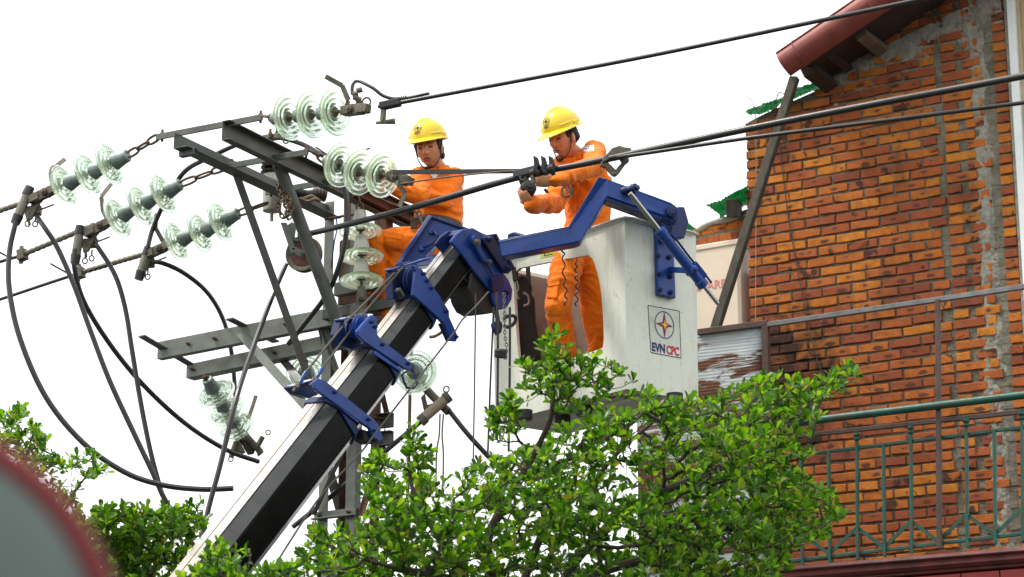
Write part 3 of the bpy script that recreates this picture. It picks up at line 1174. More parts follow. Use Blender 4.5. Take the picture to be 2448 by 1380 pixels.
# ------------------------------------------------------------------ utility pole with its cross-arms
LD = V((-0.879, 0.477, 0)).normalized()      # along the line, away to the left
CD = V((0.477, 0.879, 0)).normalized()       # along the cross-arm, away to the right
A0 = P(530, 308, 13.5)
B0 = atx(A0, LD, 415) - Z * 0.01
A1 = atx(A0, CD, 985)
B1 = atx(B0, CD, 785)
PD = 15.1
leg_n = P(850, 1100, PD)
leg_l = atx(leg_n, LD, 763)
leg_r = atx(leg_n, CD, 909)
leg_b = leg_l + (leg_r - leg_n)
pole = thing('utility_pole', V((leg_n.x, leg_n.y, 0)), 'steel lattice power pole with angled cross-arms behind the black boom', 'utility pole')
ztop = P(800, 470, PD).z


def legpost(p, s, u, name='leg', m='galv', zt_=None, w=0.075):
    q = MB()
    q.angle(V((p.x, p.y, 0)), V((p.x, p.y, zt_ or ztop)), w, 0.009, s, u)
    return q.build(name, M[m], pole, 0.002)


legpost(leg_n, LD, CD, 'leg')
legpost(leg_l, -LD, CD, 'leg')
legpost(leg_r, LD, -CD, 'leg', 'rusty')
legpost(leg_b, -LD, -CD, 'leg', 'rusty', ztop + 0.25)


def member(a, b, w, name, m, s=None, u=None, t=0.008):
    q = MB()
    d = b - a
    s0, u0 = frame_of(d)
    q.angle(a, b, w, t, s or s0, u or u0)
    return q.build(name, M[m], pole, 0.0015)


OUT = (-CD)            # out of the face turned to the camera
OUT2 = (-LD)


def on(p, py):
    return aty(V((p.x, p.y, 5)), Z, py)


def bolt(c, axis, parent, r=0.014, m='rusty'):
    q = MB()
    q.lathe(c, axis, [(r, 0), (r, 0.014), (r * 0.55, 0.015), (r * 0.55, 0.035)], 6, False)
    return q.build('bolt', M[m], parent)


for py in (1245, 1010, 760, 1480):
    a, b = on(leg_l, py), on(leg_n, py - 10)
    o = member(a + OUT * 0.012 + LD * 0.02, b + OUT * 0.012 - LD * 0.02, 0.055, 'strut', 'galv', OUT, Z)
    if py < 1400:
        bolt(a + OUT * 0.022 - LD * 0.03 + Z * 0.027, OUT, o)
        bolt(b + OUT * 0.022 + LD * 0.03 + Z * 0.027, OUT, o)
    a, b = on(leg_n, py - 12), on(leg_r, py - 4)
    o = member(a + OUT2 * 0.012, b + OUT2 * 0.012, 0.05, 'strut', 'rusty', OUT2, Z)
for (ya, yb_, fl) in ((1235, 1040, 0), (1000, 770, 1), (1480, 1260, 1)):
    p, q_ = (leg_l, leg_n) if fl == 0 else (leg_n, leg_l)
    member(on(p, ya) + OUT * 0.03, on(q_, yb_) + OUT * 0.03, 0.05, 'diagonal', 'galv', OUT, Z)
    p, q_ = (leg_n, leg_r) if fl == 0 else (leg_r, leg_n)
    member(on(p, ya) + OUT2 * 0.03, on(q_, yb_) + OUT2 * 0.03, 0.045, 'diagonal', 'rusty', OUT2, Z)
    member(on(leg_b, ya), on(leg_l, yb_), 0.05, 'diagonal', 'steel')
for (py) in (1012, 1055, 1290):
    a = on(leg_r, py)
    q = MB()
    q.channel(a - LD * 0.02 + OUT * 0.04, a - LD * 0.13 + OUT * 0.04, 0.10, 0.05, 0.008, OUT, Z)
    q.build('bracket', M['steel'], pole, 0.002)
# concrete core seen between the legs at the top
q = MB()
cc = (leg_n + leg_b) / 2
q.lathe(V((cc.x, cc.y, P(840, 770, PD).z)), Z, [(0.105, 0), (0.10, 0.62)], 20)
q.build('core', M['timber'], pole)

# cross-arms
q = MB()
q.channel(A0 - Z * 0.012, A1 - Z * 0.012, 0.128, 0.06, 0.008, -LD, Z)
ca = q.build('crossarm', M['steel'], pole, 0.002)
q = MB()
q.angle(B0 - Z * 0.062, B1 - Z * 0.062, 0.108, 0.008, Z, -LD)
cb2 = q.build('crossarm', M['steel'], pole, 0.002)
# rusty beam end the near worker sits beside
q = MB()
ra0 = atx(A0, CD, 835) - LD * 0.012 + Z * 0.01
ra1 = atx(A0, CD, 1010) - LD * 0.012 + Z * 0.01
q.channel(ra0, ra1, 0.115, 0.075, 0.008, -LD, Z)
q.build('crossarm_end', M['rusty'], pole, 0.002)
# tie bars across the arms (the strings hang on their ends)
TB = []
for k, (pa, l, r, sz_) in enumerate(((548, 378, 632, 0.05), (655, 545, 742, 0.05), (775, 640, 860, 0.045))):
    c = atx(A0, CD, pa)
    e0, e1 = atx(c, LD, l), atx(c, -LD, r)
    up_ = Z * (0.063 if k == 0 else -0.02)
    q = MB()
    q.angle(e0 + up_ - CD * 0.03 + Z * 0.007, e1 + up_ - CD * 0.03 + Z * 0.007, 0.042, 0.012, -Z, CD)
    o = q.build('tie_bar', M['steel'], pole, 0.003)
    for e in (e0 + up_ + (e1 - e0).normalized() * 0.03, e1 + up_ - (e1 - e0).normalized() * 0.03):
        bolt(e + Z * 0.005, Z, o, 0.016)
        bolt(e - Z * 0.005, -Z, o, 0.016)
    TB.append((e0 + up_, e1 + up_))
# small step under the left arm end
q = MB()
c = atx(A0, CD, 560)
s0 = atx(B0, CD, 428) - Z * 0.075
q.channel(s0, s0 + (-LD) * 0.12, 0.045, 0.04, 0.007, CD, Z)
q.build('bracket', M['steel'], pole, 0.002)
for px in (563, 590, 700):
    bolt(atx(B0, CD, px) - CD * 0.0 + LD * 0.008, LD, cb2, 0.012)
for px in (690, 790):
    bolt(atx(A0, CD, px) + LD * 0.006, LD, ca, 0.014)
q = MB()
pp = atx(A0, CD, 722) + LD * 0.01
q.box(pp, CD * 0.035, LD * 0.004, Z * 0.05)
q.build('plate', M['galv'], ca, 0.002)

# long braces
q = MB()
q.angle(atx(B0, CD, 556) - Z * 0.03 + LD * 0.01, P(728, 905, 14.55), 0.058, 0.007, CD, -LD)
q.build('brace', M['steel'], pole, 0.002)
q = MB()
b2a, b2b = atx(A0, CD, 678) + LD * 0.05 - Z * 0.0, P(822, 812, 14.5)
q.tube([b2a, b2b], 0.041, 14)
q.build('brace', M['steel'], pole)
bolt(b2a + (b2b - b2a).normalized() * 0.06 - CD * 0.04, -CD, pole, 0.014)

# lower frame
F1a, F1b = P(376, 838, 15.75), P(866, 742, 14.98)
FD = (F1b - F1a).normalized()
q = MB()
q.channel(F1a, F1b, 0.125, 0.06, 0.009, CD, Z)
lo1 = q.build('lower_arm', M['galv'], pole, 0.002)
F2a, F2b = P(445, 888, 15.95), P(805, 812, 15.3)
q = MB()
q.angle(F2a - Z * 0.05, F2b - Z * 0.05, 0.10, 0.008, Z, CD)
lo2 = q.build('lower_arm', M['galv'], pole, 0.002)
for (p0, p1, d0, d1) in (((338, 803), (466, 878), 15.55, 15.98), ((548, 762), (660, 818), 15.3, 15.7)):
    q = MB()
    q.beam(P(*p0, d0) + Z * 0.0, P(*p1, d1), 0.065, 0.012, Z)
    q.build('cross_plate', M['steel'], pole, 0.002)
for (px, py) in ((455, 832), (520, 818), (690, 788)):
    t = (px - 376) / 490
    bolt(F1a.lerp(F1b, t) - CD * 0.004, -CD, lo1, 0.013)
bolt(F2a.lerp(F2b, 0.05) - CD * 0.006, -CD, lo2, 0.013)
bolt(F2a.lerp(F2b, 0.6) - CD * 0.006, -CD, lo2, 0.016)
q = MB()
q.angle(P(562, 800, 15.45), P(728, 985, 15.0), 0.085, 0.008, FD, CD)
q.build('lower_brace', M['galv'], pole, 0.002)
q = MB()
q.angle(P(655, 850, 15.7), P(760, 975, 15.2), 0.07, 0.008, FD, CD)
q.build('lower_brace', M['galv'], pole, 0.002)
# footing plates behind the glass string where the worker stands
for (a, b, h, m_, d_) in (((798, 692), (905, 672), 0.09, 'galv', 14.95), ((812, 718), (930, 705), 0.06, 'rusty', 15.05), ((770, 752), (950, 720), 0.07, 'steel', 15.0)):
    q = MB()
    q.channel(P(*a, d_ + 0.05), P(*b, d_ - 0.02), h, 0.06, 0.008, CD, Z)
    q.build('platform_bar', M[m_], pole, 0.002)
q = MB()
q.tube([P(776, 524, 14.95), P(862, 510, 14.85)], 0.009, 8)
q.build('rod', M['rusty'], pole)
q = MB()
q.beam(P(928, 745, 15.25), P(922, 480, 15.25), 0.06, 0.09, CD)
q.build('post', M['rusty'], pole, 0.003)

# ------------------------------------------------------------------ glass strings
GS = 1.06
GP = [(0.048, 0.000), (0.062, 0.004), (0.095, 0.014), (0.122, 0.026), (0.134, 0.034), (0.138, 0.042), (0.134, 0.050), (0.127, 0.047),
      (0.118, 0.036), (0.111, 0.033), (0.106, 0.046), (0.101, 0.055), (0.096, 0.046), (0.088, 0.030), (0.081, 0.029), (0.076, 0.046), (0.071, 0.056), (0.066, 0.046),
      (0.059, 0.026), (0.052, 0.025), (0.046, 0.040), (0.040, 0.040), (0.034, 0.022), (0.020, 0.016), (0.018, -0.020), (0.040, -0.022)]
CP = [(0.016, -0.104), (0.034, -0.104), (0.041, -0.098), (0.043, -0.070), (0.049, -0.044), (0.055, -0.016), (0.058, -0.002), (0.052, 0.003)]
disc_me = {}


def string(label, discs, support, line_end, fitting=True, horn=None, capm='cap'):
    """discs: centres from the support outwards."""
    ax = (discs[-1] - discs[0]).normalized() if len(discs) > 1 else (line_end - support).normalized()
    root = thing('insulator_string', discs[0], label, 'insulator', 'glass insulator strings on the pole')
    prev = None
    for c in discs:
        q = MB()
        q.lathe(c - ax * 0.025, ax, [(r_ * GS, z_) for r_, z_ in GP], 44, True, True)
        g_ = q.build('glass_disc', M['glass'], root)
        q = MB()
        q.lathe(c - ax * 0.027, ax, CP, 18)
        q.box(c - ax * 0.115, ax * 0.012, frame_of(ax)[0] * 0.016, frame_of(ax)[1] * 0.026)
        q.build('cap', M[capm], g_)
        q = MB()
        q.lathe(c - ax * 0.005, ax, [(0.034, 0), (0.030, 0.012), (0.012, 0.018), (0.010, 0.055), (0.017, 0.062), (0.017, 0.07), (0.006, 0.074)], 12)
        q.build('pin', M['hardware'], g_)
    # links up to the support
    e = discs[0] - ax * 0.125
    n = 3 if (e - support).length > 0.22 else 2
    for k in range(n):
        c0, c1 = e.lerp(support, k / n), e.lerp(support, (k + 1) / n)
        d = c1 - c0
        s, u = frame_of(d)
        w = s if k % 2 else u
        h = d.length * 0.5
        path = []
        for t in range(14):
            a = 2 * math.pi * t / 14
            path.append((c0 + c1) / 2 + d.normalized() * ((h + 0.004) * math.cos(a) * (1.0 if abs(math.cos(a)) > .5 else 1.0)) + w * (0.022 * (1 if math.sin(a) > 0 else -1) * abs(math.sin(a)) ** 0.6))
        q = MB()
        q.tube(path, 0.0085, 6, closed=True)
        q.build('link', M['chain'], root)
    # line-end fitting
    if fitting:
        s, u = frame_of(ax)
        p = discs[-1] + ax * 0.07
        q = MB()
        q.box(p + ax * 0.03, ax * 0.035, s * 0.024, u * 0.026)
        q.lathe(p + ax * 0.075 - s * 0.04, s, [(0.024, 0), (0.024, 0.08)], 12)
        q.lathe(p + ax * 0.075 - s * 0.05, s, [(0.014, 0), (0.014, 0.10)], 6)
        q.box(p + ax * 0.10, ax * 0.07, s * 0.016, u * 0.034)
        q.box(p + ax * 0.165, ax * 0.04, s * 0.026, u * 0.026)
        q.build('socket_eye', M['hardware'], root, 0.003)
    if horn:
        q = MB()
        hp = [discs[-1] + ax * 0.085] + horn
        for a, b in zip(hp, hp[1:]):
            q.beam(a, b, 0.03, 0.007, CD)
        q.build('arcing_horn', M['hardware'], root)
    return root, ax


def L3(pts, d0, d1):
    n = len(pts)
    return [P(x, y, d0 + (d1 - d0) * i / max(1, n - 1)) for i, (x, y) in enumerate(pts)]


S1 = L3([(266, 390), (214, 414), (155, 441)], 13.92, 14.06)
string('upper left glass string reaching towards the left from the top cross bar', S1, TB[0][0], None, True, [P(122, 428, 14.15), P(133, 398, 14.15), P(156, 380, 14.15)])
S2 = L3([(393, 461), (340, 488), (285, 518)], 14.38, 14.52)
string('middle left glass string, between the other two that reach left', S2, TB[1][0], None, True, [P(246, 505, 14.6), P(242, 470, 14.6), P(266, 440, 14.6)])
S3 = L3([(531, 528), (483, 554), (426, 576)], 14.78, 14.92)
string('lower left glass string ending beside the thin brace', S3, TB[2][0] - Z * 0.08, None, True, [P(388, 575, 15.0), P(372, 545, 15.0), P(374, 510, 15.0)])
S4 = L3([(690, 280), (744, 274), (800, 268)], 13.2, 12.96)
string('top right glass string of three upright discs against the white sky', S4, TB[0][1], None, True, [P(833, 240, 12.85), P(818, 205, 12.85), P(778, 183, 12.85)])
S5 = L3([(812, 393), (858, 411), (911, 417)], 13.78, 13.55)
string('right glass string of three upright discs beside the left worker', S5, TB[1][1], None, True, [P(952, 440, 13.4), P(969, 463, 13.4), P(955, 494, 13.42)])
vd = 14.75
S6 = [P(862, 548, vd), P(865, 608, vd - 0.02), P(864, 666, vd - 0.04)]
string('vertical glass string of three flat discs hanging in front of the left worker', S6, P(858, 466, vd), None, True, None, 'porc')
S7 = L3([(514, 938), (540, 980), (563, 1018)], 15.9, 16.15)
string('glass string hanging under the left end of the lower arm', S7, P(488, 902, 15.8), None, True, [P(590, 1010, 16.2), P(603, 975, 16.2), P(612, 946, 16.2)])
S8 = [P(733, 893, 15.6), P(737, 905, 15.85)]
string('glass string half hidden behind the thin brace above the boom', S8, P(725, 858, 15.4), None, False)
S9 = [P(992, 888, 15.2), P(1000, 897, 15.45)]
string('glass string half hidden behind the right side of the boom', S9, P(975, 868, 15.0), None, False)

# ------------------------------------------------------------------ cables
def cable(label, pts, r, m='cable', name='cable', n=8, sub=7, group=None):
    q = MB()
    q.tube(spline(pts, sub), r, n)
    return tag(q.build(name, M[m], None), label, 'cable' if name == 'cable' else name.replace('_', ' '), group)


def pd(pts):
    return [P(*p) for p in pts]


J = 'black jumper cables around the pole'
cable('black jumper cable sagging in the widest loop at the far left', pd([(38, 530, 14.1), (23, 600, 14.1), (22, 690, 14.05), (48, 810, 14), (110, 950, 14), (200, 1060, 14), (300, 1130, 14), (390, 1160, 14), (480, 1170, 14), (558, 1168, 14)]), 0.0175, group=J)
cable('black jumper cable running straight down past the left bush', pd([(84, 508, 14.2), (94, 526, 14.15), (108, 546, 14.1), (136, 590, 14.1), (176, 680, 14.1), (216, 790, 14.1), (262, 910, 14.1), (322, 1040, 14.1), (365, 1130, 14.1), (392, 1190, 14.1), (430, 1255, 14.1), (480, 1330, 14.1)]), 0.0165, group=J)
cable('black jumper cable swinging from the left clamp to the low glass string', pd([(180, 596, 14.6), (178, 640, 14.6), (200, 720, 14.7), (262, 822, 14.9), (342, 920, 15.1), (442, 1012, 15.4), (540, 1075, 15.7), (618, 1104, 15.9)]), 0.0175, group=J)
cable('black jumper cable hanging steeply from the middle left clamp', pd([(222, 578, 14.65), (236, 594, 14.62), (276, 660, 14.6), (300, 740, 14.6), (316, 840, 14.6), (336, 960, 14.6), (360, 1080, 14.6), (388, 1185, 14.6)]), 0.0165, group=J)
cable('black jumper cable bending down behind the lower arm', pd([(356, 628, 15.03), (384, 628, 15), (438, 652, 15.1), (496, 700, 15.3), (534, 765, 15.6), (553, 840, 16.2), (560, 905, 16.3), (563, 960, 16.3)]), 0.0165, group=J)
cable('black jumper cable rising through the cross-arms', pd([(352, 596, 15.0), (366, 545, 15.0), (396, 480, 14.9), (442, 410, 14.7), (505, 375, 14.5), (575, 343, 14.4), (650, 328, 14.4), (720, 344, 14.4), (778, 376, 14.3)]), 0.0165, group=J)
cable('black jumper cable looping down in front of the hanging glass string', pd([(824, 442, 14.3), (830, 500, 14.3), (826, 570, 14.3), (806, 650, 14.35), (776, 712, 14.5), (730, 772, 14.7), (690, 822, 14.9)]), 0.0175, group=J)
WMAIN = [(480, 1300, 13.7), (500, 1210, 13.75), (527, 1110, 13.8), (566, 950, 13.9), (606, 830, 14.2), (650, 712, 14.5), (684, 632, 14.6)]
cable('black conductor coming steeply down from the stringing wheel', pd(WMAIN), 0.0165, group=J)
cable('thick black conductor rising from the wheel past both workers to the upper right', pd([(715, 563, 14.6), (752, 556, 14.5), (850, 532, 13.9), (1000, 493, 13.42), (1240, 424, 13.02), (1400, 391, 12.78), (1510, 368, 12.6), (1780, 310, 12.2), (2110, 245, 11.8), (2560, 160, 11.3), (3300, 10, 10.6), (4200, -180, 9.8)]), 0.0195, n=12)
cable('thinner black conductor below the thick one crossing the brick wall', pd([(1470, 376, 12.66), (1520, 370, 12.55), (1790, 330, 12.15), (2120, 288, 11.8), (2560, 230, 11.4), (3300, 120, 10.7), (4200, -20, 9.9)]), 0.0115, n=10)
cable('single black conductor crossing the sky to the red roof edge', pd([(905, 255, 12.8), (1030, 232, 12.65), (1500, 144, 12.2), (1900, 62, 11.8), (2250, -12, 11.5), (3000, -175, 10.8), (4000, -400, 9.9)]), 0.0125, n=10)
q = MB()
a, b = P(940, 412, 13.4), P(1262, 409, 13.0)
q.beam(a, b, 0.008, 0.028, Z)
tag(q.build('tension_strap', M['cable']), 'flat dark strap pulled level from the right glass string to the clamp', 'strap')
cable('thin twisted rope rising from the left worker to the clamp', pd([(955, 440, 13.4), (1060, 425, 13.25), (1160, 414, 13.1), (1250, 407, 13.02)]), 0.0055, 'rope', 'rope')
cable('short black cable tail curling over the top conductor', pd([(842, 226, 12.85), (843, 204, 12.85), (856, 194, 12.85), (890, 210, 12.8), (920, 231, 12.78), (960, 236, 12.75), (1026, 223, 12.7)]), 0.0105)
for k, (l, pts) in enumerate((('upper left conductor in a ribbed grip running out of the picture', [(66, 482, 14.3), (0, 503, 14.4), (-200, 566, 14.8)]),
                              ('middle left conductor in a ribbed grip below the upper one', [(200, 545, 14.75), (70, 604, 14.95), (0, 626, 15.1), (-200, 690, 15.4)]),
                              ('lowest left conductor running out of the picture', [(345, 610, 15.15), (185, 655, 15.35), (0, 716, 15.7), (-200, 780, 16)]))):
    root = thing('line_conductor', P(*pts[0]), l, 'cable', 'conductors leaving to the left')
    q = MB()
    q.tube(spline(pd(pts), 6), 0.0125, 8)
    q.build('conductor', M['cable'], root)
    g0, g1 = (P(90, 474, 14.25), P(-60, 523, 14.5)) if k == 0 else ((P(225, 538, 14.7), P(62, 606, 14.96)) if k == 1 else (P(350, 606, 15.14), P(200, 650, 15.33)))
    q = MB()
    nn = 60
    pth, rr = [], []
    for i in range(nn + 1):
        pth.append(g0.lerp(g1, i / nn))
        rr.append(0.0185 + 0.0022 * math.sin(i * 1.3))
    q.tube(pth, rr, 8)
    q.build('grip', M['grip'], root)
    e = g1
    d = (g1 - g0).normalized()
    s, u = frame_of(d)
    if k:
        q = MB()
        q.box(e + d * 0.03, d * 0.028, s * 0.03, u * 0.038)
        q.box(e + d * 0.03 + u * 0.05, d * 0.012, s * 0.012, u * 0.014)
        q.box(e + d * 0.05 - u * 0.045, d * 0.012, s * 0.012, u * 0.012)
        q.build('clamp', M['hardware'], root, 0.003)
        q = MB()
        t0 = e + d * (0.12 if k == 1 else 0.10)
        q.tube([t0, t0 + d * (0.12 if k == 1 else 0.25) * -0.0 + P(-20, 610, 15.1) * 0 + (P(110, 640, 15.4) - P(160, 668, 15.4)) * 1.0], 0.007, 6)
        q.build('tie_wire', M['cable'], root)


# ---- bolted clamps that take the jumpers
def clamp(label, top, sl_a, sl_b, jaw, rings, d):
    root = thing('line_clamp', P(*top, d), label, 'clamp', 'jumper clamps under the conductors')
    q = MB()
    a, b = P(*sl_a, d - 0.03), P(*sl_b, d - 0.03)
    q.tube([a, b], [0.03, 0.032], 12)
    q.build('sleeve', M['sleeve'], root)
    for e, k in ((a, -1), (b, 1)):
        q = MB()
        dd = (b - a).normalized() * k
        q.tube([e - dd * 0.015, e + dd * 0.045], [0.036, 0.031], 12)
        q.build('sleeve_end', M['cable'], root)
    t, j = P(*top, d), P(*jaw, d)
    q = MB()
    q.beam(t, j, 0.035, 0.045, CD)
    q.build('clamp_arm', M['hardware'], root, 0.003)
    q = MB()
    q.box(j, V((0.05, 0, 0.005)), V((0, 0.028, 0)), V((0, 0, 0.03)))
    q.build('jaw', M['hardware'], root, 0.004)
    q = MB()
    q.lathe(j + V((-0.03, -0.03, -0.02)), V((0.2, 0, -1)), [(0.016, 0), (0.016, 0.05), (0.009, 0.052), (0.009, 0.085)], 8)
    q.build('bolt', M['hardware'], root)
    q = MB()
    q.lathe(j + V((0.03, -0.03, 0.03)), V((0.45, 0, 1)), [(0.014, -0.10), (0.014, 0.03), (0.019, 0.03), (0.019, 0.055)], 8)
    q.build('bolt', M['hardware'], root)
    q = MB()
    q.tube([j + V((0.02, 0, 0)), j + V((0.13, 0, 0.045))], 0.006, 6)
    q.build('pin', M['hardware'], root)
    for r_ in rings:
        q = MB()
        c = P(*r_, d - 0.02)
        q.ring(c, V((0.3, 1, 0.2)), 0.018, 0.005, 16, 6)
        q.tube([c + Z * 0.018, c + Z * 0.06], 0.006, 6)
        q.build('ring_bolt', M['hardware'], root)
    return root


clamp('clamp with a grey sleeve under the upper left conductor', (90, 470), (66, 462), (42, 520), (80, 505), [(66, 535), (84, 536)], 14.2)
clamp('clamp with a grey sleeve under the middle left conductor', (226, 555), (190, 556), (181, 615), (215, 582), [(203, 624), (219, 618)], 14.65)
clamp('clamp with a slanted sleeve under the lowest left conductor', (360, 600), (351, 606), (336, 654), (352, 630), [(353, 662)], 15.05)
# ---- dead-end fittings on the right-hand strings
root = thing('tension_clamp', P(860, 250, 12.85), 'bolted tension clamp at the end of the top right glass string', 'clamp')
q = MB()
q.prism(pd([(828, 268, 12.9), (846, 258, 12.9), (852, 238, 12.9), (866, 240, 12.9), (874, 252, 12.9), (886, 246, 12.9), (884, 256, 12.9), (846, 272, 12.9), (834, 274, 12.9)]), V((0.0, 0.03, 0)))
q.build('clamp_body', M['hardware'], root, 0.004)
q = MB()
q.ring(P(876, 244, 12.88), V((0.3, 1, 0.1)), 0.026, 0.006, 16, 6)
q.build('eye', M['hardware'], root)
for (a, b) in (((846, 232), (862, 240)), ((852, 218), (866, 214)), ((842, 226), (856, 224))):
    q = MB()
    q.tube([P(*a, 12.84), P(*b, 12.84)], 0.017, 8)
    q.build('bolt', M['hardware'], root)
root = thing('parallel_clamp', P(930, 250, 12.78), 'black clamp with a bent grey arm hanging on the top right conductor', 'clamp')
q = MB()
q.beam(P(908, 255, 12.76), P(958, 244, 12.74), 0.05, 0.045, Z)
q.build('clamp_body', M['blackrub'], root, 0.006)
q = MB()
q.beam(P(917, 262, 12.76), P(915, 292, 12.76), 0.025, 0.03, CD)
q.tube([P(898, 294, 12.76), P(945, 290, 12.76)], [0.008, 0.019], 8)
q.build('clamp_arm', M['hardware'], root, 0.003)
q = MB()
for k in range(5):
    x = 950 + k * 5
    q.ring(P(x, 241 - k, 12.74), V((1, 0.1, 0.15)), 0.021, 0.0035, 12, 5)
tag(q.build('binding_wire', M['wire'], root), None, None, None, None)
root = thing('tension_clamp', P(940, 418, 13.45), 'corroded tension clamp at the end of the right glass string beside the left worker', 'clamp')
q = MB()
q.prism(pd([(922, 412, 13.45), (935, 405, 13.45), (960, 408, 13.45), (968, 415, 13.45), (962, 425, 13.45), (935, 428, 13.45), (924, 424, 13.45)]), V((0.0, 0.05, 0)))
q.build('clamp_body', M['hardware'], root, 0.006)

# ---- post insulator on the left arm
root = thing('post_insulator', P(650, 440, 14.85), 'grey post insulator with two brown ribbed sheds standing on the left cross-arm', 'insulator')
c = P(650, 505, 14.85)
q = MB()
q.lathe(c, Z, [(0.012, -0.07), (0.012, 0.0), (0.062, 0.0), (0.066, 0.04), (0.066, 0.255), (0.058, 0.26)], 20)
q.build('body', M['porc'], root)
for k in range(3):
    q = MB()
    q.lathe(c + Z * (0.262 + 0.036 * k), Z, [(0.04, 0), (0.082, 0.004), (0.086, 0.012), (0.07, 0.022), (0.05, 0.036)], 22)
    q.build('shed', M['shed'], root)

# ---- stringing wheel and its chains
root = thing('stringing_wheel', P(722, 600, 14.62), 'stringing wheel with a faded red hub hanging on chains under the cross-arms', 'pulley')
wc = P(727, 608, 14.62)
wax = V((-0.75, -0.66, 0)).normalized()
wax = V((-0.30, -0.95, -0.05)).normalized()
q = MB()
q.lathe(wc - wax * 0.035, wax, [(0.02, 0), (0.118, 0), (0.122, 0.008), (0.104, 0.024), (0.100, 0.035), (0.104, 0.046), (0.122, 0.062), (0.118, 0.07), (0.100, 0.066), (0.086, 0.058), (0.02, 0.058)], 36)
q.build('wheel', M['hardware'], root)
q = MB()
q.lathe(wc + wax * 0.0235, wax, [(0.0, 0), (0.084, 0), (0.084, 0.003), (0.0, 0.003)], 30)
q.build('hub', mat('faded_red_hub', (0.14, 0.05, 0.045), 0.8, 0, 0.4, 20, 0.3, 60), root)
put_text('lettering', 'LC', 0.034, wc + wax * 0.0285 + V((0.045, 0, -0.045)), wax.cross(Z) * -1, Z, M['white_p'], root, 0.0, 0.0, 0.0008)
q = MB()
fd = 14.55
q.prism(pd([(670, 532, fd), (684, 532, fd), (706, 596, fd), (694, 602, fd)]), V((0.005, 0.012, 0)))
q.prism(pd([(694, 596, fd), (706, 590, fd), (728, 600, fd), (722, 616, fd), (698, 606, fd)]), V((0.0, 0.012, 0)))
q.build('side_plate', M['galv'], root, 0.002)
q = MB()
q.prism(pd([(684, 540, fd + .04), (698, 530, fd + .04), (708, 540, fd + .04), (704, 566, fd + .04), (716, 572, fd + .04), (712, 580, fd + .04), (692, 568, fd + .04)]), V((0.0, 0.03, 0)))
q.build('hook_block', M['galv'], root, 0.003)
for e in ((699, 605), (722, 607)):
    bolt(P(*e, fd - 0.01), V((0, -1, 0)), root, 0.014, 'galv')


def chain(root, pts, m='chain', size=0.017, wire=0.0042, name='link'):
    path = spline(pts, 8)
    acc, k, nxt = 0.0, 0, 0.0
    for a, b in zip(path, path[1:]):
        seg = (b - a).length
        while nxt <= acc + seg and seg > 0:
            p = a + (b - a) * ((nxt - acc) / seg)
            d = (b - a).normalized()
            s, u = frame_of(d)
            w = s if k % 2 else u
            q = MB()
            q.tube([p + d * (size * math.cos(t * math.pi / 5)) + w * (size * 0.62 * math.sin(t * math.pi / 5)) for t in range(10)], wire, 5, closed=True)
            q.build(name, M[m], root)
            nxt += size * 1.55
            k += 1
        acc += seg


croot = thing('chain', P(672, 470, 14.2), 'rusty chain heaped over the left cross-arm above the stringing wheel', 'chain')
chain(croot, pd([(672, 440, 14.2), (680, 470, 14.15), (684, 500, 14.12), (690, 530, 14.1)]), 'chain', 0.02, 0.006)
chain(croot, pd([(664, 445, 14.18), (676, 480, 14.12), (692, 505, 14.1), (678, 520, 14.1), (666, 500, 14.12), (662, 480, 14.15)]), 'chain', 0.02, 0.006)
chain(croot, pd([(684, 450, 14.18), (694, 485, 14.12), (698, 510, 14.1), (688, 524, 14.1)]), 'chain', 0.02, 0.006)
# clamps, ropes and cables right of the pole
root = thing('line_clamp', P(1035, 970, 15.3), 'clamp with a pale sleeve and ring right of the boom above the tree', 'clamp', 'jumper clamps under the conductors')
q = MB()
q.tube(pd([(1064, 955, 15.2), (1012, 1000, 15.2)]), 0.036, 12)
q.build('sleeve', mat('pale_sleeve', (0.33, 0.27, 0.2), 0.7, 0, 0.2, 30), root)
for a, b in (((1064, 954), (1074, 946)), ((1016, 998), (1004, 1009))):
    q = MB()
    q.tube(pd([(*a, 15.2), (*b, 15.2)]), 0.041, 12)
    q.build('sleeve_end', M['hardware'], root)
q = MB()
q.tube(pd([(1020, 932, 15.35), (1042, 955, 15.3), (1072, 985, 15.25)]), 0.03, 8)
q.build('rod', M['hardware'], root)
q = MB()
q.prism(pd([(1006, 950, 15.3), (1016, 940, 15.3), (1022, 968, 15.3), (1038, 962, 15.3), (1034, 985, 15.3), (1014, 986, 15.3)]), V((0, 0.05, 0)))
q.build('jaw', M['hardware'], root, 0.004)
q = MB()
q.ring(P(1067, 931, 15.2), V((0.2, 1, 0)), 0.02, 0.0055, 16, 6)
q.tube(pd([(1064, 938, 15.2), (1056, 956, 15.2)]), 0.007, 6)
q.build('ring_bolt', M['hardware'], root)
cable('dark cable running down left from the pale sleeve behind the tree', pd([(1008, 1006, 15.2), (920, 1080, 15.2), (800, 1180, 15.3), (700, 1260, 15.4)]), 0.0175, group=J)
cable('dark cable running down right from the pale sleeve into the tree', pd([(1072, 980, 15.25), (1120, 1040, 15.2), (1180, 1105, 15.2), (1260, 1190, 15.2)]), 0.0175, group=J)
cable('thick twisted hemp rope hanging straight down right of the boom', pd([(984, 780, 15.6), (981, 900, 15.6), (978, 1050, 15.6), (974, 1200, 15.6), (970, 1420, 15.6)]), 0.0125, 'rope', 'rope')
cable('hemp rope bight showing under the boom between two blue collars', pd([(1066, 775, 14.4), (1058, 792, 14.4), (1040, 804, 14.4), (1026, 806, 14.4)]), 0.011, 'rope', 'rope')
cable('thin knotted cord loop hanging from the pale sleeve clamp', pd([(1052, 990, 15.2), (1050, 1040, 15.2), (1044, 1080, 15.2), (1042, 1160, 15.2)]), 0.006, 'rope', 'cord')
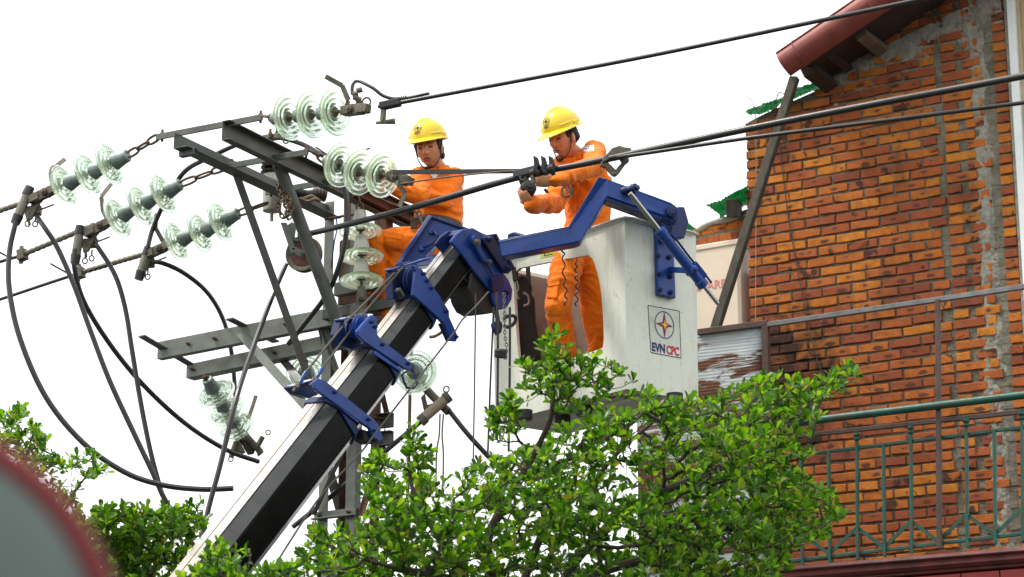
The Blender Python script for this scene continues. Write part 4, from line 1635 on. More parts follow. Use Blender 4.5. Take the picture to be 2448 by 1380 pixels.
cable('straight thin cord beside the knotted one under the pale sleeve', pd([(1060, 990, 15.2), (1057, 1040, 15.2), (1060, 1090, 15.2), (1058, 1190, 15.2)]), 0.006, 'rope', 'cord')
cable('thin pale cord hung from the cross-arm to the vertical glass string', pd([(855, 462, 14.75), (858, 480, 14.75), (854, 500, 14.75), (858, 512, 14.75)]), 0.004, 'rope', 'cord')
cable('blue twine tied round the rod beside the pole', pd([(803, 518, 14.8), (806, 545, 14.8), (800, 575, 14.8), (795, 610, 14.85), (792, 640, 14.85), (798, 575, 14.82)]), 0.005, 'blue', 'twine')
q = MB()
fr = pd([(960, 896, 13.6), (985, 878, 13.6), (998, 918, 13.6), (988, 928, 13.6), (972, 928, 13.6)])
q.tube(fr + [fr[0]], 0.008, 6)
tag(q.build('wire_guide', M['bluedark']), 'small dark wire loop guide under the blue collar of the boom', 'guide')
# low string end fittings
root = thing('line_clamp', P(585, 1050, 16.2), 'clamp fittings at the bottom of the low glass string', 'clamp', 'jumper clamps under the conductors')
q = MB()
q.tube(pd([(582, 1036, 16.25), (612, 1070, 16.3)]), 0.028, 8)
q.tube(pd([(570, 1040, 16.2), (552, 1094, 16.2)]), 0.02, 8)
q.tube(pd([(612, 1074, 16.3), (628, 1044, 16.3)]), 0.02, 8)
q.build('rod', M['hardware'], root)
q = MB()
q.prism(pd([(556, 1060, 16.2), (572, 1052, 16.2), (586, 1080, 16.2), (570, 1086, 16.2), (556, 1078, 16.2)]), V((0, 0.05, 0)))
q.prism(pd([(604, 1062, 16.3), (620, 1064, 16.3), (630, 1078, 16.3), (616, 1090, 16.3)]), V((0, 0.05, 0)))
q.build('jaw', M['hardware'], root, 0.004)
for c in ((641, 1034), (552, 1098)):
    q = MB()
    q.ring(P(*c, 16.25), V((0.2, 1, 0)), 0.017, 0.005, 16, 6)
    q.build('ring_bolt', M['hardware'], root)
# compression clamp and come-along in the right worker's reach
root = thing('parallel_clamp', P(1290, 402, 12.92), 'black finned connector on the conductor held by the right worker', 'clamp')
q = MB()
q.beam(P(1228, 418, 12.98), P(1292, 402, 12.9), 0.03, 0.045, Z)
q.build('clamp_body', M['cable'], root, 0.004)
for k in range(3):
    x = 1282 + 18 * k
    q = MB()
    q.prism(pd([(x - 6, 378, 12.9), (x + 6, 384, 12.9), (x + 10, 398, 12.9), (x + 4, 410, 12.9), (x + 12, 418, 12.9), (x + 2, 422, 12.9), (x - 6, 412, 12.9), (x - 4, 396, 12.9)]), V((-0.005, -0.055, 0.0)))
    q.build('fin', M['blackrub'], root, 0.004)
q = MB()
q.tube([P(1270, 415, 12.93), P(1325, 402, 12.85)], 0.028, 10)
q.build('collar', M['blackrub'], root)
q = MB()
q.beam(P(1272, 420, 12.9), P(1276, 438, 12.9), 0.02, 0.02, CD)
q.ring(P(1250, 424, 12.95), V((0, 1, 0)), 0.016, 0.006, 14, 6)
q.build('bolt', M['hardware'], root)
root = thing('cable_grip', P(1475, 385, 12.66), 'corroded steel cable grip clamped on the conductor at the right worker\'s shoulder', 'clamp')
gd = 12.72
q = MB()
q.prism(pd([(1452, 372, gd), (1462, 360, gd), (1480, 354, gd), (1492, 358, gd), (1508, 360, gd), (1508, 376, gd), (1480, 384, gd), (1450, 390, gd), (1440, 394, gd), (1440, 382, gd)]), V((0, -0.05, 0)))
q.build('upper_jaw', M['hardware'], root, 0.005)
q = MB()
q.prism(pd([(1478, 378, gd), (1500, 372, gd), (1504, 388, gd), (1494, 396, gd), (1480, 416, gd), (1472, 424, gd), (1464, 420, gd), (1470, 410, gd), (1486, 392, gd)]), V((0, -0.03, 0)))
q.build('lever', M['hardware'], root, 0.004)
q = MB()
q.prism(pd([(1438, 388, gd), (1454, 392, gd), (1474, 412, gd), (1472, 424, gd), (1462, 422, gd), (1446, 404, gd), (1434, 400, gd)]), V((0, -0.03, 0)))
q.build('lever', M['hardware'], root, 0.004)
q = MB()
q.ring(P(1480, 356, gd - 0.02), V((0, 1, 0)), 0.012, 0.004, 12, 5)
q.build('eye', M['hardware'], root)
for c in ((1488, 384), (1468, 418)):
    bolt(P(*c, gd - 0.045), V((0, -1, 0)), root, 0.016, 'hardware')

# ---- small clutter between the cross-arms
bush = thing('cable_bushing', P(735, 468, 14.9), 'dark cable bushing bound with tan cloth between the two cross-arms', 'bushing')
q = MB()
q.tube(pd([(690, 456, 14.85), (735, 466, 14.9), (770, 462, 15.0)]), [0.028, 0.031, 0.034], 12)
q.build('body', M['blackrub'], bush)
for k in range(4):
    q = MB()
    q.ring(P(752 + k * 8, 463 + k, 14.97 + 0.01 * k), V((0.9, 0.3, -0.1)), 0.040, 0.012, 16, 6)
    q.build('shed', M['shed'], bush)
q = MB()
q.tube(spline(pd([(718, 474, 14.8), (735, 482, 14.8), (752, 476, 14.82), (764, 482, 14.85), (746, 470, 14.82), (726, 476, 14.8)]), 5), 0.013, 7)
q.build('cloth_binding', M['rope'], bush)
cl = thing('line_clamp', P(660, 332, 14.2), 'dark corroded clamp lying on the upper cross-arm under the top right glass string', 'clamp', 'jumper clamps under the conductors')
q = MB()
q.beam(P(632, 331, 14.3), P(672, 326, 14.2), 0.045, 0.04, Z)
q.build('clamp_body', M['hardware'], cl, 0.006)
for (x, y) in ((646, 322), (662, 320)):
    q = MB()
    q.lathe(P(x, y + 8, 14.22), Z, [(0.014, 0), (0.014, 0.035), (0.009, 0.036), (0.009, 0.06)], 7)
    q.build('bolt', M['chain'], cl)
q = MB()
q.ring(P(684, 336, 14.18), V((0.3, 1, 0)), 0.02, 0.006, 14, 6)
q.build('eye', M['chain'], cl)
cable('thin loose wire hanging from the upper cross-arm behind the right glass string', pd([(755, 352, 14.2), (790, 372, 14.2), (842, 372, 14.15), (866, 362, 14.1), (884, 354, 14.1)]), 0.006, 'wire', 'tie_wire')
cable('thin wire drooping from the rusty beam to the left worker\'s belt', pd([(905, 470, 14.75), (930, 486, 14.75), (955, 494, 14.78), (985, 500, 14.8)]), 0.0055, 'steelrope', 'tie_wire')
# ------------------------------------------------------------------ telescopic boom
BA, BB = P(586, 1269, 12.4), P(1090, 622, 13.6)
BX = (BB - BA).normalized()
BT = (Z - BX * Z.dot(BX)).normalized()               # towards the boom's upper side
BS = BX.cross(BT).normalized()
if BS.dot(CAM - BA) < 0:
    BS = -BS                                          # towards the camera's side
_r = math.radians(6)
BT, BS = BT * math.cos(_r) + BS * math.sin(_r), BS * math.cos(_r) - BT * math.sin(_r)
boom = thing('crane_boom', BA, 'black telescopic crane boom with blue collars rising to the white bucket', 'crane boom')


def bpt(px):
    return atx(BA, BX, px)


def octo(c, w, h, ch, k=0.0):
    w, h = w / 2 + k, h / 2 + k
    pts = [(-w, -h + ch), (-w, h - ch), (-w + ch, h), (w - ch, h), (w, h - ch), (w, -h + ch), (w - ch, -h), (-w + ch, -h)]
    return [c + BS * a + BT * b for a, b in pts]


BARS = ([(752, 912), (762, 905), (778, 910), (896, 1004), (908, 1020), (917, 1048), (907, 1056), (893, 1046), (884, 1024), (868, 1014), (752, 930)],
        [(855, 791), (866, 778), (890, 752), (903, 761), (903, 800), (914, 813), (988, 870), (984, 885), (970, 883), (870, 817), (856, 803)],
        [(988, 706), (994, 650), (988, 633), (1010, 643), (1023, 665), (1053, 709), (1075, 743), (1075, 757), (1096, 804), (1092, 817), (1079, 815), (1064, 778), (1053, 765)])
SW = [(0.270, 0.300, 0.062), (0.245, 0.268, 0.055), (0.205, 0.225, 0.046), (0.180, 0.200, 0.042)]


def side(pts, w, off=0.012):
    p0 = BA + BS * (w / 2 + off)
    return [PL(x, y, p0, BS) for x, y in pts]


def axial(pts, w):
    q_ = side(pts, w, 0.03)
    return sum((p - BA).dot(BX) for p in q_) / len(q_)


MIDS = ([(752, 921), (900, 1036)], [(872, 806), (980, 878)], [(992, 702), (1056, 752)])
AXC = [axial(MIDS[i], SW[i][0]) for i in range(3)]
AEND = (bpt(1112) - BA).dot(BX)
AXE = [AXC[0] + 0.02, AXC[1] + 0.02, AXC[2] + 0.02, AEND]
edge_mat = mat('grey_edge', (0.045, 0.048, 0.046), 0.32, 0.3, 0.25, 10, 0, 40, coat=0.3)  # lighter grey than the sides, for strips along the chamfers
for i, (w, h, ch) in enumerate(SW):
    a = BA + BX * (-2.3 if i == 0 else AXE[i - 1] - 0.2)
    b = BA + BX * AXE[i]
    q = MB()
    q.prism(octo(a, w, h, ch), b - a)
    o = q.build('boom_section', M['boom'], boom, 0.007)
    t0 = a if i == 0 else BA + BX * AXE[i - 1]
    q = MB()
    for (u0, u1) in ((-w / 2 + ch + 0.004, -0.012), (-0.004, w / 2 - ch - 0.004)):
        q.box((t0 + b) / 2 + BS * (u0 + u1) / 2 + BT * (h / 2 + 0.0012), (b - t0) / 2, BS * (u1 - u0) / 2, BT * 0.0022)
    q.build('glare_wear_strip', M['boomtop'], o)  # bright strips over the black top, standing in for reflected sky
    q = MB()
    for sg in (-1, 1):
        q.box((t0 + b) / 2 + BS * ((w / 2 - ch / 2 + 0.0018)) + BT * sg * (h / 2 - ch / 2 + 0.0018), (b - t0) / 2, (BS - BT * sg).normalized() * ch * 0.62, (BS + BT * sg).normalized() * 0.0015)
    q.build('edge_strip', edge_mat, o)


def collar(i, length, name='collar'):
    w, h, ch = SW[i]
    pts = BARS[i]
    c = BA + BX * AXC[i]
    q = MB()
    outer, inner = octo(c - BX * length / 2, w, h, ch + 0.002, 0.012), octo(c - BX * length / 2, w, h, ch, 0.001)
    vs = outer + inner + [p + BX * length for p in outer] + [p + BX * length for p in inner]
    fs = []
    for k in range(8):
        j = (k + 1) % 8
        fs += [(k, j, 8 + j, 8 + k), (16 + k, 24 + k, 24 + j, 16 + j), (k, 16 + k, 16 + j, j), (8 + k, 8 + j, 24 + j, 24 + k)]
    q.add(vs, fs)
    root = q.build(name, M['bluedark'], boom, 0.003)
    q = MB()
    q.prism(side(pts, w, 0.03), BS * -0.026)
    q.build('side_bar', M['blue'], root, 0.005)
    return root


k1 = collar(0, 0.05)
k2 = collar(1, 0.045)
k3 = collar(2, 0.04)
W1, W2, W3 = 0.270, 0.245, 0.205


def stud(px, py, w, root, r=0.011):
    p = PL(px, py, BA + BS * (w / 2 + 0.031), BS)
    q = MB()
    q.lathe(p, BS, [(r, 0), (r, 0.010), (r * .5, 0.011), (r * .5, 0.02)], 8, False)
    q.build('bolt', M['bluedark'], root)


for px, py in ((800, 938), (880, 1003), (893, 1030)):
    stud(px, py, W1, k1)
for px, py in ((914, 824), (975, 870), (888, 770), (896, 782)):
    stud(px, py, W2, k2)
for px, py in ((1012, 655), (1020, 672), (1030, 690), (1065, 745), (1090, 806)):
    stud(px, py, W3, k3)
# foot of the lowest collar and of the middle one
q = MB()
q.prism(side([(866, 1026), (900, 1036), (908, 1056), (890, 1062), (872, 1052)], W1, 0.0), BS * -0.09)
q.build('guide_foot', M['blackrub'], k1, 0.004)
q = MB()
q.prism(side([(1060, 772), (1076, 778), (1090, 812), (1080, 816)], W3, 0.02), BS * -0.05)
q.build('guide_foot', M['bluedark'], k3, 0.004)
# second, thinner bar under the lowest collars
for root, w, pts in ((k1, W1, [(790, 950), (856, 1006), (852, 1012), (786, 958)]), (k2, W2, [(892, 838), (958, 884), (954, 890), (888, 846)])):
    q = MB()
    q.prism(side(pts, w, 0.012), BS * 0.014)
    q.build('lower_bar', M['blue'], root, 0.002)
# brackets on the upper side of the collars
def bracket(pts, w, a, b, root, m='bluedark', name='bracket'):
    q = MB()
    m_ = (a + b) / 2
    q.prism(side(pts, w, m_ + 0.03), BS * -0.06)
    return q.build(name, M[m], root, 0.004)


bracket([(694, 926), (704, 921), (757, 906), (782, 934), (740, 952), (712, 942)], W1, -0.27, 0.02, k1)
bracket([(700, 922), (757, 905), (759, 909), (702, 926)], W1, -0.28, 0.03, k1, 'blueglare', 'top_edge')
for (a, b) in (((716, 916), (731, 890)), ((757, 903), (771, 880))):
    q = MB()
    q.tube(side([a, b], W1, -0.06), 0.0115, 10)
    q.build('rope_socket', M['blue'], k1)
    q = MB()
    pa = side([a], W1, -0.06)[0]
    q.tube([pa - BX * 0.075, pa + BX * 0.01], 0.009, 8)
    q.lathe(pa - BX * 0.045, BX, [(0.018, 0), (0.018, 0.025)], 6, False)
    q.build('stud', M['hardware'], k1)
bracket([(806, 800), (816, 765), (824, 764), (826, 800), (866, 812), (862, 826), (840, 836), (816, 826)], W2, -0.22, -0.03, k2)
bracket([(816, 762), (878, 748), (880, 753), (818, 768)], W2, -0.24, 0.02, k2, 'blueglare', 'top_edge')
for cx, cy, r, o_ in ((866, 786, 0.078, -0.05), (852, 790, 0.074, -0.12), (838, 794, 0.07, -0.19)):
    c = side([(cx, cy)], W2, o_)[0]
    q = MB()
    q.lathe(c - BS * 0.02, BS, [(0.012, 0), (r, 0), (r, 0.006), (r - 0.014, 0.014), (r - 0.014, 0.024), (r, 0.032), (r, 0.038), (0.012, 0.038)], 26)
    q.build('sheave', M['blue'], k2)
bracket([(938, 652), (942, 640), (950, 640), (952, 690), (985, 706), (984, 720), (940, 716)], W3, -0.26, -0.02, k3)
bracket([(936, 642), (1028, 614), (1030, 620), (938, 648)], W3, -0.24, -0.02, k3, 'blueglare', 'top_edge')
for cx, cy, r, o_ in ((990, 672, 0.085, -0.05), (968, 676, 0.085, -0.13), (954, 680, 0.08, -0.2)):
    c = side([(cx, cy)], W3, o_)[0]
    q = MB()
    q.lathe(c - BS * 0.02, BS, [(0.012, 0), (r, 0), (r, 0.006), (r - 0.016, 0.014), (r - 0.016, 0.024), (r, 0.032), (r, 0.038), (0.012, 0.038)], 26)
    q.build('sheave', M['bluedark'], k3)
c = side([(956, 702)], W3, 0.0)[0]
q = MB()
q.beam(c - BT * 0.03, c + BT * 0.035, 0.04, 0.035, BX)
q.build('stop_block', M['cable'], k3, 0.008)
# extension ropes along the upper side
for k, (a, b, w) in enumerate((((731, 890), (820, 780), W1), ((771, 880), (850, 775), W1), ((822, 776), (944, 652), W2), ((852, 770), (962, 640), W2))):
    q = MB()
    q.tube([side([a], W1 if k < 2 else W2, -0.06)[0], side([b], W2 if k < 2 else W3, -0.08)[0]], 0.0062, 6)
    q.build('extension_rope', M['steelrope'], boom)

# ---- head
HD = 13.5
HS = BS
def head(pts, off, th, m='blue', bev=0.005, name='head_plate', parent=None):
    p0 = bpt(1105) + BS * (off + th)
    q = MB()
    q.prism([PL(x, y, p0, BS) for x, y in pts], BS * -th)
    return q.build(name, M[m], parent or boom, bev)


hp = [(1078, 578), (1092, 560), (1108, 548), (1132, 545), (1152, 556), (1170, 575), (1190, 600), (1226, 634), (1204, 652), (1216, 668), (1226, 692), (1224, 716), (1212, 737), (1196, 741), (1182, 728), (1174, 696), (1150, 668), (1128, 640), (1108, 612)]
h1 = head(hp, 0.098, 0.022)
p0_ = bpt(1105) + BS * 0.12
q = MB()
q.prism([PL(x, y, p0_, BS) - BS * 0.12 for x, y in hp], BS * -0.022)
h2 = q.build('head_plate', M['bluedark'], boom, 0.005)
head([(1096, 560), (1110, 548), (1126, 546), (1120, 556), (1102, 576)], -0.02, 0.11, 'bluedark', 0.004, 'tip_cap')
head([(1128, 648), (1150, 668), (1180, 700), (1196, 735), (1184, 748), (1160, 752), (1142, 742), (1132, 724), (1122, 690)], -0.09, 0.18, 'blackrub', 0.01, 'rope_guard')
head([(1090, 640), (1124, 650), (1140, 690), (1135, 700), (1120, 690)], -0.09, 0.16, 'boom', 0.008, 'web')
head([(1150, 568), (1180, 563), (1186, 560), (1232, 640), (1216, 655), (1204, 648), (1172, 600)], 0.122, 0.03, 'bluedark', 0.005, 'flange', h1)
head([(1182, 560), (1188, 558), (1232, 640), (1228, 646)], -0.02, 0.18, 'bluedark', 0.003, 'flange', h1)
def boss(px, py, off, r, ln, m='blue', par=None, n=20):
    c = PL(px, py, bpt(1105) + BS * off, BS)
    q = MB()
    q.lathe(c, BS, [(r * 1.15, 0), (r * 1.15, ln * 0.3), (r, ln * 0.35), (r, ln), (r * 0.55, ln + 0.002), (r * 0.55, ln + 0.01)], n)
    return q.build('pivot', M[m], par or h1)


boss(1131, 578, 0.12, 0.042, 0.03)
boss(1137, 580, 0.15, 0.02, 0.02, 'hardware')
boss(1208, 700, 0.12, 0.016, 0.02, 'bluedark')
boss(1168, 572, 0.15, 0.018, 0.02, 'bluedark')
boss(1212, 642, 0.15, 0.02, 0.02, 'bluedark')
boss(1163, 627, 0.122, 0.014, 0.03, 'galv')
head([(1134, 580), (1146, 582), (1164, 622), (1158, 628), (1146, 606)], 0.122, 0.03, 'blue', 0.006, 'link_plate', h1)
head([(1176, 664), (1204, 656), (1206, 690), (1180, 700)], 0.122, 0.03, 'bluedark', 0.005, 'rope_lug', h1)
q = MB()
q.tube(spline([PL(x, y, bpt(1105) + BS * 0.135, BS) for x, y in ((1163, 630), (1172, 648), (1182, 664))], 4), 0.005, 6)
q.build('hose', M['cable'], h1)

# ---- left-hand counterpart plate behind the boom
jd = 14.25
def jib(pts, d0, th, m='blue', name='jib_plate', bev=0.004):
    q = MB()
    q.prism([P(x, y, d0) for x, y in pts], V((0.02, th, 0.02)))
    return q.build(name, M[m], boom, bev)


def pbeam(pts, w, h, name, m, par, hint):
    q = MB()
    for a, b in zip(pts, pts[1:]):
        q.beam(a, b, w, h, hint)
    return q.build(name, M[m], par, 0.005)


jib([(949, 636), (1030, 517), (1050, 520), (1204, 579), (1196, 606), (1070, 566), (1052, 574), (1008, 622), (1000, 640)], jd, 0.10, 'blue')
jib([(944, 634), (1024, 514), (1033, 517), (953, 638)], jd - 0.05, 0.20, 'blueglare', 'jib_flange')
jib([(944, 630), (1050, 606), (1052, 626), (1046, 632), (946, 644)], jd - 0.02, 0.14, 'blueglare', 'jib_bar')
jib([(1030, 514), (1206, 576), (1204, 582), (1030, 521)], jd - 0.02, 0.16, 'bluedark', 'jib_flange')
q = MB()
q.tube(spline(pd([(1032, 552, jd - 0.02), (1044, 560, jd - 0.05), (1042, 572, jd - 0.05), (1026, 586, jd - 0.05), (1010, 592, jd - 0.02)]), 6), 0.0085, 8)
q.build('hose', M['bluedark'], boom)
for c in ((1032, 551), (1008, 592)):
    q = MB()
    q.lathe(P(*c, jd - 0.03), V((0, 1, 0)), [(0.019, 0), (0.019, 0.04)], 10)
    q.build('hose_fitting', M['blue'], boom)
jib([(1212, 570), (1214, 560), (1224, 556), (1246, 562), (1246, 572)], 14.0, 0.05, 'bluedark', 'lug')

# ---- arm that carries the bucket
ARM = [P(1195, 592, 13.42), P(1382, 558, 13.2), P(1442, 445, 13.16), P(1606, 512, 13.34)]
an = V((0.15, -0.98, 0.1)).normalized()


def armseg(pts, d0s, th, name, m='blue', par=None, bev=0.006):
    q = MB()
    q.prism([P(x, y, d) for (x, y), d in zip(pts, d0s)], V((0.0, th, 0)))
    return q.build(name, M[m], par or boom, bev)


arm = armseg([(1192, 578), (1360, 544), (1436, 424), (1452, 428), (1604, 484), (1620, 496), (1625, 512), (1616, 525), (1600, 529), (1583, 520), (1452, 471), (1388, 577), (1374, 582), (1200, 614)],
             [13.40, 13.22, 13.14, 13.14, 13.26, 13.28, 13.29, 13.28, 13.27, 13.26, 13.14, 13.2, 13.22, 13.4], 0.11, 'bucket_arm')
armseg([(1192, 574), (1358, 541), (1366, 545), (1192, 580)], [13.395, 13.215, 13.215, 13.395], 0.125, 'arm_flange', 'blueglare', arm, 0.002)
armseg([(1356, 546), (1430, 424), (1438, 423), (1364, 548)], [13.215, 13.135, 13.135, 13.215], 0.125, 'arm_flange', 'blueglare', arm, 0.002)
armseg([(1450, 472), (1584, 521), (1582, 527), (1448, 478)], [13.135, 13.25, 13.25, 13.135], 0.12, 'arm_flange', 'bluedark', arm, 0.002)
q = MB()
c = P(1607, 506, 13.25)
q.lathe(c, V((0, -1, 0.05)), [(0.034, -0.02), (0.034, 0.012), (0.024, 0.014), (0.024, 0.022), (0.01, 0.024)], 18)
q.build('pivot', M['bluedark'], arm)
q = MB()
q.lathe(P(1598, 500, 13.25), V((0, -1, 0)), [(0.012, -0.02), (0.012, 0.012)], 10)
q.build('bolt', M['bluedark'], arm)
q = MB()
q.lathe(P(1492, 457, 13.18), V((0.75, -0.65, 0)), [(0.026, -0.03), (0.026, 0.03), (0.022, 0.035), (0.022, 0.06), (0.03, 0.06), (0.03, 0.09), (0.015, 0.092), (0.015, 0.11)], 14)
q.build('cylinder_pin', M['bluedark'], arm)
cyl_a, cyl_b = P(1506, 462, 13.02), P(1716, 726, 13.40)
q = MB()
q.tube([cyl_a, cyl_a.lerp(cyl_b, 0.36)], 0.0155, 14)
q.build('piston_rod', M['chrome'], arm)
q = MB()
cd = (cyl_b - cyl_a).normalized()
q.lathe(cyl_a.lerp(cyl_b, 0.33), cd, [(0.02, -0.004), (0.037, 0.0), (0.037, 0.04), (0.032, 0.045), (0.032, 0.40), (0.037, 0.405), (0.037, 0.445), (0.02, 0.45)], 18)
cyl = q.build('hydraulic_cylinder', M['blue'], arm)
q = MB()
q.tube([cyl_a.lerp(cyl_b, 0.80), cyl_a.lerp(cyl_b, 1.0)], 0.0135, 12)
q.build('piston_rod', M['chrome'], arm)
cs, cu = frame_of(cd, V((0, -1, 0)))
q = MB()
cc0 = cyl_a.lerp(cyl_b, 0.42) + cs * 0.042 * (1 if cs.x > 0 else -1)
cc1 = cyl_a.lerp(cyl_b, 0.80) + cs * 0.042 * (1 if cs.x > 0 else -1)
q.tube(spline([cyl_a.lerp(cyl_b, 0.38), cc0, cc0.lerp(cc1, 0.5), cc1], 5), 0.007, 8)
q.build('hydraulic_pipe', M['bluedark'], arm)
q = MB()
q.box(cyl_a.lerp(cyl_b, 0.73) + cs * 0.04 * (1 if cs.x > 0 else -1), cd * 0.055, cs * 0.016, cu * 0.02)
q.tube([cyl_a.lerp(cyl_b, 0.73) + cs * 0.05 * (1 if cs.x > 0 else -1), cyl_a.lerp(cyl_b, 0.86) + cs * 0.05 * (1 if cs.x > 0 else -1)], 0.008, 8)
q.build('valve_block', M['blue'], arm, 0.004)

# ------------------------------------------------------------------ bucket
BR = V((0.788, 0.616, 0))
BLD = V((-0.616, 0.788, 0))
C1 = P(1493, 523, 13.40)
HB = 1.06
wr = (atx(C1, BR, 1664) - C1).length
wl_ = (atx(C1, BLD, 1176) - C1).length
NF = V((-0.788, -0.616, 0))       # out of the face with the opening
NR = V((0.616, -0.788, 0))        # out of the face with the emblem
bucket = thing('aerial_bucket', C1 - Z * HB, 'white fibreglass work bucket with emblem, lettering and a cut-out side', 'bucket')
opx = [(1226, 650), (1244, 641), (1390, 613), (1412, 615), (1424, 640), (1437, 700), (1443, 800), (1440, 826), (1424, 838), (1270, 884), (1248, 882), (1240, 862), (1232, 760)]
op = []
for x, y in opx:
    r_ = PL(x, y, C1, NF) - C1
    op.append(((r_).dot(BLD), r_.z))
op = [(q_[0], q_[1]) for q_ in [(v.x, v.y) for v in spline([V((a, b, 0)) for a, b in op + op[:1]], 5)]][:-1]
cx, cz = sum(a for a, b in op) / len(op), sum(b for a, b in op) / len(op)


def hit(poly, ang):
    d = (math.cos(ang), math.sin(ang))
    best = None
    for (a, b), (c, e) in zip(poly, poly[1:] + poly[:1]):
        ax_, ay_, bx_, by_ = a - cx, b - cz, c - cx, e - cz
        den = d[0] * (by_ - ay_) - d[1] * (bx_ - ax_)
        if abs(den) < 1e-12:
            continue
        t = (ax_ * (by_ - ay_) - ay_ * (bx_ - ax_)) / den
        u = (ax_ * d[1] - ay_ * d[0]) / den
        if t > 0 and -1e-6 <= u <= 1 + 1e-6 and (best is None or t > best):
            best = t
    return (cx + d[0] * best, cz + d[1] * best)


TAP = 0.04
outer = [(0, 0), (wl_, 0), (wl_ - TAP, -HB), (0, -HB)]
angs = sorted([-math.pi + 2 * math.pi * k / 60 + 0.01 for k in range(60)] + [math.atan2(b - cz, a - cx) for a, b in outer])
fpt = lambda a, b: C1 + BLD * a + Z * b
io = [hit(op, t) for t in angs]
oo = [hit(outer, t) for t in angs]
bm = bmesh.new()
vi = [bm.verts.new(fpt(*p)) for p in io]
vo = [bm.verts.new(fpt(*p)) for p in oo]
N_ = len(angs)
for k in range(N_):
    j = (k + 1) % N_
    bm.faces.new((vi[k], vi[j], vo[j], vo[k]))
e_c = sorted([v for v, p in zip(vo, oo) if abs(p[0]) < 1e-4], key=lambda v: -v.co.z)
e_l = sorted([v for v, p in zip(vo, oo) if abs(p[0] - (wl_ - TAP * (-p[1]) / HB)) < 1e-4], key=lambda v: -v.co.z)
e_b = sorted([v for v, p in zip(vo, oo) if abs(p[1] + HB) < 1e-4], key=lambda v: (v.co - C1).dot(BLD))
rt, rb = bm.verts.new(C1 + BR * wr), bm.verts.new(C1 + BR * (wr - 0.01) - Z * HB)
lt, lb = bm.verts.new(C1 + BR * wr + BLD * wl_), bm.verts.new(C1 + BR * (wr - 0.01) + BLD * (wl_ - TAP) - Z * HB)
bm.faces.new(e_c + [rb, rt])
bm.faces.new(e_l + [lb, lt])
bm.faces.new((rt, rb, lb, lt))
bm.faces.new(e_b + [lb, rb])
bmesh.ops.recalc_face_normals(bm, faces=bm.faces)
me = bpy.data.meshes.new('shell')
org = wloc(bucket)
for v in bm.verts:
    v.co -= org
bm.to_mesh(me)
bm.free()
me.materials.append(M['gel'])
shell = bpy.data.objects.new('shell', me)
COL.objects.link(shell)
shell.parent = bucket
so = shell.modifiers.new('thickness', 'SOLIDIFY')
so.thickness = 0.024
so.offset = -1
be = shell.modifiers.new('bevel', 'BEVEL')
be.width = 0.018
be.segments = 3
be.limit_method = 'ANGLE'
be.angle_limit = math.radians(50)
me.polygons.foreach_set('use_smooth', [True] * len(me.polygons))
try:
    me.set_sharp_from_angle(angle=math.radians(55))
except Exception:
    pass
# flared rim
q = MB()
rim_c = [C1, C1 + BR * wr, C1 + BR * wr + BLD * wl_, C1 + BLD * wl_]
mid = sum(rim_c, V()) / 4
pth = []
for k in range(4):
    a, b, c = rim_c[k - 1], rim_c[k], rim_c[(k + 1) % 4]
    for t in (0.0, 0.5, 1.0):
        p0 = b + (a - b).normalized() * 0.05
        p1 = b + (c - b).normalized() * 0.05
        pth.append((p0 * (1 - t) + b * t) * (1 - t) + (b * (1 - t) + p1 * t) * t)
vs, fs = [], []
lipp = [(0.0, -0.012), (0.0, 0.004), (0.022, 0.016), (0.034, 0.012), (0.034, 0.004), (0.02, 0.004), (0.006, -0.012)]
for p in pth:
    o_ = (p - mid)
    o_ = V((o_.x, o_.y, 0))
    ox = (BR * (1 if o_.dot(BR) > 0 else -1) * (1 if abs(o_.dot(BR)) > wr * 0.43 else 0) + BLD * (1 if o_.dot(BLD) > 0 else -1) * (1 if abs(o_.dot(BLD)) > wl_ * 0.46 else 0))
    ox = ox.normalized() if ox.length > 0 else o_.normalized()
    for a, b in lipp:
        vs.append(p + ox * a + Z * b)
m_ = len(lipp)
for i in range(len(pth)):
    j = (i + 1) % len(pth)
    for k in range(m_):
        k2 = (k + 1) % m_
        fs.append((i * m_ + k, i * m_ + k2, j * m_ + k2, j * m_ + k))
q.add(vs, fs)
q.build('rim', M['gel'], bucket)
# inner lining on the two far walls and the floor
q = MB()
ins = 0.03
q.box(C1 + BR * (wr - ins) + BLD * (wl_ / 2) - Z * (HB / 2 + 0.0), BR * 0.003, BLD * (wl_ / 2 - 0.045), Z * (HB / 2 - 0.04))
q.build('liner', M['liner'], bucket)
q = MB()
q.box(C1 + BR * (wr / 2) + BLD * (wl_ - ins - 0.03) - Z * (HB / 2 + 0.0), BLD * 0.003, BR * (wr / 2 - 0.045), Z * (HB / 2 - 0.04))
q.build('liner', M['liner'], bucket)
# rubber feet
for (x, y) in ((1613, 945), (1396, 975), (1254, 985), (1345, 998)):
    zz = (C1 - Z * HB).z - 0.012
    base = PL(x, y, V((0, 0, zz)), Z)
    q = MB()
    q.lathe(base, -Z, [(0.05, -0.01), (0.05, 0.045), (0.044, 0.052)], 20)
    q.build('foot', M['blackrub'], bucket)
q = MB()
q.box(C1 + BR * (wr * 0.62) + BLD * wl_ * 0.32 - Z * (HB + 0.012), BR * 0.2, BLD * 0.3, Z * 0.012)
q.build('base_plate', M['gel'], bucket)
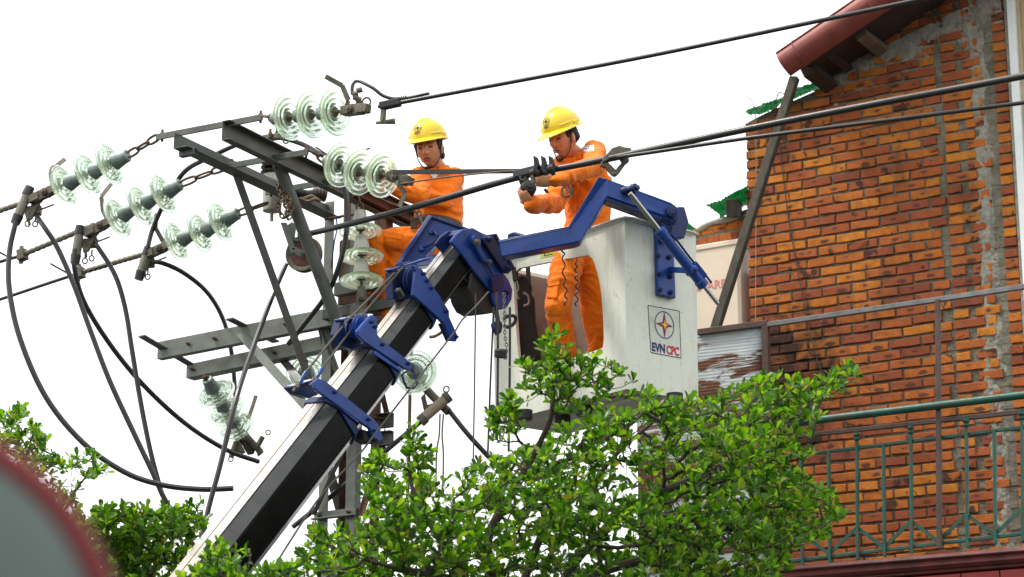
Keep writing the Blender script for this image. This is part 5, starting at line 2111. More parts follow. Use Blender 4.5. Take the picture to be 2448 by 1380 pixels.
# plate bolted to the emblem side, carrying the arm
fr = lambda x, y, off=0.0: PL(x, y, C1 + NR * off, NR)
q = MB()
q.prism([fr(1562, 540, 0.003), fr(1600, 536, 0.003), fr(1607, 716, 0.003), fr(1566, 707, 0.003)], NR * 0.035)
plate = q.build('mounting_plate', M['blue'], boom, 0.004)
for x, y in ((1572, 612), (1598, 616), (1573, 655), (1601, 662), (1576, 694), (1602, 700)):
    q = MB()
    q.lathe(fr(x, y, 0.036), NR, [(0.017, 0), (0.017, 0.013), (0.009, 0.014), (0.009, 0.026)], 6, False)
    q.build('bolt', M['bluedark'], plate)
q = MB()
q.prism([fr(1572, 530, 0.04), fr(1592, 505, 0.04), fr(1606, 505, 0.04), fr(1616, 540, 0.04), (fr(1606, 580, 0.04)), fr(1574, 580, 0.04)], NR * 0.12)
q.build('pivot_lug', M['bluedark'], plate, 0.006)
q = MB()
q.beam(fr(1604, 645, 0.03), cyl_a.lerp(cyl_b, 0.70), 0.035, 0.035, Z)
q.lathe(cyl_a.lerp(cyl_b, 0.70), V((0.3, -0.95, 0)), [(0.024, -0.05), (0.024, 0.05), (0.014, 0.052), (0.014, 0.07)], 14)
q.build('cylinder_link', M['blue'], plate, 0.004)
# emblem panel: outline, ring, star, letters
T0 = 0.0015
q = MB()
dec = [(1549, 730), (1624, 744), (1628, 856), (1556, 843)]
dp = [fr(x, y, T0) for x, y in dec]
q.add([p for p in dp], [(0, 1, 2, 3)])
decal = q.build('decal', mat('aged_decal', (0.60, 0.63, 0.54), 0.5, 0, 0.12, 10, 0, 40, (0.42, 0.42, 0.33), 0.4, 14), bucket)
q = MB()
for a, b in zip(dp, dp[1:] + dp[:1]):
    q.beam(a + NR * 0.001, b + NR * 0.001, 0.004, 0.001, NR)
q.build('outline', M['wood'], decal)
ec = fr(1588.5, 777, T0 + 0.0018)
er = 0.083
q = MB()
nn = 44
for k in range(nn):
    a0, a1 = 2 * math.pi * k / nn, 2 * math.pi * (k + 1) / nn
    pa, pb = ec + BR * er * 0.92 * math.cos(a0) + Z * er * math.sin(a0), ec + BR * er * 0.92 * math.cos(a1) + Z * er * math.sin(a1)
    q.beam(pa, pb, 0.0055, 0.0012, NR)
q.build('emblem_ring', M['navy'], decal)


def star(r, r2, off, m, name):
    q = MB()
    pts = []
    for k in range(8):
        a = math.pi / 2 + k * math.pi / 4
        rr = r * (1.0 if k % 4 == 0 else 0.86) if k % 2 == 0 else r2
        pts.append(ec + BR * rr * math.cos(a) + Z * rr * math.sin(a) + NR * off)
    q.prism(pts, NR * 0.0008)
    q.build(name, M[m], decal)


star(0.082, 0.021, 0.0006, 'navy', 'star')
star(0.070, 0.018, 0.0016, 'darkred', 'star')
star(0.048, 0.0125, 0.0026, 'redp', 'star')
star(0.030, 0.009, 0.0036, 'yellowp', 'star')
q = MB()
wp_ = [fr(1556, 823, T0 + .0006), fr(1626, 836, T0 + .0006), fr(1627, 855, T0 + .0006), fr(1557, 842, T0 + .0006)]
q.add(wp_, [(0, 1, 2, 3)])
q.build('lettering_panel', M['white_p'], decal)
tdir = BR * 1.0
put_text('lettering', 'EVN', 0.072, fr(1574.5, 832.7, T0 + 0.003), tdir, Z, M['navy'], decal, 0.0030, width=0.105)
put_text('lettering', 'CPC', 0.072, fr(1608.7, 839.6, T0 + 0.003), tdir, Z, M['redp'], decal, 0.0024, width=0.103)
# yellow sticker on the open side
ff = lambda x, y, off=0.0: PL(x, y, C1 + NF * off, NF)
q = MB()
q.prism([ff(1292, 600, 0.0015), ff(1326, 593, 0.0015), ff(1326, 611, 0.0015), ff(1292, 618, 0.0015)], NF * 0.001)
stk = q.build('sticker', M['stick'], bucket)
q = MB()
c = ff(1306, 606, 0.004)
for k in range(5):
    a = math.pi * k / 4
    q.beam(c + (-BLD) * 0.010 * math.cos(a) + Z * 0.010 * math.sin(a), c + (-BLD) * 0.022 * math.cos(a) + Z * 0.022 * math.sin(a), 0.007, 0.001, NF)
q.build('sticker_print', M['black_p'], stk)
q = MB()
q.beam(ff(1300, 611.5, 0.004), ff(1322, 607.5, 0.004), 0.001, 0.004, Z)
q.build('sticker_print', M['black_p'], stk)

# ---- spiral cables hanging inside and outside the bucket
def coil(pts, amp, r, label, turns=6):
    path = spline(pts, 16)
    out = []
    n = len(path)
    for i, p in enumerate(path):
        t = i / (n - 1)
        a = amp * min(1, t * 5)
        out.append(p + V((math.sin(t * turns * 2 * math.pi) * a, math.cos(t * turns * 2 * math.pi) * a * 0.4, 0)))
    q = MB()
    q.tube(out, r, 6)
    return tag(q.build('control_cable', M['cable']), label, 'cable', 'curly cables over the open side of the bucket')


coil(pd([(1342, 590, 13.65), (1347, 612, 13.68), (1348, 660, 13.7), (1353, 700, 13.7), (1352, 732, 13.7)]), 0.008, 0.0048, 'curly black cable hanging over the bucket opening, the left one of the pair')
coil(pd([(1379, 618, 13.76), (1377, 650, 13.76), (1380, 690, 13.76), (1378, 732, 13.76)]), 0.009, 0.0048, 'curly black cable hanging over the bucket opening, the right one of the pair')

# ---- harness bag and strap inside the bucket
bag = thing('harness_bag', P(1262, 800, 14.25), 'black harness and bag hanging inside the bucket at the left of its opening', 'bag')
q = MB()
bagp = [(1228, 690), (1236, 662), (1248, 655), (1262, 662), (1270, 680), (1268, 700), (1276, 710), (1278, 760), (1288, 820), (1290, 850), (1276, 872), (1248, 884), (1236, 870), (1230, 780)]
q.prism([P(x, y, 14.28) for x, y in bagp], V((0.01, 0.10, 0)))
q.build('pouch', M['blackfab'], bag, 0.012)
q = MB()
q.beam(P(1230, 640, 14.26), P(1234, 672, 14.26), 0.035, 0.03, CD)
q.build('buckle', M['blackfab'], bag, 0.004)
q = MB()
q.tube(spline(pd([(1236, 672, 14.22), (1240, 690, 14.22), (1236, 700, 14.22), (1240, 716, 14.22)]), 4), 0.006, 6)
q.build('snap_hook', M['galv'], bag)
q = MB()
q.beam(P(1262, 636, 14.42), P(1268, 770, 14.40), 0.03, 0.012, V((0, -1, 0)))
q.build('strap', M['blackfab'], bag)
q = MB()
q.tube(spline(pd([(1250, 700, 14.2), (1262, 708, 14.2), (1264, 726, 14.2), (1252, 732, 14.2)]), 4), 0.008, 6)
q.build('strap_loop', M['liner'], bag)

# ---- ropes, hook and chain under the head
for l, pts, r in (('thin black rope hanging free left of the hook under the boom head', [(1137, 700, 13.5), (1136, 800, 13.5), (1134, 950, 13.5), (1131, 1110, 13.5)], 0.0055),
                  ('rope just left of the hook hanging down past the bucket', [(1180, 735, 13.45), (1176, 830, 13.45), (1171, 950, 13.45), (1166, 1090, 13.45)], 0.007),
                  ('rope running down beside the hook chain in front of the bucket', [(1187, 700, 13.4), (1190, 780, 13.4), (1190, 900, 13.4), (1188, 1050, 13.4)], 0.0085),
                  ('rope nearest the bucket opening hanging down past its corner', [(1219, 735, 13.45), (1219, 830, 13.45), (1218, 950, 13.45), (1216, 1080, 13.45)], 0.0085)):
    q = MB()
    q.tube(spline(pd(pts), 4), r, 6)
    tag(q.build('winch_rope', M['steelrope' if r < 0.006 else 'cable']), l, 'rope', 'ropes hanging under the boom head')
cable('thin control line slanting from the boom head down along the underside of the boom', pd([(1168, 698, 13.3), (1140, 730, 13.25), (1105, 765, 13.2), (1088, 792, 13.15), (1070, 815, 13.1), (906, 1025, 12.85), (860, 1085, 12.7), (760, 1195, 12.5), (640, 1378, 12.2)]), 0.0058, 'steelrope', 'control_line')
hook = thing('hook_block', P(1186, 780, 13.42), 'small dark hook with a weight hanging under the boom head', 'hook')
q = MB()
q.prism(pd([(1172, 772, 13.42), (1192, 764, 13.42), (1202, 772, 13.42), (1198, 792, 13.42), (1186, 800, 13.42), (1176, 786, 13.42)]), V((0, 0.06, 0)))
q.build('block', M['bluedark'], hook, 0.01)
q = MB()
q.tube(spline(pd([(1186, 745, 13.42), (1190, 765, 13.42), (1192, 790, 13.42)]), 4), 0.014, 8)
q.build('shank', M['blackrub'], hook)
q = MB()
q.tube(spline(pd([(1204, 762, 13.5), (1218, 755, 13.52), (1232, 758, 13.6), (1230, 772, 13.6), (1216, 782, 13.52), (1206, 780, 13.5)]), 5), 0.011, 8)
q.build('hook', M['blackrub'], hook)
chn = thing('weight_chain', P(1205, 820, 13.36), 'thin steel chain with a small black weight hanging in front of the bucket', 'chain')
chain(chn, pd([(1205, 705, 13.36), (1206, 760, 13.36), (1207, 800, 13.36), (1211, 830, 13.36), (1208, 862, 13.36)]), 'galv', 0.0125, 0.0032)
q = MB()
wc_ = P(1197, 845, 13.34)
q.lathe(wc_ + V((0, 0, 0.0)), V((0.1, -0.3, 1)), [(0.03, -0.028), (0.038, -0.02), (0.037, 0.018), (0.028, 0.026)], 16)
q.build('weight', M['blackrub'], chn)
# ------------------------------------------------------------------ people
def remeshed(mb, name, m, parent, voxel, smooth_it=4, wrinkle=0.0, wscale=11.0, seed=0, paint=None):
    """One continuous surface over all the pieces in mb."""
    org = wloc(parent)
    me = mb.mesh(name, org)
    o = bpy.data.objects.new(name, me)
    COL.objects.link(o)
    r = o.modifiers.new('r', 'REMESH')
    r.mode = 'VOXEL'
    r.voxel_size = voxel
    s = o.modifiers.new('s', 'SMOOTH')
    s.iterations = smooth_it
    s.factor = 0.5
    dg = bpy.context.evaluated_depsgraph_get()
    dg.update()
    nm = bpy.data.meshes.new_from_object(o.evaluated_get(dg))
    nm.name = name
    o.modifiers.clear()
    o.data = nm
    bpy.data.meshes.remove(me)
    if wrinkle:
        vn = [(v.co.copy(), v.normal.copy()) for v in nm.vertices]
        for v, (c, n) in zip(nm.vertices, vn):
            w = c + V((seed, 0, 0))
            warp = noise.noise_vector(w * 5.0) * 0.10
            q = V((w.x * 1.0, w.y * 1.0, w.z * 1.35)) * wscale + warp * 10
            h = 1 - abs(noise.noise(q)) * 2.2
            h2 = 1 - abs(noise.noise(q * 2.3 + V((7, 3, 1)))) * 2.2
            v.co = c + n * (wrinkle * (0.75 * h + 0.4 * h2 - 0.45))
    nm.materials.clear()
    nm.materials.append(m)
    nm.polygons.foreach_set('use_smooth', [True] * len(nm.polygons))
    o.parent = parent
    o.location = (0, 0, 0)
    return o


def ball_limb(mb, pts, radii, n=14, hint=None):
    """A tapered limb with rounded joints; radii are numbers or (a, b) pairs."""
    mb.tube(pts, radii, n, True, True, hint)
    for p, r in zip(pts, radii):
        a, b = r if isinstance(r, tuple) else (r, r)
        k = min(a, b)
        mb.ell(p, V((k, 0, 0)), V((0, k, 0)), V((0, 0, k)), 12, 8)


def head_shape(mb, c, F, U, s=1.0):
    R = F.cross(U).normalized()
    n, m = 84, 64
    vs = []
    g = lambda x, sx: math.exp(-(x / sx) ** 2)
    for i in range(m + 1):
        e = -math.pi / 2 + math.pi * i / m
        for k in range(n):
            t = 2 * math.pi * k / n
            x, y, z = math.cos(e) * math.cos(t), math.cos(e) * math.sin(t), math.sin(e)
            X, Y, Zz = 0.074 * x, 0.094 * y, 0.116 * z
            lo = max(0.0, -z)
            X *= 1 - 0.30 * lo ** 1.6
            if y < 0:
                Y *= 1 - 0.42 * lo ** 1.2
            else:
                Y *= 1 - 0.06 * lo
                X *= 1 + 0.04 * lo
            if y > 0:
                a = abs(X)
                f = 0.0
                f += 0.021 * g(X, 0.013) * g(Zz + 0.030, 0.014)              # tip of the nose
                f += 0.012 * g(X, 0.010) * g(Zz + 0.006, 0.024)              # bridge
                f += 0.008 * g(a - 0.014, 0.008) * g(Zz + 0.034, 0.009)      # nostril wings
                f -= 0.010 * g(a - 0.031, 0.015) * g(Zz - 0.004, 0.011)      # eye sockets
                f += 0.006 * g(a - 0.028, 0.022) * g(Zz - 0.024, 0.009)      # brows
                f += 0.007 * g(a - 0.046, 0.018) * g(Zz + 0.020, 0.020)      # cheekbones
                f += 0.0075 * g(X, 0.020) * g(Zz + 0.058, 0.0065)            # lips
                f += 0.0075 * g(X, 0.017) * g(Zz + 0.071, 0.0065)
                f -= 0.004 * g(X, 0.024) * g(Zz + 0.0645, 0.0035)
                f -= 0.005 * g(X, 0.02) * g(Zz + 0.083, 0.006)
                f += 0.010 * g(X, 0.022) * g(Zz + 0.100, 0.014)              # chin
                Y += f * min(1.0, y * 3)
            vs.append(c + (R * X + F * Y + U * Zz) * s)
    fs = []
    for i in range(m):
        for k in range(n):
            k2 = (k + 1) % n
            fs.append((i * n + k, i * n + k2, (i + 1) * n + k2, (i + 1) * n + k))
    mb.add(vs, fs, True)
    for sg in (-1, 1):                                                        # ears
        e = c + (R * sg * 0.074 - F * 0.008 - U * 0.010) * s
        mb.ell(e, (R * sg * 0.010 - F * 0.004) * s, (F * 0.018 + R * sg * 0.008) * s, U * 0.032 * s, 12, 8)


def hand(mb, wrist, d, pn, curl, s=1.0, thumb_side=1, spread=0.10):
    """Palm, four unequal bent fingers and a thumb. d: wrist to knuckles, pn: out of the palm."""
    d = d.normalized()
    pn = (pn - d * pn.dot(d)).normalized()
    sd = d.cross(pn) * thumb_side
    c = wrist + d * 0.048 * s
    mb.ell(c, d * 0.056 * s, sd * 0.043 * s, pn * 0.017 * s, 14, 10)
    mb.tube([wrist - d * 0.02 * s, wrist + d * 0.035 * s], [(0.028 * s, 0.021 * s), (0.036 * s, 0.017 * s)], 12, True, True, pn)
    lens = [0.070, 0.079, 0.073, 0.058]
    for k in range(4):
        off = (1.5 - k) * 0.0205
        p = wrist + d * (0.088 - 0.006 * abs(k - 1.2)) * s + sd * off * s
        dirv = (d + sd * (1.5 - k) * spread * 0.5).normalized()
        ang = 0.0
        pts, rr = [p - dirv * 0.02 * s, p], [0.0098 * s, 0.0102 * s]
        for j, f in enumerate((0.45, 0.32, 0.23)):
            ang += curl[min(j, len(curl) - 1)] * (1 + 0.06 * (k - 1))
            v = dirv * math.cos(ang) + pn * math.sin(ang)
            p = p + v * lens[k] * f * s
            pts.append(p)
            rr.append((0.0095 - 0.0009 * (j + 1)) * s)
        ball_limb(mb, pts, rr, 10)
    t0 = wrist + d * 0.025 * s + sd * 0.030 * s
    t1 = t0 + (d * 0.55 + sd * 0.75 + pn * 0.35).normalized() * 0.040 * s
    t2 = t1 + (d * 0.85 + sd * 0.05 + pn * 0.65).normalized() * 0.032 * s
    t3 = t2 + (d * 0.75 - sd * 0.35 + pn * 0.6).normalized() * 0.024 * s
    ball_limb(mb, [t0, t1, t2, t3], [0.0145 * s, 0.0125 * s, 0.011 * s, 0.009 * s], 10)


def helmet(root, c, F, U, s, tone='helmet'):
    """Shell with a front peak, three crown ribs, rain lip, emblem and letters."""
    R = F.cross(U).normalized()

    def dome(az, el, k=0.0):
        x, y, z = math.cos(el) * math.sin(az), math.cos(el) * math.cos(az), math.sin(el)
        yy = 0.128 if y > 0 else 0.136
        return c + (R * (0.110 + k) * x + F * (yy + k) * y + U * (0.118 + k) * z) * s
    n, m = 56, 20
    vs, fs = [], []
    rows = []
    for i in range(m + 1):
        el = math.pi / 2 * (1 - i / m)
        rows.append([dome(2 * math.pi * k / n, el) for k in range(n)])
    for wd, dz in ((0.010, -0.004), (0.014, -0.010)):
        row = []
        for k in range(n):
            az = 2 * math.pi * k / n
            fr_ = max(0.0, math.cos(az)) ** 2.2
            o_ = (R * math.sin(az) + F * math.cos(az))
            row.append(dome(az, 0) + o_ * (wd + 0.042 * fr_ * (wd / 0.012)) * s + U * (dz - 0.013 * fr_ * (wd / 0.012) - 0.004 * (1 - fr_)) * s)
        rows.append(row)
    # and back under the peak
    rows.append([p - U * 0.004 * s for p in rows[-1]])
    rows.append([dome(2 * math.pi * k / n, 0.0, -0.005) - U * 0.012 * s for k in range(n)])
    for i in range(7, -1, -1):
        rows.append([dome(2 * math.pi * k / n, math.pi / 2 * (1 - (i + 0.5) / 8.5), -0.005) for k in range(n)])
    for r_ in rows:
        vs += r_
    for i in range(len(rows) - 1):
        for k in range(n):
            k2 = (k + 1) % n
            fs.append((i * n + k, i * n + k2, (i + 1) * n + k2, (i + 1) * n + k))
    q = MB()
    q.add(vs, fs, True)
    hat = q.build('hard_hat', M[tone], root, smooth=True)
    for off, w in ((-0.026, 0.0055), (0.0, 0.008), (0.026, 0.0055)):
        q = MB()
        pth = []
        for k in range(19):
            th = math.radians(56 + 84 * k / 18)
            y, z = math.cos(th), math.sin(th)
            yy = 0.128 if y > 0 else 0.136
            xx = off / 0.110
            sc_ = math.sqrt(max(0.05, 1 - xx * xx))
            pth.append(c + (R * off + F * yy * y * sc_ + U * 0.118 * z * sc_) * s)
        q.tube(pth, [w * s * min(1, 0.4 + k * 0.2, 0.4 + (18 - k) * 0.2) for k in range(19)], 8)
        q.build('rib', M[tone], hat)
    for sg in (-1, 1):
        q = MB()
        q.tube([dome(sg * a, 0.16, 0.002) for a in (0.75, 0.95, 1.15, 1.35)], 0.005 * s, 6)
        q.build('rain_lip', M[tone], hat)
    for sg in (-1, 1):
        q = MB()
        p = dome(sg * 1.62, 0.05, 0.003)
        q.box(p, F * 0.016 * s, R * 0.006 * s, U * 0.013 * s)
        q.build('clip', M[tone], hat, 0.003)
    # emblem on the brow: ring, four-point star, letters
    ea, ee = (0.0, 0.56)
    ec_ = dome(ea, ee, 0.004)
    nrm = (ec_ - c).normalized()
    ex = -(R - nrm * R.dot(nrm)).normalized()
    ey = nrm.cross(ex)
    on_ = lambda a, b: ec_ + ex * a * s + ey * b * s - nrm * (4.2 * (a * a + b * b)) * s
    q = MB()
    q.tube([on_(0.023 * math.cos(2 * math.pi * k / 24), 0.023 * math.sin(2 * math.pi * k / 24)) for k in range(24)], 0.0017 * s, 5, closed=True)
    q.build('emblem_ring', M['black_p'], hat)
    q = MB()
    pts = []
    for k in range(8):
        a = math.pi / 2 + k * math.pi / 4
        rr = 0.020 if k % 2 == 0 else 0.0055
        pts.append(on_(rr * math.cos(a), rr * math.sin(a)))
    q.prism(pts, nrm * 0.0012)
    q.build('star', M['black_p'], hat)
    put_text('lettering', 'EVN', 0.019 * s, on_(0, -0.036) + nrm * 0.003, ex, ey, M['black_p'], hat, 0.0006)
    return hat, dome


def face(body, c, F, U, s, squint=0.0, root=None):
    R = F.cross(U).normalized()
    at = lambda x, y, z: c + (R * x + F * y + U * z) * s
    for sg in (-1, 1):
        q = MB()
        q.ell(at(sg * 0.031, 0.0765, 0.001), R * 0.0125 * s, F * 0.008 * s, U * 0.0048 * s, 12, 8)
        q.build('eye', M['eye'], root)
        q = MB()
        q.tube([at(sg * 0.016, 0.086, 0.006), at(sg * 0.031, 0.0858, 0.0088), at(sg * 0.046, 0.076, 0.004)], [0.0018 * s, 0.0028 * s, 0.0018 * s], 6)
        q.build('eyelid', M['skin'], root)
        q = MB()
        q.tube([at(sg * 0.013, 0.0975, 0.0215), at(sg * 0.028, 0.0955, 0.0275), at(sg * 0.042, 0.086, 0.026), at(sg * 0.052, 0.074, 0.021)], [(0.002 * s, 0.0032 * s), (0.0024 * s, 0.0042 * s), (0.002 * s, 0.0035 * s), (0.001 * s, 0.0016 * s)], 6)
        q.build('eyebrow', M['hair'], root)
    q = MB()
    q.tube([at(-0.023, 0.0835, -0.0665), at(-0.012, 0.0925, -0.0605), at(0, 0.0965, -0.0615), at(0.012, 0.0925, -0.0605), at(0.023, 0.0835, -0.0665)], [0.001 * s, 0.0036 * s, 0.0042 * s, 0.0036 * s, 0.001 * s], 8)
    q.tube([at(-0.022, 0.0835, -0.0675), at(-0.011, 0.0905, -0.0725), at(0, 0.0935, -0.0735), at(0.011, 0.0905, -0.0725), at(0.022, 0.0835, -0.0675)], [0.001 * s, 0.004 * s, 0.005 * s, 0.004 * s, 0.001 * s], 8)
    q.build('lip', M['lip'], root)
    q = MB()
    q.tube([at(-0.024, 0.084, -0.0675), at(-0.011, 0.0955, -0.0662), at(0, 0.099, -0.0672), at(0.011, 0.0955, -0.0662), at(0.024, 0.084, -0.0675)], 0.0012 * s, 6)
    q.build('mouth_line', M['eye'], root)


def person(label, spec):
    """Builds a body, coverall, helmet, face and boots from joints placed in the scene."""
    root = thing('person', V(spec['base']), label, 'person', None)
    s = spec['s']
    hc, F, U = spec['head'], spec['F'].normalized(), spec['U'].normalized()
    U = (U - F * U.dot(F)).normalized()
    R = F.cross(U).normalized()
    nk, ch, wa, pe = spec['neck'], spec['chest'], spec['waist'], spec['pelvis']
    side_ = spec['side'].normalized()          # across the shoulders
    # ---- body: one surface from head to fingers
    mb = MB()
    s0, s = s, s * spec.get('hs', 1.0)
    head_shape(mb, hc, F, U, s)
    hs_, s = s, s0
    ball_limb(mb, [nk - Z * 0.06 * s, nk, hc - U * 0.055 * s - F * 0.012 * s], [0.064 * s, 0.055 * s, 0.052 * s])
    mb.tube([nk - Z * 0.03, ch, wa, pe], [(0.07 * s, 0.06 * s), (0.13 * s, 0.085 * s), (0.11 * s, 0.085 * s), (0.12 * s, 0.09 * s)], 20, True, True, side_.cross(Z))
    for a in spec['arms']:
        sh, el, wr_ = a['pts']
        ball_limb(mb, [nk.lerp(sh, 0.4) - Z * 0.04, sh, el, wr_ - (wr_ - el).normalized() * 0.01], [0.05 * s, 0.046 * s, 0.036 * s, 0.026 * s])
        hand(mb, wr_, a['d'], a['pn'], a['curl'], s * a.get('hs', 1.0), a.get('ts', 1))
    for l in spec['legs']:
        ball_limb(mb, [pe.lerp(l[0], 0.7), l[0], l[1], l[2]], [0.07 * s, 0.06 * s, 0.04 * s, 0.032 * s])
    body = remeshed(mb, 'body', M['skin'], root, 0.0048, 2)
    # ---- coverall: jacket and trousers
    mb = MB()
    hint = side_.cross(Z)
    tors = spec.get('torso', [(0.088, 0.078), (0.150, 0.108), (0.170, 0.122), (0.155, 0.118), (0.150, 0.120), (0.160, 0.122)])
    ctr = [nk - Z * 0.035 * s, nk.lerp(ch, 0.55), ch, ch.lerp(wa, 0.6), wa, pe]
    mb.tube(ctr, [(a * s, b * s) for a, b in tors], 28, True, True, hint)
    for a in spec['arms']:
        sh, el, wr_ = a['pts']
        cuff = wr_ - (wr_ - el).normalized() * a.get('cuff', 0.03)
        mid1 = sh.lerp(el, 0.5)
        mid2 = el.lerp(cuff, 0.5)
        ball_limb(mb, [nk.lerp(sh, 0.35) - Z * 0.035 * s, sh, mid1, el, mid2, cuff], [0.066 * s, 0.074 * s, 0.069 * s, 0.062 * s, 0.060 * s, 0.050 * s], 18)
    for l in spec['legs']:
        m1, m2 = l[0].lerp(l[1], 0.5), l[1].lerp(l[2], 0.5)
        ball_limb(mb, [pe.lerp(l[0], 0.8), l[0], m1, l[1], m2, l[2]], [0.105 * s, 0.106 * s, 0.095 * s, 0.079 * s, 0.075 * s, 0.073 * s], 20)
    jk = remeshed(mb, 'coverall', M['orange'], root, 0.0085, 5, 0.0135, 6.8, spec['seed'])
    # collar
    q = MB()
    cu_ = spec.get('collar_up', U)
    cc = nk + Z * 0.012 * s
    fr0 = spec['front'].normalized()
    sd0 = fr0.cross(Z).normalized()
    vs, fs = [], []
    nn = 30
    for k in range(nn + 1):
        a = math.radians(28 + 304 * k / nn)
        dr = fr0 * math.cos(a) + sd0 * math.sin(a)
        back = 0.5 - 0.5 * math.cos(a)
        up0 = -0.035 * (1 - back)
        vs += [cc + dr * 0.070 * s + Z * (up0 - 0.018) * s, cc + dr * 0.064 * s + Z * (up0 + 0.024) * s, cc + dr * (0.082 + 0.03 * (1 - back)) * s + Z * (up0 - 0.012 - 0.02 * (1 - back)) * s]
    for k in range(nn):
        o_ = k * 3
        fs += [(o_, o_ + 1, o_ + 4, o_ + 3), (o_ + 1, o_ + 2, o_ + 5, o_ + 4)]
    q.add(vs, fs, True)
    co = q.build('collar', M['orange'], jk, smooth=True)
    sm = co.modifiers.new('thickness', 'SOLIDIFY')
    sm.thickness = 0.004
    # ---- head gear
    s = hs_
    hF = (F - U * spec.get('hat_tilt', 0.05)).normalized()
    hF.rotate(Matrix.Rotation(spec.get('hat_yaw', 0.0), 3, U))
    hU = (U + F * spec.get('hat_tilt', 0.05))
    hU = (hU - hF * hU.dot(hF)).normalized()
    hat, dome = helmet(root, hc + (U * 0.066 - F * 0.006) * s + spec.get('hat_off', V((0, 0, 0))), hF, hU, s * 1.02)
    q = MB()
    q.ell(hc + (U * 0.026 - F * 0.020) * s, R * 0.0795 * s, F * 0.090 * s, U * 0.098 * s, 28, 18)
    for k, (y, z, rr) in enumerate(spec.get('locks', [(-0.07, -0.055, 0.03), (-0.05, -0.02, 0.035)])):
        for sg in (-1, 1):
            q.ell(hc + (R * sg * 0.052 + F * y + U * z) * s, R * 0.028 * s, F * rr * s, U * rr * 1.1 * s, 12, 8)
    for sg in (-1, 1):
        q.ell(hc + (R * sg * 0.0705 + F * 0.030 + U * 0.018) * s, R * 0.009 * s, F * 0.013 * s, U * spec.get('burn', 0.028) * s, 10, 8)
    hair = remeshed(q, 'hair', M['hair'], root, 0.006, 2, 0.004, 50, 3)
    face(body, hc, F, U, s, 0, root)
    q = MB()
    for sg in (-1, 1):
        pth = [hc + (R * sg * x + F * y + U * z) * s for x, y, z in ((0.092, 0.004, 0.040), (0.081, 0.018, 0.0), (0.074, 0.026, -0.045), (0.056, 0.040, -0.088), (0.026, 0.066, -0.120), (0.0, 0.072, -0.123))]
        q.tube(spline(pth, 4), [(0.0075 * s, 0.0035 * s)] * 21, 6)
    q.ell(hc + (F * 0.070 - U * 0.119) * s, R * 0.030 * s, F * 0.018 * s, U * 0.010 * s, 12, 8)
    q.build('chin_strap', M['blackfab'], hat)
    # ---- boots
    s = s0
    for l in spec['legs']:
        q = MB()
        an_, dr = l[2], spec['foot'].normalized()
        q.tube([an_ + Z * 0.03, an_ - Z * 0.05], [0.055 * s, 0.052 * s], 14)
        q.ell(an_ - Z * 0.065 * s + dr * 0.07 * s, dr * 0.135 * s, dr.cross(Z) * 0.05 * s, Z * 0.045 * s, 16, 10)
        bo = remeshed(q, 'boot', M['boot'], root, 0.009, 3)
    return root, jk, body


from mathutils.bvhtree import BVHTree


def drape(name, m, parent, on, px_quad, off=0.004, nu=6, nv=6, th=0.003):
    """A cloth piece lying on the surface of `on` (a pocket, a flap, a badge), given by its corners in the photograph."""
    me = on.data
    w = wloc(on)
    tree_ = BVHTree.FromPolygons([v.co + w for v in me.vertices], [tuple(p.vertices) for p in me.polygons])
    a, b, c, d = [V((x, y)) for x, y in px_quad]
    vs, fs = [], []
    last = None
    for j in range(nv + 1):
        for i in range(nu + 1):
            u, v = i / nu, j / nv
            p = a * (1 - u) * (1 - v) + b * u * (1 - v) + c * u * v + d * (1 - u) * v
            dr = ray(p.x, p.y).normalized()
            h, n, _, _ = tree_.ray_cast(CAM, dr)
            if h is None:
                h = last if last is not None else P(p.x, p.y, 14)
                n = -dr
            last = h
            vs.append(h - dr * off + V(n) * 0.001)
    for j in range(nv):
        for i in range(nu):
            k = j * (nu + 1) + i
            fs.append((k, k + 1, k + nu + 2, k + nu + 1))
    q = MB()
    q.add(vs, fs, True)
    o = q.build(name, m, parent, smooth=True)
    so_ = o.modifiers.new('thickness', 'SOLIDIFY')
    so_.thickness = th
    return o, vs


def patch(name, m, parent, quad, n, th=0.003, bevel=0.0):
    q = MB()
    q.prism(quad, n * th)
    return q.build(name, M[m], parent, bevel)


# ---- the worker in the bucket
d = 14.02
F2 = V((-0.66, -0.66, -0.36))
right, rjk, rbody = person('man in orange coverall and yellow helmet standing in the white bucket, hands at the conductor', dict(
    base=P(1385, 905, d), s=1.0, hs=1.07, head=P(1346, 331, 13.90), F=F2, U=V((-0.08, -0.10, 1)), neck=P(1383, 374, 14.0), chest=P(1404, 440, 14.03), waist=P(1404, 530, 14.05), pelvis=P(1392, 592, 14.07),
    locks=[(-0.055, -0.005, 0.028)], side=V((0.80, -0.60, 0)), front=V((-0.55, -0.83, 0)), foot=V((-0.5, -0.85, 0)), seed=3.0, hat_tilt=0.12,
    arms=[dict(pts=(P(1421, 364, 13.92), P(1424, 398, 13.60), P(1322, 432, 13.22)), d=V((-0.96, -0.16, -0.06)), pn=V((-0.1, 0.8, 0.5)), curl=(0.6, 0.8, 0.6), ts=-1, cuff=0.02),
          dict(pts=(P(1346, 396, 14.0), P(1328, 486, 13.78), P(1268, 490, 13.36)), d=V((-0.55, -0.22, 0.80)), pn=V((0.72, 0.62, 0.25)), curl=(0.45, 0.7, 0.6), ts=1, cuff=0.02)],
    legs=[(P(1358, 616, 14.0), P(1334, 736, 13.80), P(1360, 895, 14.03)), (P(1410, 616, 14.10), P(1418, 745, 14.14), P(1446, 895, 14.26))],
))
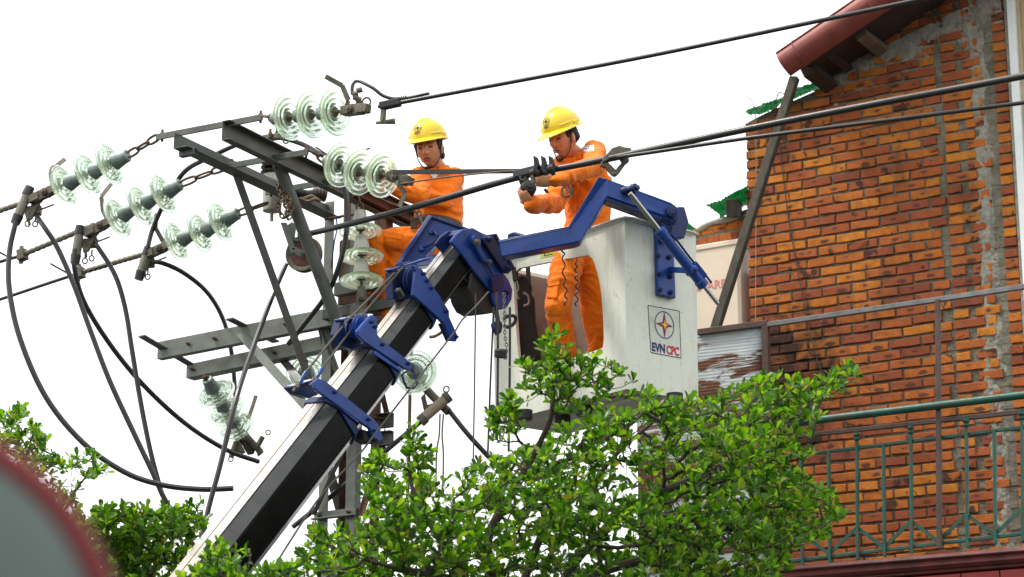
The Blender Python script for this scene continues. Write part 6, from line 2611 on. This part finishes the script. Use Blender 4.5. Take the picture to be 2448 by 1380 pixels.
# chest pocket, sleeve badge, cargo pocket, carabiner and strap
bd, bv = drape('sleeve_badge', M['white_p'], rjk, rjk, [(1396, 350), (1419, 347), (1421, 361), (1391, 364)], 0.005)
bc = bv[24]
bn = -ray(1406, 356).normalized()
q = MB()
bx_ = V((1, 0, 0))
by_ = bn.cross(bx_)
bc = bc + bn * 0.006
q.ring(bc, bn, 0.013, 0.0018, 20, 5)
for a_ in range(4):
    v = bx_ * math.cos(a_ * math.pi / 2) + by_ * math.sin(a_ * math.pi / 2)
    q.tube([bc, bc + v * 0.015], [0.003, 0.0005], 6)
for sg in (-1, 1):
    q.beam(bc + bx_ * 0.021 * sg, bc + bx_ * 0.031 * sg, 0.003, 0.005, Z)
q.build('badge_print', M['navy'], bd)
drape('pocket_flap', M['orange'], rjk, rjk, [(1384, 432), (1424, 428), (1426, 446), (1386, 450)], 0.006)
drape('chest_pocket', M['orange'], rjk, rjk, [(1387, 448), (1424, 444), (1426, 486), (1390, 490)], 0.004)
drape('placket', M['orange'], rjk, rjk, [(1368, 425), (1376, 424), (1382, 510), (1374, 510)], 0.006, 2, 10)
drape('cargo_pocket', M['orange'], rjk, rjk, [(1310, 672), (1338, 668), (1332, 715), (1304, 712)], 0.007)
drape('pocket_flap', M['orange'], rjk, rjk, [(1308, 668), (1340, 663), (1339, 682), (1306, 688)], 0.012)
q = MB()
q.ring(P(1355, 457, 13.72), V((0.25, 1, 0.1)), 0.034, 0.0085, 24, 8)
cb_ = q.build('carabiner', M['hardware'], right)
q = MB()
q.tube([P(1352, 440, 13.70), P(1366, 470, 13.70)], 0.006, 8)
q.build('gate', M['galv'], cb_)
q = MB()
q.tube(spline(pd([(1302, 452, 13.62), (1316, 470, 13.64), (1332, 484, 13.68), (1345, 497, 13.80)]), 4), 0.010, 8)
q.build('tool_strap', M['blackfab'], right)
# the black clamp tool in his hands
tool = thing('connector_tool', P(1258, 455, 13.22), 'rounded black connector held by the right worker just under the conductor', 'tool')
q = MB()
tc = P(1262, 452, 13.36)
q.lathe(tc, V((0.25, -0.9, 0.3)), [(0.012, -0.05), (0.042, -0.045), (0.05, -0.02), (0.05, 0.02), (0.04, 0.04), (0.028, 0.042), (0.026, 0.052), (0.01, 0.055)], 20)
q.build('body', M['blackrub'], tool)
q = MB()
q.lathe(tc + V((-0.02, 0, 0.045)), V((-0.35, -0.2, 0.8)), [(0.028, -0.02), (0.032, 0.0), (0.03, 0.03), (0.02, 0.034)], 14)
q.build('neck', M['blackrub'], tool)
q = MB()
q.ring(tc + V((-0.032, -0.01, 0.082)), V((0.5, 1, 0)), 0.013, 0.004, 14, 6)
q.build('eye', M['galv'], tool)

# ---- the worker at the pole
F1 = V((-0.24, -0.93, -0.24))
left, ljk, lbody = person('man in orange coverall and yellow helmet working at the pole behind the glass discs', dict(
    base=P(940, 745, 15.1), s=1.02, hs=1.10, head=P(1026, 356, 14.96), F=F1, U=V((-0.10, -0.06, 1)), neck=P(1050, 404, 15.06), chest=P(1048, 452, 15.1), waist=P(1050, 522, 15.1), pelvis=P(1034, 566, 15.12),
    side=V((0.88, 0.47, 0)), front=V((-0.5, -0.86, 0)), foot=V((-0.6, -0.8, 0)), seed=9.0, hat_tilt=0.05, hat_yaw=-0.22, burn=0.038,
    locks=[(-0.055, -0.045, 0.026), (-0.05, -0.01, 0.034), (-0.02, -0.01, 0.022)],
    arms=[dict(pts=(P(1006, 424, 15.0), P(1004, 470, 14.82), P(940, 448, 14.7)), d=V((-0.9, -0.25, 0.25)), pn=V((0.1, -0.6, 0.75)), curl=(0.5, 0.7, 0.5), ts=1, cuff=0.02),
          dict(pts=(P(1086, 425, 15.14), P(1062, 482, 14.95), P(985, 455, 14.85)), d=V((-0.9, -0.2, 0.3)), pn=V((0.1, -0.6, 0.75)), curl=(0.5, 0.7, 0.5), ts=-1, cuff=0.03)],
    legs=[(P(1008, 582, 15.02), P(898, 574, 14.92), P(905, 705, 15.1)), (P(1040, 590, 15.14), P(946, 604, 15.0), P(930, 755, 15.1))],
    torso=[(0.088, 0.08), (0.150, 0.108), (0.174, 0.124), (0.170, 0.126), (0.172, 0.132), (0.150, 0.125)],
))
drape('cargo_pocket', M['orange'], ljk, ljk, [(920, 556), (962, 562), (960, 600), (918, 590)], 0.006)
drape('pocket_flap', M['orange'], ljk, ljk, [(918, 552), (964, 558), (962, 574), (917, 567)], 0.011)
drape('shoulder_badge', M['white_p'], ljk, ljk, [(1028, 416), (1048, 416), (1042, 428), (1034, 426)], 0.005)
# tool belt with a ring, cargo flap
q = MB()
bc = P(1044, 540, 15.1)
sdv = V((0.88, 0.47, 0)).normalized()
fv = sdv.cross(Z)
q.tube([bc + sdv * 0.178 * math.cos(2 * math.pi * k / 30) + fv * 0.150 * math.sin(2 * math.pi * k / 30) + V((0, 0, -0.012 * math.cos(2 * math.pi * k / 30))) for k in range(30)], [(0.007, 0.030)] * 30, 8, closed=True, hint=Z)
belt = q.build('tool_belt', M['belt'], left)
q = MB()
q.ring(P(1001, 511, 14.86), V((0.2, 1, 0)), 0.017, 0.0055, 16, 6)
q.tube([P(1003, 516, 14.86), P(1009, 535, 14.86)], 0.008, 6)
q.build('belt_ring', M['galv'], belt)
for (a, b) in (((992, 520), (990, 548)), ((1018, 520), (1014, 540))):
    q = MB()
    q.beam(P(*a, 14.9), P(*b, 14.9), 0.05, 0.02, V((0, -1, 0)))
    q.build('pouch', M['belt'], belt, 0.004)
q = MB()
q.tube(spline(pd([(1000, 510, 14.86), (985, 503, 14.86), (965, 495, 14.86), (945, 490, 14.82), (925, 482, 14.8)]), 4), 0.0085, 8)
q.build('lanyard', M['rope'], belt)
# ------------------------------------------------------------------ trees
LEAF = [(0, 0, 0), (-0.085, 0.30, 0.012), (0.085, 0.30, 0.012), (0, 0.32, -0.012), (-0.175, 0.62, 0.030), (0.175, 0.62, 0.030), (0, 0.64, -0.006), (-0.18, 0.84, 0.020), (0.18, 0.84, 0.020), (0, 0.86, -0.020), (0, 1.0, -0.045)]
LF = [(0, 3, 1), (0, 2, 3), (1, 3, 6, 4), (3, 2, 5, 6), (4, 6, 9, 7), (6, 5, 8, 9), (7, 9, 10), (9, 8, 10)]
LV = np.array(LEAF)


def leaf_mesh():
    me = bpy.data.meshes.new('leaf')
    me.from_pydata([tuple(v) for v in LV], [], LF)
    me.polygons.foreach_set('use_smooth', [True] * len(me.polygons))
    me.materials.append(M['leaf'])
    return me


LEAFME = leaf_mesh()


def inside(poly, x, y):
    c = False
    j = len(poly) - 1
    for i in range(len(poly)):
        xi, yi = poly[i]
        xj, yj = poly[j]
        if (yi > y) != (yj > y) and x < (xj - xi) * (y - yi) / (yj - yi) + xi:
            c = not c
        j = i
    return c


def tree(name, label, limbs, poly, dr, n, leaf_len, seed, singles, down=True, holes=0.0, sprays=()):
    r = random.Random(seed)
    pts, par, isl = [], [], []
    first = None
    for li, limb in enumerate(limbs):
        path = spline(pd(limb), 6)
        prev = -1
        if li and pts:
            ds = [(p - path[0]).length for p in pts]
            prev = int(np.argmin(ds))
        for p in path:
            pts.append(p)
            par.append(prev)
            isl.append(True)
            prev = len(pts) - 1
    base = pts[0]
    if down:
        pts[0] = pts[0]
    root = thing(name, V((base.x, base.y, 0)), label, 'tree')
    tg = []
    for pl, m_, drr in [(poly, n, dr)] + list(sprays):
        xs, ys = [q[0] for q in pl], [q[1] for q in pl]
        got = tries = 0
        while got < m_ and tries < m_ * 60:
            tries += 1
            x, y = r.uniform(min(xs), max(xs)), r.uniform(min(ys), max(ys))
            if not inside(pl, x, y):
                continue
            p = P(x, y, r.uniform(*drr))
            if noise.noise(p * 2.6 + V((seed, 0, 0))) * 0.6 + noise.noise(p * 6.0 + V((seed, 4, 0))) * 0.6 < (holes if pl is poly else -0.3):
                continue
            tg.append(p)
            got += 1
    arr = np.array([tuple(p) for p in pts])
    tga = np.array([tuple(p) for p in tg])
    dist = np.array([np.min(np.sum((arr - t) ** 2, axis=1)) for t in tga])
    order = np.argsort(dist)
    cap = len(pts) + 4 * len(tg) + 10
    buf = np.zeros((cap, 3))
    buf[:len(pts)] = arr
    cnt = len(pts)
    tips = []
    for k in order:
        t = tga[k]
        dd = np.sum((buf[:cnt] - t) ** 2, axis=1)
        # prefer parents that lie below the target, so twigs grow upwards and outwards
        dd = dd * (1.0 + 1.2 * np.clip((buf[:cnt, 2] - t[2]) / 0.15, 0, 1.5))
        i = int(np.argmin(dd))
        a = V(buf[i])
        b = V(t)
        L = (b - a).length
        steps = 1 if L < 0.07 else 2 if L < 0.2 else 4
        prev = i
        for s in range(1, steps + 1):
            f = s / steps
            p = a.lerp(b, f)
            if s < steps:
                p = p + V((r.gauss(0, 1), r.gauss(0, 1), r.gauss(0, 1))) * L * 0.05 - Z * (L * 0.10 * math.sin(math.pi * f))
            if cnt >= cap:
                break
            buf[cnt] = p
            pts.append(p)
            par.append(prev)
            isl.append(False)
            prev = cnt
            cnt += 1
        tips.append((prev, (b - a).normalized()))
    # pipe-model radii
    w = np.zeros(cnt)
    for i, _ in tips:
        w[i] += 1
    childs = [[] for _ in range(cnt)]
    for i in range(cnt - 1, -1, -1):
        if par[i] >= 0:
            w[par[i]] += w[i]
            childs[par[i]].append(i)
    rad = np.minimum(0.0018 * np.power(np.maximum(w, 0.6), 0.43), 0.028)
    # trunk and limbs
    q = MB()
    start = 0
    for limb in limbs:
        m = len(spline(pd(limb), 6))
        path = pts[start:start + m]
        rr = [max(rad[start + i], 0.004) for i in range(m)]
        if start == 0 and down:
            g = [V((path[0].x - 0.1, path[0].y + 0.05, 0.0)), V((path[0].x - 0.03, path[0].y, path[0].z * 0.5))]
            path = g + path
            rr = [rr[0] * 1.9, rr[0] * 1.4] + rr
        q.tube(path, rr, 9)
        start += m
    tr = q.build('trunk', M['bark'], root)
    # thinner branches
    q = MB()
    for i in range(cnt):
        if isl[i] or par[i] < 0:
            continue
        a, b = pts[par[i]], pts[i]
        if (b - a).length < 1e-4:
            continue
        r0 = min(rad[par[i]], rad[i] * 1.4, 0.011)
        q.tube([a, b], [r0, min(rad[i], 0.011)], 4 if rad[i] < 0.006 else 6, caps=False)
    tag(q.build('branch', M['bark'], tr), None, None, None, 'stuff')
    # leaves in whorls
    mats = []
    for i, d in tips:
        p = pts[i]
        out = (d * 0.8 + Z * 1.0 + V((r.gauss(0, .3), r.gauss(0, .3), r.gauss(0, .2)))).normalized()
        k = r.randint(5, 9)
        a0 = r.uniform(0, 6.28)
        s, u = frame_of(out, V((r.random(), r.random(), 0.3)))
        for j in range(k):
            a = a0 + 2 * math.pi * j / k + r.gauss(0, 0.25)
            tilt = math.radians(r.uniform(18, 68))
            yd = (out * math.cos(tilt) + (s * math.cos(a) + u * math.sin(a)) * math.sin(tilt)).normalized()
            xd = yd.cross(out)
            if xd.length < 1e-3:
                continue
            xd.normalize()
            xd = (xd + yd.cross(xd) * r.gauss(0, 0.35)).normalized()
            zd = xd.cross(yd)
            L = leaf_len * r.choice((r.uniform(0.45, 0.8), r.uniform(0.8, 1.3), r.uniform(0.8, 1.3)))
            mats.append((p - out * r.uniform(0, 0.02), xd * (L * r.uniform(0.85, 1.25)), yd * L, zd * L))
        # a few leaves down the twig
        if par[i] >= 0:
            b = pts[par[i]]
            for j in range(r.randint(1, 3)):
                q0 = p.lerp(b, r.random())
                yd = (out * 0.6 + V((r.gauss(0, 1), r.gauss(0, 1), r.gauss(0, .6)))).normalized()
                xd = yd.cross(Z + V((r.gauss(0, .4), r.gauss(0, .4), 0)))
                if xd.length < 1e-3:
                    continue
                xd.normalize()
                zd = xd.cross(yd)
                L = leaf_len * r.uniform(0.5, 1.0)
                mats.append((q0, xd * L, yd * L, zd * L))
    vis = []
    for i, m in enumerate(mats):
        x, y = proj(m[0])
        if -20 < x < 2470 and -20 < y < 1385:
            vis.append((m[0].y - 0.2 * m[2].length / leaf_len, i))
    vis.sort()
    single = set(i for _, i in vis[:singles])
    rest = [i for i in range(len(mats)) if i not in single]
    O = wloc(root)
    for i in single:
        p, x, y, z = mats[i]
        o = bpy.data.objects.new('leaf', LEAFME)
        COL.objects.link(o)
        o.parent = root
        mw = Matrix(((x.x, y.x, z.x, p.x - O.x), (x.y, y.y, z.y, p.y - O.y), (x.z, y.z, z.z, p.z - O.z), (0, 0, 0, 1)))
        o.matrix_local = mw
    if rest:
        B = np.array([[tuple(mats[i][1]), tuple(mats[i][2]), tuple(mats[i][3])] for i in rest])
        T = np.array([tuple(mats[i][0] - O) for i in rest])
        vv = np.einsum('vk,nkc->nvc', LV, B) + T[:, None, :]
        nv = len(LV)
        ff = []
        for i in range(len(rest)):
            o_ = i * nv
            ff += [tuple(a + o_ for a in f) for f in LF]
        me = bpy.data.meshes.new('foliage')
        me.from_pydata(vv.reshape(-1, 3).tolist(), [], ff)
        me.polygons.foreach_set('use_smooth', [True] * len(me.polygons))
        me.materials.append(M['leaf'])
        o = bpy.data.objects.new('foliage', me)
        COL.objects.link(o)
        o.parent = root
        tag(o, None, None, None, 'stuff')
    return len(mats)


poly_main = [(715, 1420), (728, 1285), (760, 1258), (850, 1272), (872, 1190), (852, 1152), (898, 1085), (940, 1105), (985, 1142), (1080, 1142), (1130, 1112), (1180, 1092), (1236, 1090),
             (1300, 1052), (1345, 1012), (1420, 985), (1500, 978), (1580, 970), (1690, 952), (1740, 932), (1800, 925), (1832, 890),
             (1870, 897), (1945, 925), (2008, 872), (2058, 893), (2030, 925), (1960, 962), (1950, 1062), (1915, 1125), (1990, 1185), (2022, 1222), (1978, 1285), (1905, 1312), (1850, 1420)]
spray_a = [(1222, 930), (1250, 900), (1240, 868), (1290, 862), (1303, 812), (1330, 800), (1372, 834), (1440, 858), (1460, 885), (1505, 862), (1520, 900), (1605, 925), (1605, 942), (1560, 955), (1470, 950), (1390, 968), (1340, 1005), (1320, 960)]
spray_b = [(960, 1120), (975, 1060), (990, 1018), (1005, 1060), (1040, 1085), (985, 1140)]
spray_c = [(1148, 1008), (1200, 962), (1222, 935), (1262, 965), (1246, 1060), (1168, 1065)]
nleaf = tree('broadleaf_tree', 'large glossy green tree in front of the bucket and the brick wall', [
    [(1240, 1700, 11.6), (1215, 1500, 11.6), (1178, 1376, 11.5), (1170, 1276, 11.5), (1236, 1161, 11.5), (1290, 1060, 11.45), (1318, 990, 11.4), (1324, 900, 11.4), (1338, 835, 11.4)],
    [(1250, 1600, 11.6), (1356, 1376, 11.6), (1409, 1302, 11.6), (1478, 1241, 11.65), (1548, 1189, 11.7), (1626, 1158, 11.8), (1740, 1110, 11.9), (1840, 1040, 12.0), (1960, 950, 12.0)],
    [(1215, 1500, 11.6), (1300, 1270, 11.9), (1400, 1170, 11.95), (1480, 1080, 12.0), (1560, 1010, 12.0)],
    [(1215, 1520, 11.6), (1090, 1350, 11.3), (1040, 1270, 11.2), (960, 1200, 11.1), (920, 1130, 11.1)],
    [(1178, 1400, 11.5), (1000, 1370, 11.0), (880, 1340, 10.9), (780, 1300, 10.9)],
    [(1356, 1390, 11.6), (1560, 1330, 11.9), (1760, 1260, 12.1), (1900, 1200, 12.2)],
    [(1356, 1400, 11.6), (1600, 1400, 12.0), (1800, 1340, 12.2)],
    [(1040, 1270, 11.2), (990, 1180, 11.25), (978, 1100, 11.3), (990, 1030, 11.3)],
], poly_main, (10.6, 12.7), 2450, 0.0565, 3, 300, True, 0.0, [(spray_a, 120, (11.2, 11.6)), (spray_b, 26, (11.15, 11.4)), (spray_c, 32, (11.2, 11.6))])
tree('young_tree', 'sparse green tree at the left edge behind the blurred round shape', [
    [(-60, 1600, 12.6), (30, 1400, 12.6), (70, 1280, 12.6), (60, 1150, 12.6), (45, 1050, 12.6), (40, 1000, 12.6)],
    [(30, 1400, 12.6), (130, 1260, 12.5), (190, 1160, 12.5), (235, 1110, 12.5)],
    [(30, 1420, 12.6), (200, 1330, 12.4), (270, 1250, 12.4), (300, 1230, 12.4)],
], [(-20, 990), (20, 985), (50, 975), (58, 1000), (100, 1040), (128, 1060), (130, 1092), (180, 1090), (215, 1080), (255, 1125), (200, 1160), (170, 1195), (190, 1232), (150, 1250), (215, 1250), (285, 1215), (270, 1260), (300, 1290), (280, 1420), (-20, 1420)], (12.0, 13.2), 520, 0.056, 21, 120, True, -0.12, [([(190, 1420), (195, 1235), (250, 1205), (300, 1215), (335, 1235), (340, 1420)], 150, (12.3, 12.9))])
tree('young_tree', 'sparse green tree right of the blurred round shape with a black cable passing through it', [
    [(330, 1600, 12.8), (360, 1400, 12.8), (385, 1300, 12.8), (400, 1240, 12.8), (405, 1195, 12.8)],
    [(360, 1400, 12.8), (330, 1300, 12.7), (325, 1220, 12.7)],
    [(360, 1420, 12.8), (440, 1320, 12.7), (470, 1250, 12.7), (485, 1220, 12.7)],
], [(235, 1420), (280, 1290), (300, 1235), (325, 1200), (360, 1222), (395, 1205), (410, 1185), (430, 1215), (480, 1190), (492, 1240), (470, 1290), (440, 1340), (430, 1420)], (12.2, 13.4), 330, 0.055, 33, 100, True, -0.10)
tree('young_tree', 'small green tree top in front of the lower end of the black boom', [
    [(560, 1650, 10.6), (550, 1450, 10.6), (530, 1380, 10.6), (515, 1310, 10.6)],
    [(550, 1450, 10.6), (590, 1370, 10.6), (600, 1320, 10.6)],
    [(550, 1470, 10.6), (650, 1390, 10.6), (680, 1350, 10.6)],
], [(415, 1420), (440, 1375), (480, 1350), (500, 1300), (520, 1298), (540, 1340), (560, 1318), (600, 1315), (600, 1350), (650, 1362), (690, 1345), (720, 1385), (740, 1420)], (10.2, 11.0), 130, 0.056, 44, 100, True, -0.3)

# ------------------------------------------------------------------ round shape close to the lens
rs_d = 1.7
root = thing('round_sign', P(20, 1500, rs_d), 'blurred round grey panel with a red rim close up in the lower left corner', 'round sign')
ctr = P(-330, 1600, rs_d)
R_ = 612 * rs_d / (FPX * 1.009)
rimw = 0.017
ax_ = V((0.10, -1.0, -0.18)).normalized()
q = MB()
prof = [(0.0, 0.03)] + [(R_ * 0.965 * math.sin(t), 0.03 - 0.03 * (1 - math.cos(t)) ) for t in [0.2 * k for k in range(1, 8)]] + [(R_ * 0.965, -0.004), (0.0, -0.006)]
q.lathe(ctr, ax_, prof, 72)
q.build('face', M['signgrey'], root)
q = MB()
q.ring(ctr, ax_, R_ * 0.972, rimw * 0.62, 72, 10)
q.build('rim', M['signred'], root)
q = MB()
q.tube([ctr - ax_ * 0.02, V((ctr.x, ctr.y + 0.02, 0))], 0.02, 10)
q.build('post', M['greybar'], root)
